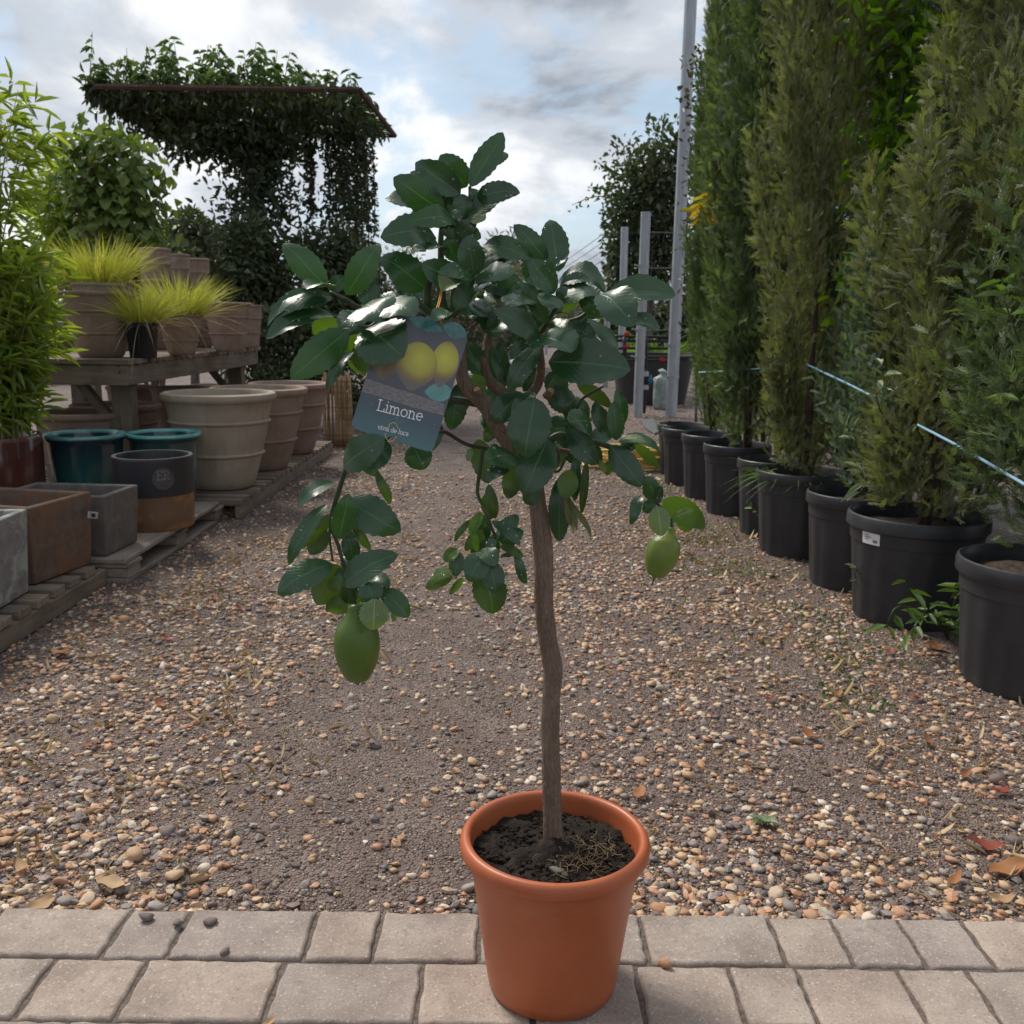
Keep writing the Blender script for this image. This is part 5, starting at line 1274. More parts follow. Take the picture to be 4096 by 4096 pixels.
# ---- bamboo
M['bamboo'] = leafmat('bamboo_leaf', (.19, .28, .040), (.36, .43, .095), .4, .46, .4, (1.25, 1.3, .4), (.20, .28, .07))
M['culm'] = simple('bamboo_culm', (.24, .25, .07), .4, .3, 40, .1)
bam = empty('bamboo_plant', (xb, yb, ZP + hb * .86), 0, 'leafy yellow green bamboo in the maroon glazed pot', 'bamboo')
ra = np.random.default_rng(4); B0 = Vector(bam.location); Pl, Dl = [], []
for k in range(50):
    a = ra.uniform(0, 6.28); r = ra.uniform(.02, .18); p0 = Vector((r * math.cos(a), r * math.sin(a), 0))
    lean = Vector((math.cos(a) * ra.uniform(.05, .34) - .02, math.sin(a) * ra.uniform(.02, .35), 0)); Hc = ra.uniform(.55, 1.0) if k % 3 else ra.uniform(1.0, 1.62)
    pts = [p0 + lean * (t * t) * .85 + Vector((0, 0, Hc * t - .10 * t ** 4)) for t in (0, .25, .5, .75, 1)]
    MB().tube(pts, [.0042, .0038, .0032, .0024, .001], 6, 3).build('culm', M['culm'], bam, True)
    for q in range(22):
        t = ra.uniform(.10, 1) ** .8; i = min(3, int(t * 4)); p = pts[i].lerp(pts[i + 1], t * 4 - i)
        br = Vector((ra.normal(), ra.normal(), ra.uniform(-.2, .8))).normalized(); tipp = p + br * ra.uniform(.04, .17)
        for w_ in range(ra.integers(4, 8)):
            f = ra.uniform(.35, 1); Pl.append((p.lerp(tipp, f))[:]); dd = br + Vector((ra.normal(0, .6), ra.normal(0, .6), ra.normal(-.25, .45))); Dl.append(dd[:])
Pl = np.array(Pl); Dl = unit(np.array(Dl)); n = len(Pl); Nl = np.tile([0, 0, 1.0], (n, 1)) + ra.normal(0, .5, (n, 3)); Ll = ra.uniform(.06, .125, n); Wl = Ll * ra.uniform(.12, .18, n)
camv = np.array(CAM[:]) - np.array(B0[:]); score = Pl @ camv + ra.normal(0, .15, n)
order = np.argsort(-score); top = order[:260]; rest = order[260:]
foliage('leaves', M['bamboo'], Pl[rest], Dl[rest], Nl[rest], Ll[rest], Wl[rest], bam, .18, .12, 5, True)
for i in top:
    V, Q = leaf_arrays(np.zeros((1, 3)), Dl[i:i + 1], Nl[i:i + 1], Ll[i], Wl[i], .18, .12)
    o = link('leaf', np_mesh('leaf', V, Q, True), bam, M['bamboo']); o.location = Pl[i]

# ---- reed screen and edging stones at the end of the deck
rs_ = empty('reed_screen', (0, 7.45, 0), 0, 'low brown reed screen standing at the far deck end', 'screen')
M['reed'] = simple('reed', (.34, .22, .12), .7, .4, 30, .2, .001, objvar=.35)
x0, x1 = DP(324, 420, 7.45).x, DP(352, 420, 7.45).x; hr = DP(338, 374, 7.45).z
k = 0; x = x0
while x < x1:
    o = MB().tube([(0, 0, 0), (rl.uniform(-.006, .006), 0, .25), (rl.uniform(-.008, .008), 0, hr + rl.uniform(-.03, .02))], .0065, 6, 2).build('reed', M['reed'], rs_, True); o.location = (x, rl.uniform(-.008, .008), 0); x += .0125
for z in (.1, hr * .55, hr * .9): MB().tube([(x0 - .01, -.015, z), (x1 + .01, -.015, z)], .0015, 5).build('tie_wire', M['screw'], rs_)
eds = stone_variants(2, 3, 900)
for k in range(9):
    V, Q = eds[k % 3]; o = link('edging_stone', np_mesh('edging_stone', V, Q, True), None, M['stone']); s = rl.uniform(.06, .11)
    o.location = (-1.30 - .42 * k + rl.uniform(-.05, .05), 7.75 + rl.uniform(-.1, .1), s * .45); o.scale = (s * 1.3, s, s); o.rotation_euler = (0, 0, rl.uniform(0, 6)); tag(o, 'rough edging stone at the foot of the planting bed', 'stone', 'edging stones by the reed screen')
# ================================================================== RIGHT SIDE: BLACK POTS WITH CYPRESSES
def m_black():
    t = NT('black_pot_plastic'); c = t.coord('Object'); a = t.noise(c, 7, 5, .65); s = t.noise(t.coord('Object', (60, 60, 8)), 1.2, 5, .6, .8)
    col = t.ramp(a, [(.3, (.026, .027, .031)), (.7, (.042, .043, .048))])
    col = t.mix(t.ramp(s, [(.62, (0,) * 3), (.8, (.4,) * 3)]), col, (.075, .072, .07))         # dusty scuffs
    return t.set(col, t.ramp(a, [(.3, (.34,) * 3), (.7, (.5,) * 3)]), t.bump(t.noise(c, 90, 3), .08, .002), .42)
M['black'] = m_black()
M['bark_soil'] = simple('bark_mulch', (.055, .040, .030), .95, .6, 60, .9, .01, dirt=(.13, .09, .06))
def black_pot_mesh(R, h, ribs=16):
    seg = 96; rb = .80
    prof = [(.0, .012, 0), (R * rb * .93, .012, 0), (R * rb * .96, .0, 0), (R * rb, .0, 0), (R * (rb + .01), .012, 1), (R * .905, h * .70, 1), (R * .912, h * .745, 0), (R * .93, h * .75, 0), (R * .945, h * .865, 0), (R * .985, h * .872, 0), (R * 1.0, h * .885, 0), (R * 1.0, h * .965, 0), (R * .985, h * .992, 0), (R * .96, h, 0), (R * .935, h * .985, 0), (R * .905, h * .9, 0), (R * .90, h * .82, 0)]
    vs = []
    for r, z, rb_ in prof:
        for k in range(seg):
            a = 6.2832 * k / seg; rr_ = r
            if rb_: rr_ = r * (1 + .010 * (1 if (k * ribs * 2 // seg) % 2 else -1))
            vs.append((rr_ * math.cos(a), rr_ * math.sin(a), z))
    fs = [(l * seg + k, l * seg + (k + 1) % seg, (l + 1) * seg + (k + 1) % seg, (l + 1) * seg + k) for l in range(len(prof) - 1) for k in range(seg)]
    me = MB().add(vs, fs).mesh('pot_body', True, angle=35); return me
PR = {'A': (1.12, 6.34, .165, .33), 'B': (1.09, 5.92, .17, .35), 'C': (1.135, 5.47, .17, .36), 'D': (1.185, 5.04, .178, .365), 'E': (1.235, 4.52, .165, .36), 'F': (1.255, 4.12, .195, .365), 'G': (1.325, 3.62, .192, .36), 'H': (1.375, 3.19, .228, .365), 'I': (1.455, 2.56, .215, .355)}
LBL = {'A': 'black plastic pot at the far end of the cypress row', 'B': 'black plastic pot second from the far end of the cypress row', 'C': 'black plastic pot third from the far end of the cypress row', 'D': 'open topped black plastic pot beside the narrow pot in the cypress row', 'E': 'narrow black plastic pot with a brown dead leaf and grass at its rim',
       'F': 'black plastic pot with bright grass spilling over its rim', 'G': 'black plastic pot between the grassy pot and the stickered pot', 'H': 'wide black plastic pot with white barcode sticker below its rim', 'I': 'scuffed black plastic pot beside the stickered pot at the row end'}
pots = {}
for k, (x, y, R, h) in PR.items():
    z0 = hz(x, y) + .001
    e_ = empty('plant_pot', (x, y, z0), rl.uniform(0, 1), LBL[k], 'plant pot', 'black pots of the cypress row'); pots[k] = e_
    link('pot_body', black_pot_mesh(R, h, 14 + int(R * 10)), e_, M['black'])
    vs = []; n = 30
    for r in np.linspace(0, R * .90, 9):
        for q in range(n):
            a = 6.2832 * q / n; vs.append((r * math.cos(a), r * math.sin(a), h * .86 + .012 * mnoise.noise((r * math.cos(a) * 18, r * math.sin(a) * 18, y)) - (.03 if k in 'D' else 0)))
    link('soil', np_mesh('soil', np.array(vs), np.array([(l * n + q, (l + 1) * n + q, (l + 1) * n + (q + 1) % n, l * n + (q + 1) % n) for l in range(8) for q in range(n)])), e_, M['bark_soil'])
# sticker with barcode on pot H
x, y, R, h = PR['H']; pst = DP(*(600 + 1182 * .2195, 350 + 840 * .2195), y - .03)
a_st = math.atan2(pst.y - y, pst.x - x) if False else math.pi + math.asin(min(1, .12))
def wall_patch(name, a0, a1, z0, z1, off, mat, parent, Rw0, Rw1):
    vs = []; n = 8
    for i in range(n + 1):
        a = a0 + (a1 - a0) * i / n
        for z, Rw in ((z0, Rw0), (z1, Rw1)): vs.append(((Rw + off) * math.cos(a), (Rw + off) * math.sin(a), z))
    return MB().add(vs, [(2 * i, 2 * i + 2, 2 * i + 3, 2 * i + 1) for i in range(n)]).build(name, mat, parent, True)
pots['H'].rotation_euler = (0, 0, 0)
wa = math.pi + .30
STK = wall_patch('sticker', wa, wa + .34, h * .755, h * .862, .0012, simple('sticker_white', (.72, .72, .72), .5, .05, 20, 0), pots['H'], R * .931, R * .944)
for q in range(6): wall_patch('barcode_bar', wa + .215 + q * .014, wa + .221 + q * .014 + .002 * (q % 3), h * .775, h * .80, .0020, simple('ink', (.03, .03, .03), .6, .1, 10, 0) if q == 0 else bpy.data.materials['ink'], STK, R * .933, R * .936)
for q in range(3): wall_patch('print_line', wa + .05, wa + .14 + .05 * (q % 2), h * (.835 - .018 * q), h * (.841 - .018 * q), .0020, bpy.data.materials['ink'], STK, R * .940, R * .941)

# ---- cypress crowns
def cypmat(name, lo, hi): return leafmat(name, lo, hi, .6, .35, .3, (1.2, 1.3, .5))
M['cyp'] = cypmat('cypress_olive', (.078, .096, .044), (.255, .270, .140))
M['cyp_g'] = cypmat('cypress_green', (.060, .098, .046), (.185, .240, .115))
M['cyp_b'] = cypmat('cypress_blue_green', (.058, .098, .070), (.18, .245, .18))
M['cyp_bark'] = simple('cypress_bark', (.09, .062, .045), .9, .4, 40, .5, .003)
def spray_template():
    """flat feathery spray of scale leaves: axis and side fingers, unit length along +x"""
    rr_ = random.Random(9); V = []; Q = []
    def finger(x0, y0, x1, y1, w_):
        L = math.hypot(x1 - x0, y1 - y0); nx_, ny_ = -(y1 - y0) / L * w_ / 2, (x1 - x0) / L * w_ / 2; b = len(V)
        mx_, my_ = x0 + (x1 - x0) * .4, y0 + (y1 - y0) * .4; z = rr_.uniform(-.05, .05)
        V.extend([(x0, y0, 0), (mx_ - nx_, my_ - ny_, z), (x1, y1, z * 1.5), (mx_ + nx_, my_ + ny_, z)]); Q.append((b, b + 1, b + 2, b + 3))
    finger(0, 0, 1, 0, .06)
    for i in range(7):
        x = .08 + .125 * i; l = .42 * (1 - .55 * (x - .1)) * rr_.uniform(.8, 1.2)
        for s in (-1, 1):
            finger(x, 0, x + l * .78, s * l * .52, .062)
    return np.array(V), np.array(Q)
ST = spray_template()
def sprays(P, D, N, L, seed):
    n = len(P); D = unit(D); N = unit(N - D * np.sum(N * D, 1, keepdims=True)); S_ = np.cross(N, D); V, Q = ST; rgx = np.random.default_rng(seed)
    wv = V[None] * np.asarray(L)[:, None, None]
    sc_ = rgx.uniform(.7, 1.25, (n, 1, 1)); curl = -.35 * wv[:, :, 0:1] ** 2 / np.asarray(L)[:, None, None]
    W_ = P[:, None] + wv[:, :, 0:1] * D[:, None] + wv[:, :, 1:2] * sc_ * S_[:, None] + (wv[:, :, 2:3] + curl) * N[:, None]
    return W_.reshape(-1, 3), (Q[None] + (np.arange(n) * len(V))[:, None, None]).reshape(-1, 4), np.repeat(rgx.random(n), len(V))
def cypress_crown(H, R, n, seed, L=(.05, .10), open_=0.0):
    rgx = np.random.default_rng(seed); ph = rgx.uniform(0, 6.28, 6)
    # upright leader shoots, each a plume of sprays
    nb = 130; bz = H * rgx.random(nb) ** 1.1; ba = rgx.uniform(0, 6.28, nb)
    def prof(t): return R * (np.minimum(1, .62 + 1.6 * t) * np.maximum(.12, 1 - np.maximum(0, t - .55) / .46) ** .75)
    br = prof(bz / H) * rgx.uniform(.25, .98, nb); bl = rgx.uniform(.25, .55, nb)
    k = rgx.integers(0, nb, n); f = rgx.random(n)
    out_ = np.stack([np.cos(ba[k]), np.sin(ba[k]), np.zeros(n)], 1)
    ax = np.stack([np.zeros(n), np.zeros(n), np.ones(n)], 1) + out_ * .28
    P = out_ * br[k][:, None] + np.stack([np.zeros(n), np.zeros(n), bz[k]], 1) + ax * (bl[k] * f)[:, None]
    pl_r = (.080 * (1 - .7 * f) * R / .27)[:, None]; th = rdir(rgx, n); P = P + th * pl_r * rgx.random((n, 1)) ** .4
    out2 = P.copy(); out2[:, 2] = 0; out2 = unit(out2)
    D = np.array([0, 0, .75]) + out2 * .55 + th * .6 + rgx.normal(0, .22, (n, 3)); N = rdir(rgx, n) + out2 * .7
    P[:, 2] = np.maximum(P[:, 2], .02 + .1 * rgx.random(n))
    V, Q, r_ = sprays(P, D, N, rgx.uniform(*L, n), seed)
    rp_ = np.repeat(rgx.random(nb)[k], len(ST[0])); return V, Q, np.clip(.5 * r_ + .5 * rp_, 0, .999)
crowns = {}
for key, (H, R, n, seed, L) in {'near': (2.6, .33, 21000, 1, (.036, .072)), 'olive': (2.9, .31, 15500, 2, (.040, .080)), 'mid': (3.2, .25, 11000, 3, (.05, .095)), 'low': (.9, .22, 5000, 4, (.036, .072))}.items():
    V, Q, r_ = cypress_crown(H, R, n, seed, L); crowns[key] = np_mesh('crown_' + key, V, Q, True, r_)
def cypress(x, y, z, key, mat, rz, s, label, group='cypresses in black pots', sh=1.0):
    t = empty('cypress_tree', (x, y, z), rz, label, 'tree', group)
    H = {'near': 2.6, 'olive': 2.9, 'mid': 3.2, 'low': .9}[key] * sh
    MB().tube([(0, 0, -.02), (.01, .01, H * .3), (-.01, 0, H * .75)], [.017, .011, .003], 8, 3, .1).tube([(.01, 0, .0), (.06, .03, .25), (.09, .03, .7)], [.01, .008, .004], 6, 3).tube([(-.01, 0, .0), (-.05, -.04, .3), (-.09, -.05, .8)], [.01, .008, .004], 6, 3).build('trunk', M['cyp_bark'], t, True)
    me = crowns[key]
    if not me.materials: me.materials.append(mat)
    o = link('crown', me, t); o.material_slots[0].link = 'OBJECT'; o.material_slots[0].material = mat; o.scale = (s, s, sh); return t
soilz = lambda k: PR[k][3] * .86
for k, key, mat, rz, s, sh, dx_, lab in (
        ('I', 'low', 'cyp_g', .6, 1.15, 1.0, .06, 'low sprawling young cypress in the scuffed pot at the row end'),
        ('H', 'near', 'cyp', 1.0, 1.06, 1.05, .02, 'broad olive green cypress in the pot with white sticker'),
        ('G', 'low', 'cyp_b', 2.2, .75, .75, .06, 'short blue green cypress between the stickered and grassy pots'),
        ('F', 'olive', 'cyp', 2.0, .74, 1.05, .02, 'tall olive cypress in the pot with bright grass at its rim'),
        ('D', 'mid', 'cyp_g', .3, .80, 1.05, .05, 'dark green cypress leaning over the open topped black pot'),
        ('C', 'mid', 'cyp_g', 1.9, .66, 1.0, .12, 'slim green cypress in the third pot from the far row end'),
        ('B', 'mid', 'cyp_g', 3.3, .60, .95, .15, 'slim green cypress in the second pot from the far row end'),
        ('A', 'mid', 'cyp_g', 4.4, .56, .9, .16, 'slim green cypress in the pot at the far row end')):
    x, y, R, h = PR[k]; ct = cypress(x + dx_, y, soilz(k), key, M[mat], rz, s, lab, sh=sh)
    if k == 'H': ct.rotation_euler = Matrix.Rotation(rad(9.5), 3, 'Y').to_euler()
# second row behind: pots out of sight, crowns fill the background
for i, (x, y, key, mat, s, lab) in enumerate((
        (2.10, 4.35, 'mid', 'cyp_b', 1.0, 'blue green cypress of the back row behind the broad olive cypress'),
        (1.74, 4.95, 'mid', 'cyp_g', .95, 'dark cypress of the back row behind the bright climber'),
        (1.72, 5.75, 'mid', 'cyp_b', .9, 'blue green cypress of the back row behind the open topped pot'),
        (1.80, 6.9, 'mid', 'cyp_b', .85, 'blue green cypress of the back row furthest along the path'),
        (2.05, 3.15, 'near', 'cyp_g', .9, 'green cypress of the back row behind the scuffed pot'),
        (1.98, 2.45, 'near', 'cyp', .75, 'olive cypress at the row end leaning over the blue twine'),
        (2.55, 3.75, 'olive', 'cyp_b', 1.1, 'blue green cypress two rows behind the pot with white sticker'),
        (2.45, 5.4, 'mid', 'cyp_b', 1.3, 'wide blue green cypress two rows behind the tall olive cypress'))):
    cypress(x, y, .02, key, M[mat], i * 1.7, s, lab, 'cypresses of the back row', sh=1.08)

# ---- bright climber between the rows
M['bright'] = leafmat('bright_climber_leaf', (.10, .22, .012), (.20, .34, .022), .45, .5, .35, (1.3, 1.4, .25))
M['yellowing'] = leafmat('yellowing_leaf', (.42, .36, .03), (.55, .42, .06), .5, .45, .35, (1.1, 1.0, .4))
M['stake'] = simple('dark_green_cane', (.012, .03, .018), .5, .2, 30)
rc = np.random.default_rng(33)
def leaf_cloud(centres, n, spread, L, seed, droop=-.3):
    rgx = np.random.default_rng(seed); c = np.asarray(centres)[rgx.integers(0, len(centres), n)]
    P = c + rgx.normal(size=(n, 3)) * spread; D = rdir(rgx, n) + np.array([0, 0, droop]); N = np.tile([0, 0, 1.0], (n, 1)) + rgx.normal(0, .6, (n, 3))
    return P, D, N, rgx.uniform(L[0], L[1], n)
cl = empty('climbing_shrub', (1.70, 3.95, 0), 0, 'bright yellow green leafy climber growing between the cypresses', 'shrub'); c0 = Vector(cl.location)
cen = [np.array(DP(u, v, 3.95)[:]) - np.array(c0[:]) for u, v in ((905, 20), (900, 60), (895, 105), (890, 150), (893, 200), (885, 250), (880, 300), (878, 330), (882, 280), (915, 50), (890, 0), (885, 30), (905, 130))]
P, D, N, LL = leaf_cloud(cen, 1000, .085, (.04, .078), 7); foliage('leaves', M['bright'], P, D, N, LL, LL * .42, cl, .2, .15, 2, True)
MB().tube([(0, 0, 0), (.05, .0, .9), (.02, 0, 1.7), (.10, 0, 2.6)], [.008, .007, .005, .003], 6, 4).build('stem', M['twig'], cl, True)
o = MB().tube([DP(884, 250, 3.9), DP(898, 130, 3.9), DP(917, -20, 3.9)], .008, 6, 2).build('plant_cane', M['stake'], None, True); tag(o, 'dark green cane leaning through the bright climber', 'cane')
# yellow leafy shoot hanging in the far cypresses
sh_ = empty('leafy_shoot', DP(712, 190, 5.4), 0, 'yellowing leafy shoot poking out of the far cypresses', 'shoot'); c0 = Vector(sh_.location)
cen = [np.array((DP(u, v, 5.35) - c0)[:]) for u, v in ((735, 172), (725, 180), (716, 190), (708, 205), (702, 212), (714, 208))]
P, D, N, LL = leaf_cloud(cen, 70, .03, (.05, .09), 17, -.1); D[:, 0] -= .4; foliage('leaves', M['yellowing'], P, D, N, LL, LL * .36, sh_, .2, .15, 2)
MB().tube([(DP(u, v, 5.37) - c0)[:] for u, v in ((740, 168), (720, 186), (703, 213))], .003, 5, 3).build('stem', M['twig'], sh_, True)

# ---- blue twine
M['twine'] = simple('blue_twine', (.24, .42, .55), .7, .3, 200, .5, .001, stretch=(1, 1, 1))
def rope(pts, r, label):
    o = MB().tube(pts, r, 8, 8, .25).build('twine', M['twine'], None, True); tag(o, label, 'string', 'blue twine round the cypress row')
rope([DP(699, 372.5, 5.55), DP(735, 370.5, 5.1), DP(780, 367, 4.55)], .0042, 'blue twine stretched between the far cypresses')
rope([DP(806, 364, 4.0), DP(860, 390, 3.45), DP(890, 407, 3.2)], .0042, 'blue twine running from the tall olive cypress to the broad one')
rope([DP(918, 425, 2.98), DP(960, 447, 2.72), DP(1005, 473, 2.45), DP(1060, 505, 2.2)], .0042, 'blue twine running from the broad cypress past the row end')

# ---- weeds
M['weed'] = leafmat('weed_leaf', (.08, .15, .04), (.17, .25, .075), .42, .3, .4, (1.2, 1.4, .4))
M['weed_pale'] = leafmat('pale_weed_leaf', (.16, .22, .12), (.26, .32, .20), .45, .25, .4, (1.1, 1.2, .6))
M['weed_br'] = leafmat('bright_weed_leaf', (.12, .25, .02), (.20, .34, .04), .42, .35, .4, (1.2, 1.3, .4))
def weed(base, stems, label, mat='weed', L=(.04, .08), wr=.28, pair=5, seed=0, group='weeds growing by the black pots', name='weed_plant'):
    """stems: list of polylines in absolute points; lance leaves in alternating pairs"""
    w_ = empty(name, base, 0, label, 'weed', group); b0 = Vector(base); rgx = np.random.default_rng(seed); P, D, N = [], [], []; ml = MB()
    for st in stems:
        pts = [Vector(p) - b0 for p in st]; ml.tube(pts, [.0028] + [.0022] * (len(pts) - 2) + [.001], 5, 4)
        for q in range(pair):
            t = .25 + .75 * q / max(1, pair - 1); s = t * (len(pts) - 1); i = min(len(pts) - 2, int(s)); p = pts[i].lerp(pts[i + 1], s - i); ax = (pts[i + 1] - pts[i]).normalized()
            for sg in (-1, 1):
                d = ax * .5 + Vector((rgx.normal(), rgx.normal(), rgx.normal(-.1, .4))) * .8; P.append(p[:]); D.append(d[:]); N.append((rgx.normal(0, .4), rgx.normal(-.3, .4), 1))
    ml.build('stem', M['twig'], w_, True); n = len(P); LL = rgx.uniform(L[0], L[1], n)
    V_ = None
    for i in range(n):
        V, Q = leaf_arrays(np.zeros((1, 3)), np.array([D[i]]), np.array([N[i]]), LL[i], LL[i] * wr, .22, .12)
        o = link('leaf', np_mesh('leaf', V, Q, True), w_, M[mat]); o.location = P[i]
    return w_
def stems_px(y, *lines): return [[DP(u, v, y + dy_) for u, v, dy_ in l] for l in lines]
g0 = GP(948, 640, 0); weed((g0.x, g0.y, 0), [[(g0.x, g0.y, 0)] + s for s in stems_px(2.85, [(935, 615, 0), (915, 598, -.02), (905, 582, -.05)], [(940, 620, 0), (900, 606, -.08), (887, 625, -.1)], [(950, 615, 0), (958, 595, -.05), (962, 588, -.1)], [(950, 625, 0), (965, 618, -.05)], [(930, 610, 0), (920, 620, -.1), (908, 635, -.15)])], 'leafy green weed sprouting between the stickered pot and the scuffed pot', 'weed', (.045, .085), .28, 5, 1)
p = PR['G']; b = (p[0] + .02, p[1] - .06, p[3] * .86)
weed(b, [[b] + s for s in stems_px(3.45, [(862, 450, 0), (850, 430, 0), (843, 425, 0)], [(860, 455, 0), (870, 440, 0)], [(868, 470, -.05), (885, 455, -.08)], [(862, 460, 0), (865, 480, -.1), (860, 492, -.14)])], 'pale leaved weed growing in the pot between grassy and stickered pots', 'weed_pale', (.05, .085), .26, 4, 2)
b = (1.5, 3.25, .32); weed(b, [[b] + s for s in stems_px(3.15, [(880, 410, 0), (884, 385, 0), (882, 365, 0)], [(885, 400, 0), (895, 390, 0), (896, 402, 0)])], 'pale leaved weed climbing beside the broad olive cypress', 'weed_pale', (.05, .09), .24, 5, 3)
b = (1.62, 2.62, .4); weed(b, [[b] + s for s in stems_px(2.4, [(1015, 330, 0), (1005, 300, 0), (1003, 280, 0)], [(1020, 400, 0), (1012, 350, 0)])], 'tall leafy weed at the row end above the scuffed pot', 'weed', (.06, .10), .28, 4, 4)
for i, (u, v, h_, mat, lab) in enumerate(((725, 505, .12, 'weed', 'small weed at the foot of the open topped pot'), (805, 555, .20, 'weed_pale', 'grey leaved weed in front of the grassy pot'), (858, 610, .22, 'weed_pale', 'dry upright weed stalk against the stickered pot'), (690, 470, .12, 'weed_br', 'fresh green weed beside the far pots'), (770, 540, .18, 'weed', 'flowering weed beside the narrow pot'), (820, 568, .07, 'weed_br', 'low broad leaved weed between two black pots'), (700, 487, .14, 'weed', 'scrappy weed clump near the third pot'), (655, 470, .10, 'weed_br', 'bright weed below the yellow hose'))):
    g0 = GP(u, v, 0); st = []
    rr_ = random.Random(i)
    for q in range(4):
        a = rr_.uniform(0, 6.28); st.append([(g0.x, g0.y, 0), (g0.x + math.cos(a) * h_ * .25, g0.y + math.sin(a) * h_ * .25, h_ * .6), (g0.x + math.cos(a) * h_ * .55, g0.y + math.sin(a) * h_ * .55, h_ * rr_.uniform(.7, 1.1))])
    weed((g0.x, g0.y, 0), st, lab, mat, (.022, .05), .34, 4, 20 + i)
# little thistle rosette on the gravel
g0 = GP(764, 826, 0); ros = empty('thistle_rosette', (g0.x, g0.y, hz(g0.x, g0.y) + .006), 0, 'small grey green thistle seedling on the gravel', 'weed')
for q in range(14):
    a = q * 2.4; L = .018 + .016 * rr_.random(); V, Q = leaf_arrays(np.zeros((1, 3)), np.array([[math.cos(a), math.sin(a), .45]]), np.array([[0, 0, 1.0]]), L, L * .42, .25, .1); link('leaf', np_mesh('leaf', V, Q, True), ros, M['weed_pale'])
# grass over the rims of pots E and F and straggly ground cover
M['grass'] = leafmat('green_grass', (.09, .20, .02), (.17, .30, .04), .42, .35, .4, (1.2, 1.3, .4))
for k, n, lab in (('F', 60, 'bright green grass spilling over the black pot rim'), ('E', 14, 'few green grass blades in the narrow black pot'), ('A', 26, 'green weeds filling the pot at the far row end')):
    x, y, R, h = PR[k]; g = empty('grass_clump', (x, y, h * .86), 0, lab, 'grass'); rgx = np.random.default_rng(ord(k)); a = rgx.uniform(2.2, 5.6, n); r = R * rgx.uniform(.5, .85, n)
    b_ = blade_mesh('blades', np.stack([r * np.cos(a), r * np.sin(a), np.zeros(n)], 1), np.stack([np.cos(a) * .5, np.sin(a) * .5, np.ones(n) * .8], 1) + rgx.normal(0, .25, (n, 3)), rgx.uniform(.08, .17, n), np.full(n, .007), rgx.uniform(.4, 1.3, n), 3, M['grass'], g); b_['kind'] = 'stuff'
n = 1500; P = []
rgx = np.random.default_rng(71)
while len(P) < n:
    y = rgx.uniform(2.3, 7.5); x = 1.02 + .06 * (2.5 - y) * .5 + rgx.normal(-.05, .16)
    if mnoise.noise((x * 4, y * 3, 5)) > -.05 and all((x - q[0]) ** 2 + (y - q[1]) ** 2 > (q[2] * .86) ** 2 for q in PR.values()): P.append((x, y, hz(x, y)))
P = np.array(P); D = rdir(rgx, n); D[:, 2] = np.abs(D[:, 2]) + .5
gc_ = foliage('ground_cover', M['weed'], P, D, rdir(rgx, n), rgx.uniform(.008, .026, n), rgx.uniform(.003, .008, n), None, .3, .1, 3); tag(gc_, 'scrappy low weeds and grass along the foot of the black pots', 'weeds', kind='stuff')
n = 700; P = []
while len(P) < n:
    y = rgx.uniform(1.5, 4.5); x = rgx.choice((-1.05, -.62, .95)) + rgx.normal(0, .18)
    if mnoise.noise((x * 5, y * 4, 15)) > .15: P.append((x, y, hz(x, y)))
P = np.array(P); a = rgx.uniform(0, 6.28, n); D = np.stack([np.cos(a), np.sin(a), rgx.uniform(.1, 1.1, n)], 1)
gd = foliage('dry_grass_tufts', M['straw'], P, D, rdir(rgx, n), rgx.uniform(.02, .06, n), rgx.uniform(.0012, .0028, n), None, .3, .1, 8); tag(gd, 'dry straw coloured grass wisps on the gravel', 'dry grass', kind='stuff')

# ================================================================== POLES, PIPES, HOSE
def m_galv():
    t = NT('galvanised_steel'); c = t.coord('Object'); v = t.noise(t.coord('Object', (6, 6, 1.2)), 3, 5, .6); f = t.noise(c, 70, 3)
    return t.set(t.ramp(v, [(.3, (.30, .325, .35)), (.7, (.44, .465, .49))]), t.ramp(f, [(.3, (.5,) * 3), (.7, (.36,) * 3)]), t.bump(f, .06, .002), .5, .35)
M['galv'] = m_galv()
def pole(ub, vb, ut, vt, y, r, label, clamps=()):
    b = DP(ub, vb, y); b.z = 0; t_ = DP(ut, vt, y); d = empty('steel_post', b, 0, label, 'post', 'galvanised steel posts')
    MB().tube([(0, 0, -.02), (t_ - b)[:]], r, 16, 1).build('tube', M['galv'], d, True, angle=40)
    for v in clamps:
        f = (DP((ub + ut) / 2, v, y).z - b.z) / (t_.z - b.z); p = (t_ - b) * f
        MB().lathe([(r + .001, -.012), (r + .006, -.012), (r + .006, .012), (r + .001, .012)], 16).build('clamp', M['galv'], d, True, angle=30).location = p
        MB().tube([(-r, -r * .4, 0), (-r - .05, -r * .6, .01)], .008, 6).build('wire_end', M['galv'], d).location = p
    return b, t_
PY1 = 10.3
pole(671, 414, 691.5, -14, PY1, .062, 'tallest galvanised steel post beside the far cypresses', (100, 345, 377))
pole(637.5, 418, 646, 212, 10.25, .050, 'second galvanised steel post by the black valve pipe', (330, 357, 266))
pole(620.5, 398, 624.8, 227, 12.8, .048, 'third galvanised steel post in front of the black pipes', (349,))
pole(605, 385, 610.5, 240, 15.0, .045, 'slim galvanised steel post furthest along the path')
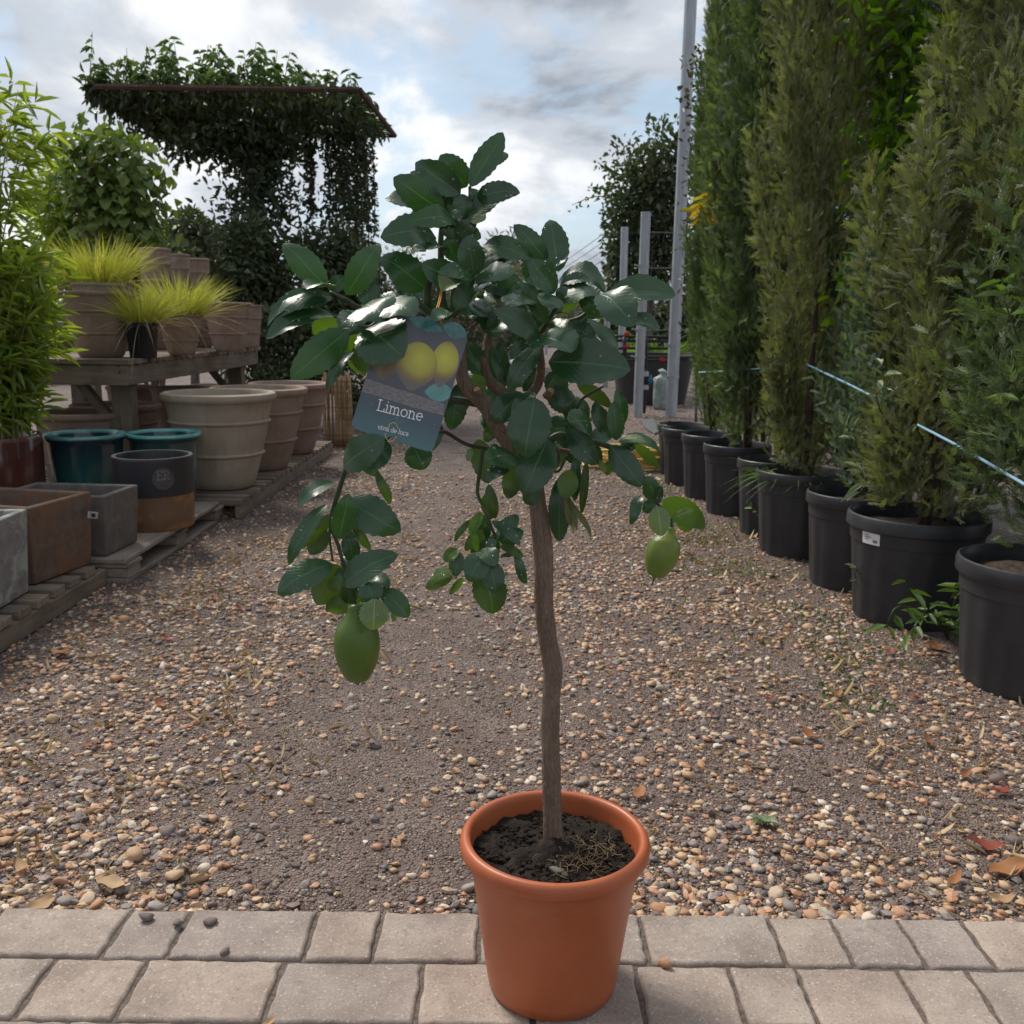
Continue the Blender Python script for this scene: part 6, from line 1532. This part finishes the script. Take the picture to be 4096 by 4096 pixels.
# trellis wires running away to the next post
M['wire'] = simple('wire', (.16, .17, .18), .5, .1, 30)
fx = DP(560, 300, 30); pole(546, 352, 548.5, 262, 30, .05, 'distant steel post behind the lemon crown')
for k, (v0, v1) in enumerate(((228, 272), (236, 278), (245, 285), (255, 292), (266, 298), (276, 304))):
    o = MB().tube([DP(611, v0, 15.0), DP(580, (v0 + v1) / 2 + .8, 20), DP(548, v1, 30)], .006, 5, 3).build('trellis_wire', M['wire'], None); tag(o, 'thin trellis wire strung between the steel posts', 'wire', 'trellis wires')
for k, v in enumerate((232, 268, 330)):
    o = MB().tube([DP(642, v, 10.3), DP(686, v + (0 if k else 1), 10.3)], .005, 5).build('trellis_wire', M['wire'], None); tag(o, 'thin wire spanning the two nearer steel posts', 'wire', 'wires between posts')
# irrigation manifold
T3 = lambda x, y: (575 + x / 12.88, 325 + y / 12.88)       # close-up grid, 600 px wide
M['pipe'] = simple('black_pipe', (.018, .018, .020), .45, .2, 30); M['redv'] = simple('red_valve', (.45, .02, .025), .4, .1, 30); M['bluev'] = simple('blue_valve', (.02, .22, .55), .4, .1, 30); M['white_pl'] = simple('white_plastic', (.5, .5, .48), .5, .15, 30)
man = empty('irrigation_manifold', (DP(*T3(900, 1150), 10.4).x, 10.4, 0), 0, 'black irrigation pipe rack with red and blue valves between steel posts', 'pipework'); m0 = Vector(man.location)
MY = 10.6
def mp_(x, y, dy=0): return DP(*T3(x, y), MY + dy) - m0
for k, yv in enumerate((150, 205, 298, 370, 455)):
    MB().tube([mp_(440 + 30 * k, yv - 6 * (k < 2)), mp_(800, yv), mp_(1210, yv + 4)], .016, 8, 2).build('pipe', M['pipe'], man, True)
for x in (640, 910): MB().tube([mp_(x, 150, -.05), mp_(x, 420, -.05), mp_(x - 10, 580, -.05)], .022, 8, 2).build('riser_pipe', M['pipe'], man, True)
for (x, y) in ((670, 115), (660, 278), (1120, 445)):
    p = mp_(x, y, -.06); MB().box(-.03, -.012, -.018, .03, .012, .018).build('red_valve', M['redv'], man, True, .006, 2).location = p
MB().tube([mp_(905, 560, -.1), mp_(905, 830, -.1), mp_(890, 1140, -.1)], .016, 8, 2).build('riser_pipe', M['pipe'], man, True)
for (y0, y1, r, mt) in ((600, 660, .036, 'white_pl'), (665, 765, .042, 'pipe'), (770, 830, .034, 'white_pl')): MB().tube([mp_(908, y0, -.1), mp_(908, y1, -.1)], r, 12, 1).build('valve_body', M[mt], man, True, angle=40)
MB().tube([mp_(940, 710, -.14), mp_(965, 710, -.14)], .012, 8).tube([mp_(975, 645, -.14), mp_(972, 755, -.14)], .012, 8).build('blue_handle', M['bluev'], man, True)
# black tub and the bag beside it
b = DP(*T3(980, 960), 12.2); tubb = MB().lathe([(.0001, 0), (.40, 0), (.42, .01), (.52, .56), (.56, .57), (.57, .60), (.54, .61), (.50, .58), (.40, .1), (.0001, .1)], 48).build('black_tub', M['black'], None, True, angle=40); tubb.location = (b.x, 12.2, 0); tag(tubb, 'large black plastic tub standing behind the pipe rack', 'tub')
M['bag'] = simple('grey_green_sack', (.26, .31, .30), .35, .3, 18, .8, .02)
b = DP(*T3(1120, 1020), 11.2); bag = MB().lathe([(.0001, 0), (.085, 0), (.105, .02), (.098, .12), (.108, .20), (.098, .30), (.102, .36), (.06, .40), (.028, .41), (.05, .46), (.035, .47), (.0001, .43)], 40).build('plastic_bag', M['bag'], None, True); bag.location = (b.x, 11.2, 0); bag.scale = (1.0, .8, .98)
for _v in bag.data.vertices: _v.co += Vector((mnoise.noise(_v.co * 14), mnoise.noise(_v.co * 14 + Vector((9, 0, 0))), mnoise.noise(_v.co * 11 + Vector((0, 7, 0))))) * .028 * min(1, _v.co.z * 12)
tag(bag, 'upright cloudy plastic sack leaning near the tallest steel post', 'sack')
# grey membrane mat
g1 = [GP(*T3(*q), .012) for q in ((850, 1225), (1010, 1195), (1085, 1370), (1020, 1400), (900, 1320))]
o = MB().add([(p.x, p.y, .014) for p in g1] + [(p.x, p.y, .006) for p in g1], [(0, 1, 2, 3, 4), (9, 8, 7, 6, 5)] + [(i, i + 5, (i + 1) % 5 + 5, (i + 1) % 5) for i in range(5)]).build('ground_mat', simple('grey_membrane', (.085, .090, .10), .7, .2, 40, .4, .004), None); tag(o, 'grey weed membrane offcut on the ground by the second post', 'mat')
# yellow hose coil
M['hose'] = simple('yellow_hose', (.66, .45, .13), .4, .12, 50, .05)
hc = GP(634, 470, 0); hose = []
rr_ = random.Random(6)
for q in range(140):
    a = q * .32; lap = a / 6.2832; r = .26 + .035 * math.sin(lap * 2.1) + .012 * rr_.uniform(-1, 1); hose.append((hc.x - .02 + r * 1.15 * math.cos(a), hc.y + .15 + r * .75 * math.sin(a), .014 + lap * .018 + .006 * math.sin(a * 3 + lap)))
o = MB().tube(hose, .0125, 7, 1).build('garden_hose', M['hose'], None, True); tag(o, 'coiled yellow garden hose lying beside the far black pots', 'hose')
# ================================================================== BACKGROUND PLANTING
M['canopy'] = leafmat('climber_leaf', (.040, .060, .038), (.090, .120, .066), .38, .25, .45, (1.3, 1.5, .4))
M['canopy_lt'] = leafmat('climber_leaf_light', (.07, .125, .055), (.15, .205, .095), .38, .3, .45, (1.2, 1.4, .45))
M['vine'] = leafmat('ivy_leaf', (.042, .058, .033), (.092, .112, .06), .45, .2, .4, (1.2, 1.4, .4))
M['bush'] = leafmat('bush_leaf', (.050, .074, .042), (.125, .150, .075), .42, .2, .42, (1.2, 1.3, .5))
M['steel_rust'] = simple('rusty_steel', (.075, .042, .030), .8, .4, 40, .3, .002)
M['bigleaf'] = leafmat('broad_leaf', (.085, .150, .030), (.17, .225, .055), .45, .3, .4, (1.2, 1.3, .4), (.18, .24, .09))
M['trunk'] = m_bark('grey_bark', (.12, .10, .085), (.22, .19, .16), .4)
rb_ = np.random.default_rng(91)
# ---- climber on a flat steel roof frame (umbrella trained)
CY1, CY2 = 9.0, 11.1
c_nr = DP(360, 90, CY1); CZ = c_nr.z; xL, xR = DP(96, 98, CY1).x, c_nr.x
xR2 = DP(400, 132, CY2).x
cano = empty('climber_canopy', (DP(262, 300, 10.1).x, 10.1, 0), 0, 'climber trained over a flat rusty steel frame on a tall stem', 'climber'); k0 = Vector(cano.location)
def cb(name, a, b, r, mat='steel_rust', seg=6): return MB().tube([Vector(a) - k0, Vector(b) - k0], r, seg, 1).build(name, M[mat], cano)
cb('frame_bar', (xL, CY1, CZ), (xR, CY1, CZ), .026); cb('frame_bar', (xR, CY1, CZ), (xR + .05, CY2, CZ), .026); cb('frame_bar', (xL, CY2, CZ), (xR + .05, CY2, CZ), .026); cb('frame_bar', (xL, CY1, CZ), (xL, CY2, CZ), .026)
for q in range(1, 12): cb('mesh_rod', (xL, CY1 + (CY2 - CY1) * q / 12, CZ), (xR + .03, CY1 + (CY2 - CY1) * q / 12, CZ), .006)
for q in range(1, 16): cb('mesh_rod', (xL + (xR - xL) * q / 16, CY1, CZ + .008), (xL + (xR - xL) * q / 16, CY2, CZ + .008), .006)
MB().tube([(0, 0, 0), (.03, 0, .8), (-.02, 0, 1.8), (.0, 0, CZ)], [.085, .07, .07, .09], 10, 4, .2).build('trunk', M['trunk'], cano, True)
# leaf mat: thick to the left, thinning to the right end
n = 7000; fx_ = rb_.random(n) ** 1.9; P = np.stack([xL - .12 + (xR - xL) * fx_ * 1.04, CY1 + (CY2 - CY1) * rb_.random(n) ** .9, CZ + rb_.normal(.02, .05, n)], 1)
D = rdir(rb_, n); D[:, 2] -= .55; N = rdir(rb_, n) + np.array([0, 0, .8]); LL = rb_.uniform(.06, .12, n); foliage('leaf_mat', M['canopy'], P - np.array(k0[:]), D, N, LL, LL * .36, cano, .25, .15, 1, True)
# belly of leaves under the middle
n = 3000; t_ = rb_.normal(size=(n, 3)) * np.array([.42, .40, .13]); P = np.array([k0.x - .25, 10.2, CZ - .16]) + t_; keep = P[:, 2] < CZ - .02; P = P[keep]; n = len(P)
D = rdir(rb_, n); D[:, 2] -= .8; LL = rb_.uniform(.06, .12, n); foliage('hanging_leaves', M['canopy'], P - np.array(k0[:]), D, rdir(rb_, n), LL, LL * .36, cano, .25, .15, 2, True)
# upright shoots on top
P, D = [], []; mbs = MB()
for q in range(250):
    f = rb_.random() ** 1.2; x = xL - .1 + (xR - xL) * f * (1.0 if q % 9 else 1.12); yy = CY1 + (CY2 - CY1) * rb_.random(); Hs = (.14 + .34 * rb_.random() ** 1.3) * (1 if f < .78 else .6)
    lean = Vector((rb_.normal(0, .12), rb_.normal(0, .12), 1)); b = Vector((x, yy, CZ)); mbs.tube([b - k0, b - k0 + lean * Hs], [.005, .002], 4, 1)
    for w_ in range(16):
        h_ = rb_.uniform(.1, 1.0); P.append((b + lean * Hs * h_)[:]); a = rb_.uniform(0, 6.28); D.append((math.cos(a), math.sin(a), rb_.uniform(-.5, .4)))
P = np.array(P); D = np.array(D); n = len(P); LL = rb_.uniform(.06, .115, n); foliage('top_shoots', M['canopy_lt'], P - np.array(k0[:]), D, np.tile([0, 0, 1.0], (n, 1)) + rb_.normal(0, .3, (n, 3)), LL, LL * .30, cano, .4, .12, 3, True); mbs.build('shoot_stems', M['twig'], cano)['kind'] = 'stuff'
# leaves round the stem
def column_leaves(u0, v0, u1, v1, y, sp0, sp1, n, L, seed):
    rgx = np.random.default_rng(seed); f = rgx.random(n); a, b = np.array(DP(u0, v0, y)[:]), np.array(DP(u1, v1, y)[:]); s = (sp0 + (sp1 - sp0) * f)[:, None]
    return a + (b - a) * f[:, None] + rgx.normal(size=(n, 3)) * s * np.array([1, 1, .5]), rdir(rgx, n) + np.array([0, 0, -.5]), rdir(rgx, n), rgx.uniform(L[0], L[1], n)
P, D, N, LL = column_leaves(262, 138, 258, 240, 10.1, .07, .26, 2000, (.05, .11), 5); foliage('stem_leaves', M['canopy'], P - np.array(k0[:]), D, N, LL, LL * .38, cano, .25, .15, 4, True)
# ---- hanging ivy strands at the right end
strands = [(309, 138, 216, .030), (327, 132, 232, .034), (334, 130, 240, .022), (341, 132, 238, .02), (347, 131, 244, .026), (353, 130, 246, .022), (359, 132, 240, .026), (366, 133, 246, .020), (372, 136, 235, .018), (338, 130, 200, .02), (363, 131, 222, .02), (356, 131, 250, .03), (345, 131, 215, .03)]
for q, (u, v0, v1, s) in enumerate(strands):
    y = 10.2 + .7 * rb_.random(); a, b = DP(u, v0, y), DP(u + 3, v1, y); o = empty('ivy_strand', (a.x, y, b.z), 0, 'long ivy strand hanging from the end of the steel frame', 'ivy', 'ivy strands hanging from the frame')
    o0 = Vector(o.location); n = int(330 * s / .025); P, D, N, LL = column_leaves(u, v0, u + 3, v1, y, s * .6, s * 1.15, n, (.03, .06), 60 + q); foliage('leaves', M['vine'], P - np.array(o0[:]), D, N, LL, LL * .6, o, .2, .15, q, True)
    MB().tube([a - o0, (a + b) / 2 - o0 + Vector((.01, 0, 0)), b - o0], .006, 5, 3).build('stem', M['trunk'], o, True)
# ---- shrubs
def shrub(name, u0, v0, u1, v1, y, depth, n, L, mat, label, seed, wr=.45, lumps=9, base_v=None, group=None, trunk=True, cat='shrub', clump=.5):
    """rounded bush filling a picture box at distance y, made of leaf clumps on stems"""
    a, b = DP(u0, v0, y), DP(u1, v1, y); c = (a + b) / 2; w_, h_ = abs(b.x - a.x) / 2, abs(a.z - b.z) / 2
    s = empty(name, (c.x, y, 0), 0, label, cat, group); s0 = np.array([c.x, y, 0.]); rgx = np.random.default_rng(seed)
    cen = []
    while len(cen) < lumps:
        q = rgx.uniform(-1, 1, 3)
        if np.linalg.norm(q) < 1: cen.append(q * np.array([w_ * .8, depth * .8, h_ * .8]))
    cen = np.array(cen); k = rgx.integers(0, lumps, n); d = rdir(rgx, n); P = np.array(c[:]) - s0 + cen[k] + d * np.array([w_, depth, h_]) * clump * (rgx.random((n, 1)) ** .45)
    P[:, 2] = np.maximum(P[:, 2], .03)
    D = d + rgx.normal(0, .6, (n, 3)) + np.array([0, 0, -.1]); N = rdir(rgx, n) + np.array([0, 0, .9]); LL = rgx.uniform(L[0], L[1], n)
    o = foliage('crown', mat, P, D, N, LL, LL * wr, s, .2, .15, seed, True)
    if trunk:
        mb = MB()
        for q in range(min(6, lumps)): mb.tube([(rgx.normal(0, .04), rgx.normal(0, .04), 0), (cen[q][0] * .4, cen[q][1] * .4, c.z * .5), (cen[q][0], cen[q][1], max(.1, c.z + cen[q][2]))], [.022, .016, .006], 6, 3)
        mb.build('trunk', M['trunk'], s, True)
    return s
shrub('broadleaf_shrub', 222, 215, 292, 345, 9.4, .45, 3600, (.05, .10), M['bush'], 'dense dark shrub at the foot of the trained climber', 1, .5, 14)
shrub('broadleaf_shrub', 290, 225, 385, 350, 9.8, .5, 5000, (.05, .09), M['bush'], 'dense olive green shrub under the hanging ivy', 2, .5, 14)
shrub('broadleaf_shrub', 205, 300, 365, 392, 8.6, .35, 3600, (.04, .08), M['bush'], 'low shrub in front of the trained climber', 3, .5, 12)
shrub('broadleaf_shrub', 150, 215, 225, 290, 12.5, .5, 3000, (.06, .11), M['bush'], 'rounded shrub seen beyond the table pots', 4, .45, 10)
shrub('broadleaf_shrub', 190, 235, 260, 330, 13.5, .6, 3000, (.06, .11), M['bush'], 'dark bush far beyond the table', 5, .45, 10)
M['hazy'] = leafmat('grey_green_leaf', (.10, .12, .075), (.19, .20, .13), .5, .3, .35, (1.1, 1.1, .7))
shrub('olive_shrub', 372, 250, 450, 360, 15.0, .9, 4200, (.05, .11), M['hazy'], 'feathery grey green shrub behind the lemon crown', 6, .25, 12)
shrub('olive_shrub', 440, 232, 535, 372, 20.0, 1.2, 5000, (.08, .15), M['hazy'], 'pale green young trees at the end of the path', 7, .35, 12)
shrub('olive_shrub', 555, 280, 602, 352, 24.0, 1.2, 2500, (.10, .18), M['hazy'], 'thin bare topped shrub beyond the slim post', 8, .2, 9)
shrub('broadleaf_shrub', 250, 365, 345, 392, 8.3, .25, 1600, (.03, .06), M['bush'], 'low green plants along the bed behind the planters', 12, .55, 10, trunk=False)
shrub('broadleaf_shrub', 330, 370, 372, 420, 8.2, .25, 1200, (.03, .06), M['bush'], 'leafy plants in dark pots beside the reed screen', 13, .55, 8, trunk=False)
shrub('broadleaf_shrub', 85, 228, 215, 335, 8.1, .3, 3000, (.05, .09), M['bush'], 'dark bush right behind the stacked clay pots', 16, .5, 12)
# young conifer tip behind the lemon
shrub('conifer_tree', 486, 222, 522, 360, 22, .4, 2600, (.10, .22), M['hazy'], 'young pale conifer rising above the lemon leaves', 9, .16, 10, cat='tree', clump=.6)
# far hedge closing the view on both sides
for q, (u0, u1, v0, y, lab) in enumerate(((-40, 110, 255, 16, 'far dark hedge behind the bamboo'), (360, 470, 305, 32, 'far hedge at the path end by the climber'), (455, 570, 312, 40, 'far hedge closing the path end'), (600, 720, 300, 26, 'far hedge behind the steel posts'))):
    shrub('hedge', u0, v0, u1, 355, y, 1.4, 5200, (.14, .26), M['bush'], lab, 200 + q, .5, 16, cat='hedge')
# ---- broad-leaved bushy tree behind the bamboo: single leaves
bt = empty('broadleaf_tree', (DP(108, 200, 6.9).x, 6.9, 0), 0, 'bushy tree with drooping broad leaves behind the bamboo', 'tree'); b0 = Vector(bt.location)
rbt = np.random.default_rng(3); P = []
cen = [DP(u, v, 6.9) - b0 for u, v in ((105, 140), (88, 150), (122, 150), (138, 172), (118, 178), (95, 178), (135, 198), (112, 205), (90, 205), (142, 215), (122, 225), (72, 150), (70, 185), (100, 235), (140, 235))]
tmpl = curled_leaf_mesh('leaf', 1, .72, -.18, 3); tmpl2 = curled_leaf_mesh('leaf', 1, .62, -.25, 5)
for me in (tmpl, tmpl2):
    me.transform(Matrix.Translation((.5, 0, 0))); me.materials.append(M['bigleaf'])
for q in range(290):
    c = cen[q % len(cen)]; d = Vector(rbt.normal(size=3)).normalized(); p = c + Vector((d.x * .10, d.y * .14, d.z * .10))
    drop = (Vector((d.x * .8, d.y * .8 - .25, -.75 + rbt.normal(0, .25)))).normalized(); nn = (d + Vector((0, -.3, .5))).normalized()
    X = drop; N_ = (nn - X * nn.dot(X)).normalized(); Y_ = N_.cross(X); L = rbt.uniform(.075, .125)
    o = bpy.data.objects.new('leaf', tmpl if q % 2 else tmpl2); COL.objects.link(o); o.parent = bt
    o.matrix_local = Matrix.Translation(p) @ Matrix((X, Y_, N_)).transposed().to_4x4() @ Matrix.Scale(L, 4)
n = 900; k = rbt.integers(0, len(cen), n); P = np.array([c[:] for c in cen])[k] + rbt.normal(size=(n, 3)) * np.array([.09, .12, .09]) + np.array([0, .08, 0]); LL = rbt.uniform(.06, .1, n)
foliage('inner_leaves', M['bigleaf'], P, rdir(rbt, n) + np.array([0, 0, -.8]), rdir(rbt, n), LL, LL * .65, bt, .2, .15, 4, True)
mb = MB()
for c in cen[::2]: mb.tube([(0, 0, 0), (c.x * .3, c.y * .3, c.z * .6), c[:]], [.03, .02, .006], 7, 3)
mb.build('trunk', M['trunk'], bt, True)
shrub('broadleaf_shrub', 20, 130, 105, 330, 7.6, .45, 3000, (.05, .10), M['bamboo'], 'yellow green foliage mass filling the space behind the bamboo', 14, .3, 14)
# ---- pleached tree behind the tall post
shrub('pleached_tree', 604, 112, 690, 325, 13.6, .5, 6500, (.06, .115), M['bush'], 'dense pleached tree behind the steel posts', 15, .55, 22, cat='tree')
M['sidegreen'] = leafmat('sprig_leaf', (.06, .11, .03), (.12, .18, .05), .4, .3, .4, (1.2, 1.3, .4))
sp_ = empty('leafy_sprig', DP(600, 200, 13.6), 0, 'thin leafy sprigs reaching out from the pleached tree', 'sprig'); c0 = Vector(sp_.location)
P = []; mb = MB()
for ln in (((632, 180), (615, 172), (598, 163)), ((630, 205), (608, 190), (590, 188)), ((628, 208), (600, 196), (572, 205)), ((625, 225), (612, 215), (600, 214))):
    pts = [DP(u, v, 13.5) - c0 for u, v in ln]; mb.tube(pts, [.012, .008, .004], 5, 4)
    for q in range(34):
        t_ = rb_.random() ** .7 * 1.98; i = min(1, int(t_)); P.append((pts[i].lerp(pts[i + 1], t_ - i) + Vector(rb_.normal(size=3) * .035))[:])
P = np.array(P); n = len(P); LL = rb_.uniform(.05, .09, n); foliage('leaves', M['sidegreen'], P, rdir(rb_, n), rdir(rb_, n), LL, LL * .55, sp_, .2, .15, 9, True); mb.build('stem', M['twig'], sp_, True)
# thin brown leaved sapling by the tallest post
sap = empty('sapling', (DP(702, 300, 9.6).x, 9.6, 0), 0, 'thin brown leaved sapling behind the tallest post', 'sapling'); c0 = Vector(sap.location)
pts = [DP(u, v, 9.6) - c0 for u, v in ((697, 330), (698, 230), (700, 120), (702, 50))]; MB().tube([(0, 0, 0)] + pts, [.015, .013, .011, .008, .003], 6, 4).build('stem', M['trunk'], sap, True)
n = 500; t_ = rb_.random(n) * 2.99; i = t_.astype(int); PA = np.array([p[:] for p in pts]); P = PA[i] + (PA[i + 1] - PA[i]) * (t_ - i)[:, None] + rb_.normal(size=(n, 3)) * np.array([.09, .09, .05]); LL = rb_.uniform(.04, .075, n)
foliage('leaves', leafmat('bronze_leaf', (.05, .045, .025), (.10, .085, .04), .45, .25, .4, (1.2, 1.1, .6)), P, rdir(rb_, n), rdir(rb_, n), LL, LL * .5, sap, .2, .15, 9, True)
# strappy yellow green plants behind the pipes
for q, (u, v, y, h_) in enumerate(((655, 362, 14.5, .9), (640, 372, 14.0, .6), (668, 366, 13.5, .8), (628, 372, 16, .6))):
    p = DP(u, v, y); g = empty('strappy_plant', (p.x, y, 0), 0, 'yellow green strap leaved plant behind the pipe rack', 'plant', 'strap leaved plants behind the pipes'); n = 90; rgx = np.random.default_rng(q); a = rgx.uniform(0, 6.28, n)
    base = np.zeros((n, 3)); base[:, 2] = .35; d = np.stack([np.cos(a) * .6, np.sin(a) * .6, np.ones(n)], 1) + rgx.normal(0, .2, (n, 3)); b_ = blade_mesh('blades', base, d, h_ * rgx.uniform(.6, 1.1, n), np.full(n, .03), rgx.uniform(.2, .8, n), q, M['weed_br'], g); b_['kind'] = 'stuff'
    MB().lathe([(.0001, 0), (.13, 0), (.17, .36), (.15, .36), (.0001, .34)], 24).build('pot', M['black'], g, True, angle=40)
# ---- distant treeline all round the yard
rt = np.random.default_rng(12); n = 26000; th = rt.uniform(-1.9, 1.9, n); rr2 = 75 + rt.normal(0, 3, n)
hgt = 2.6 + 1.6 * np.array([mnoise.noise((a * 9, 3, 1)) + .6 * mnoise.noise((a * 31, 7, 2)) for a in th])
P = np.stack([np.sin(th) * rr2, np.cos(th) * rr2, np.maximum(.1, hgt * rt.random(n) ** .7)], 1); LL = rt.uniform(.35, .7, n)
tl = foliage('treeline', M['bush'], P, rdir(rt, n), rdir(rt, n), LL, LL * .6, None, .2, .15, 5); tag(tl, 'far line of trees closing the horizon', 'treeline', kind='stuff')
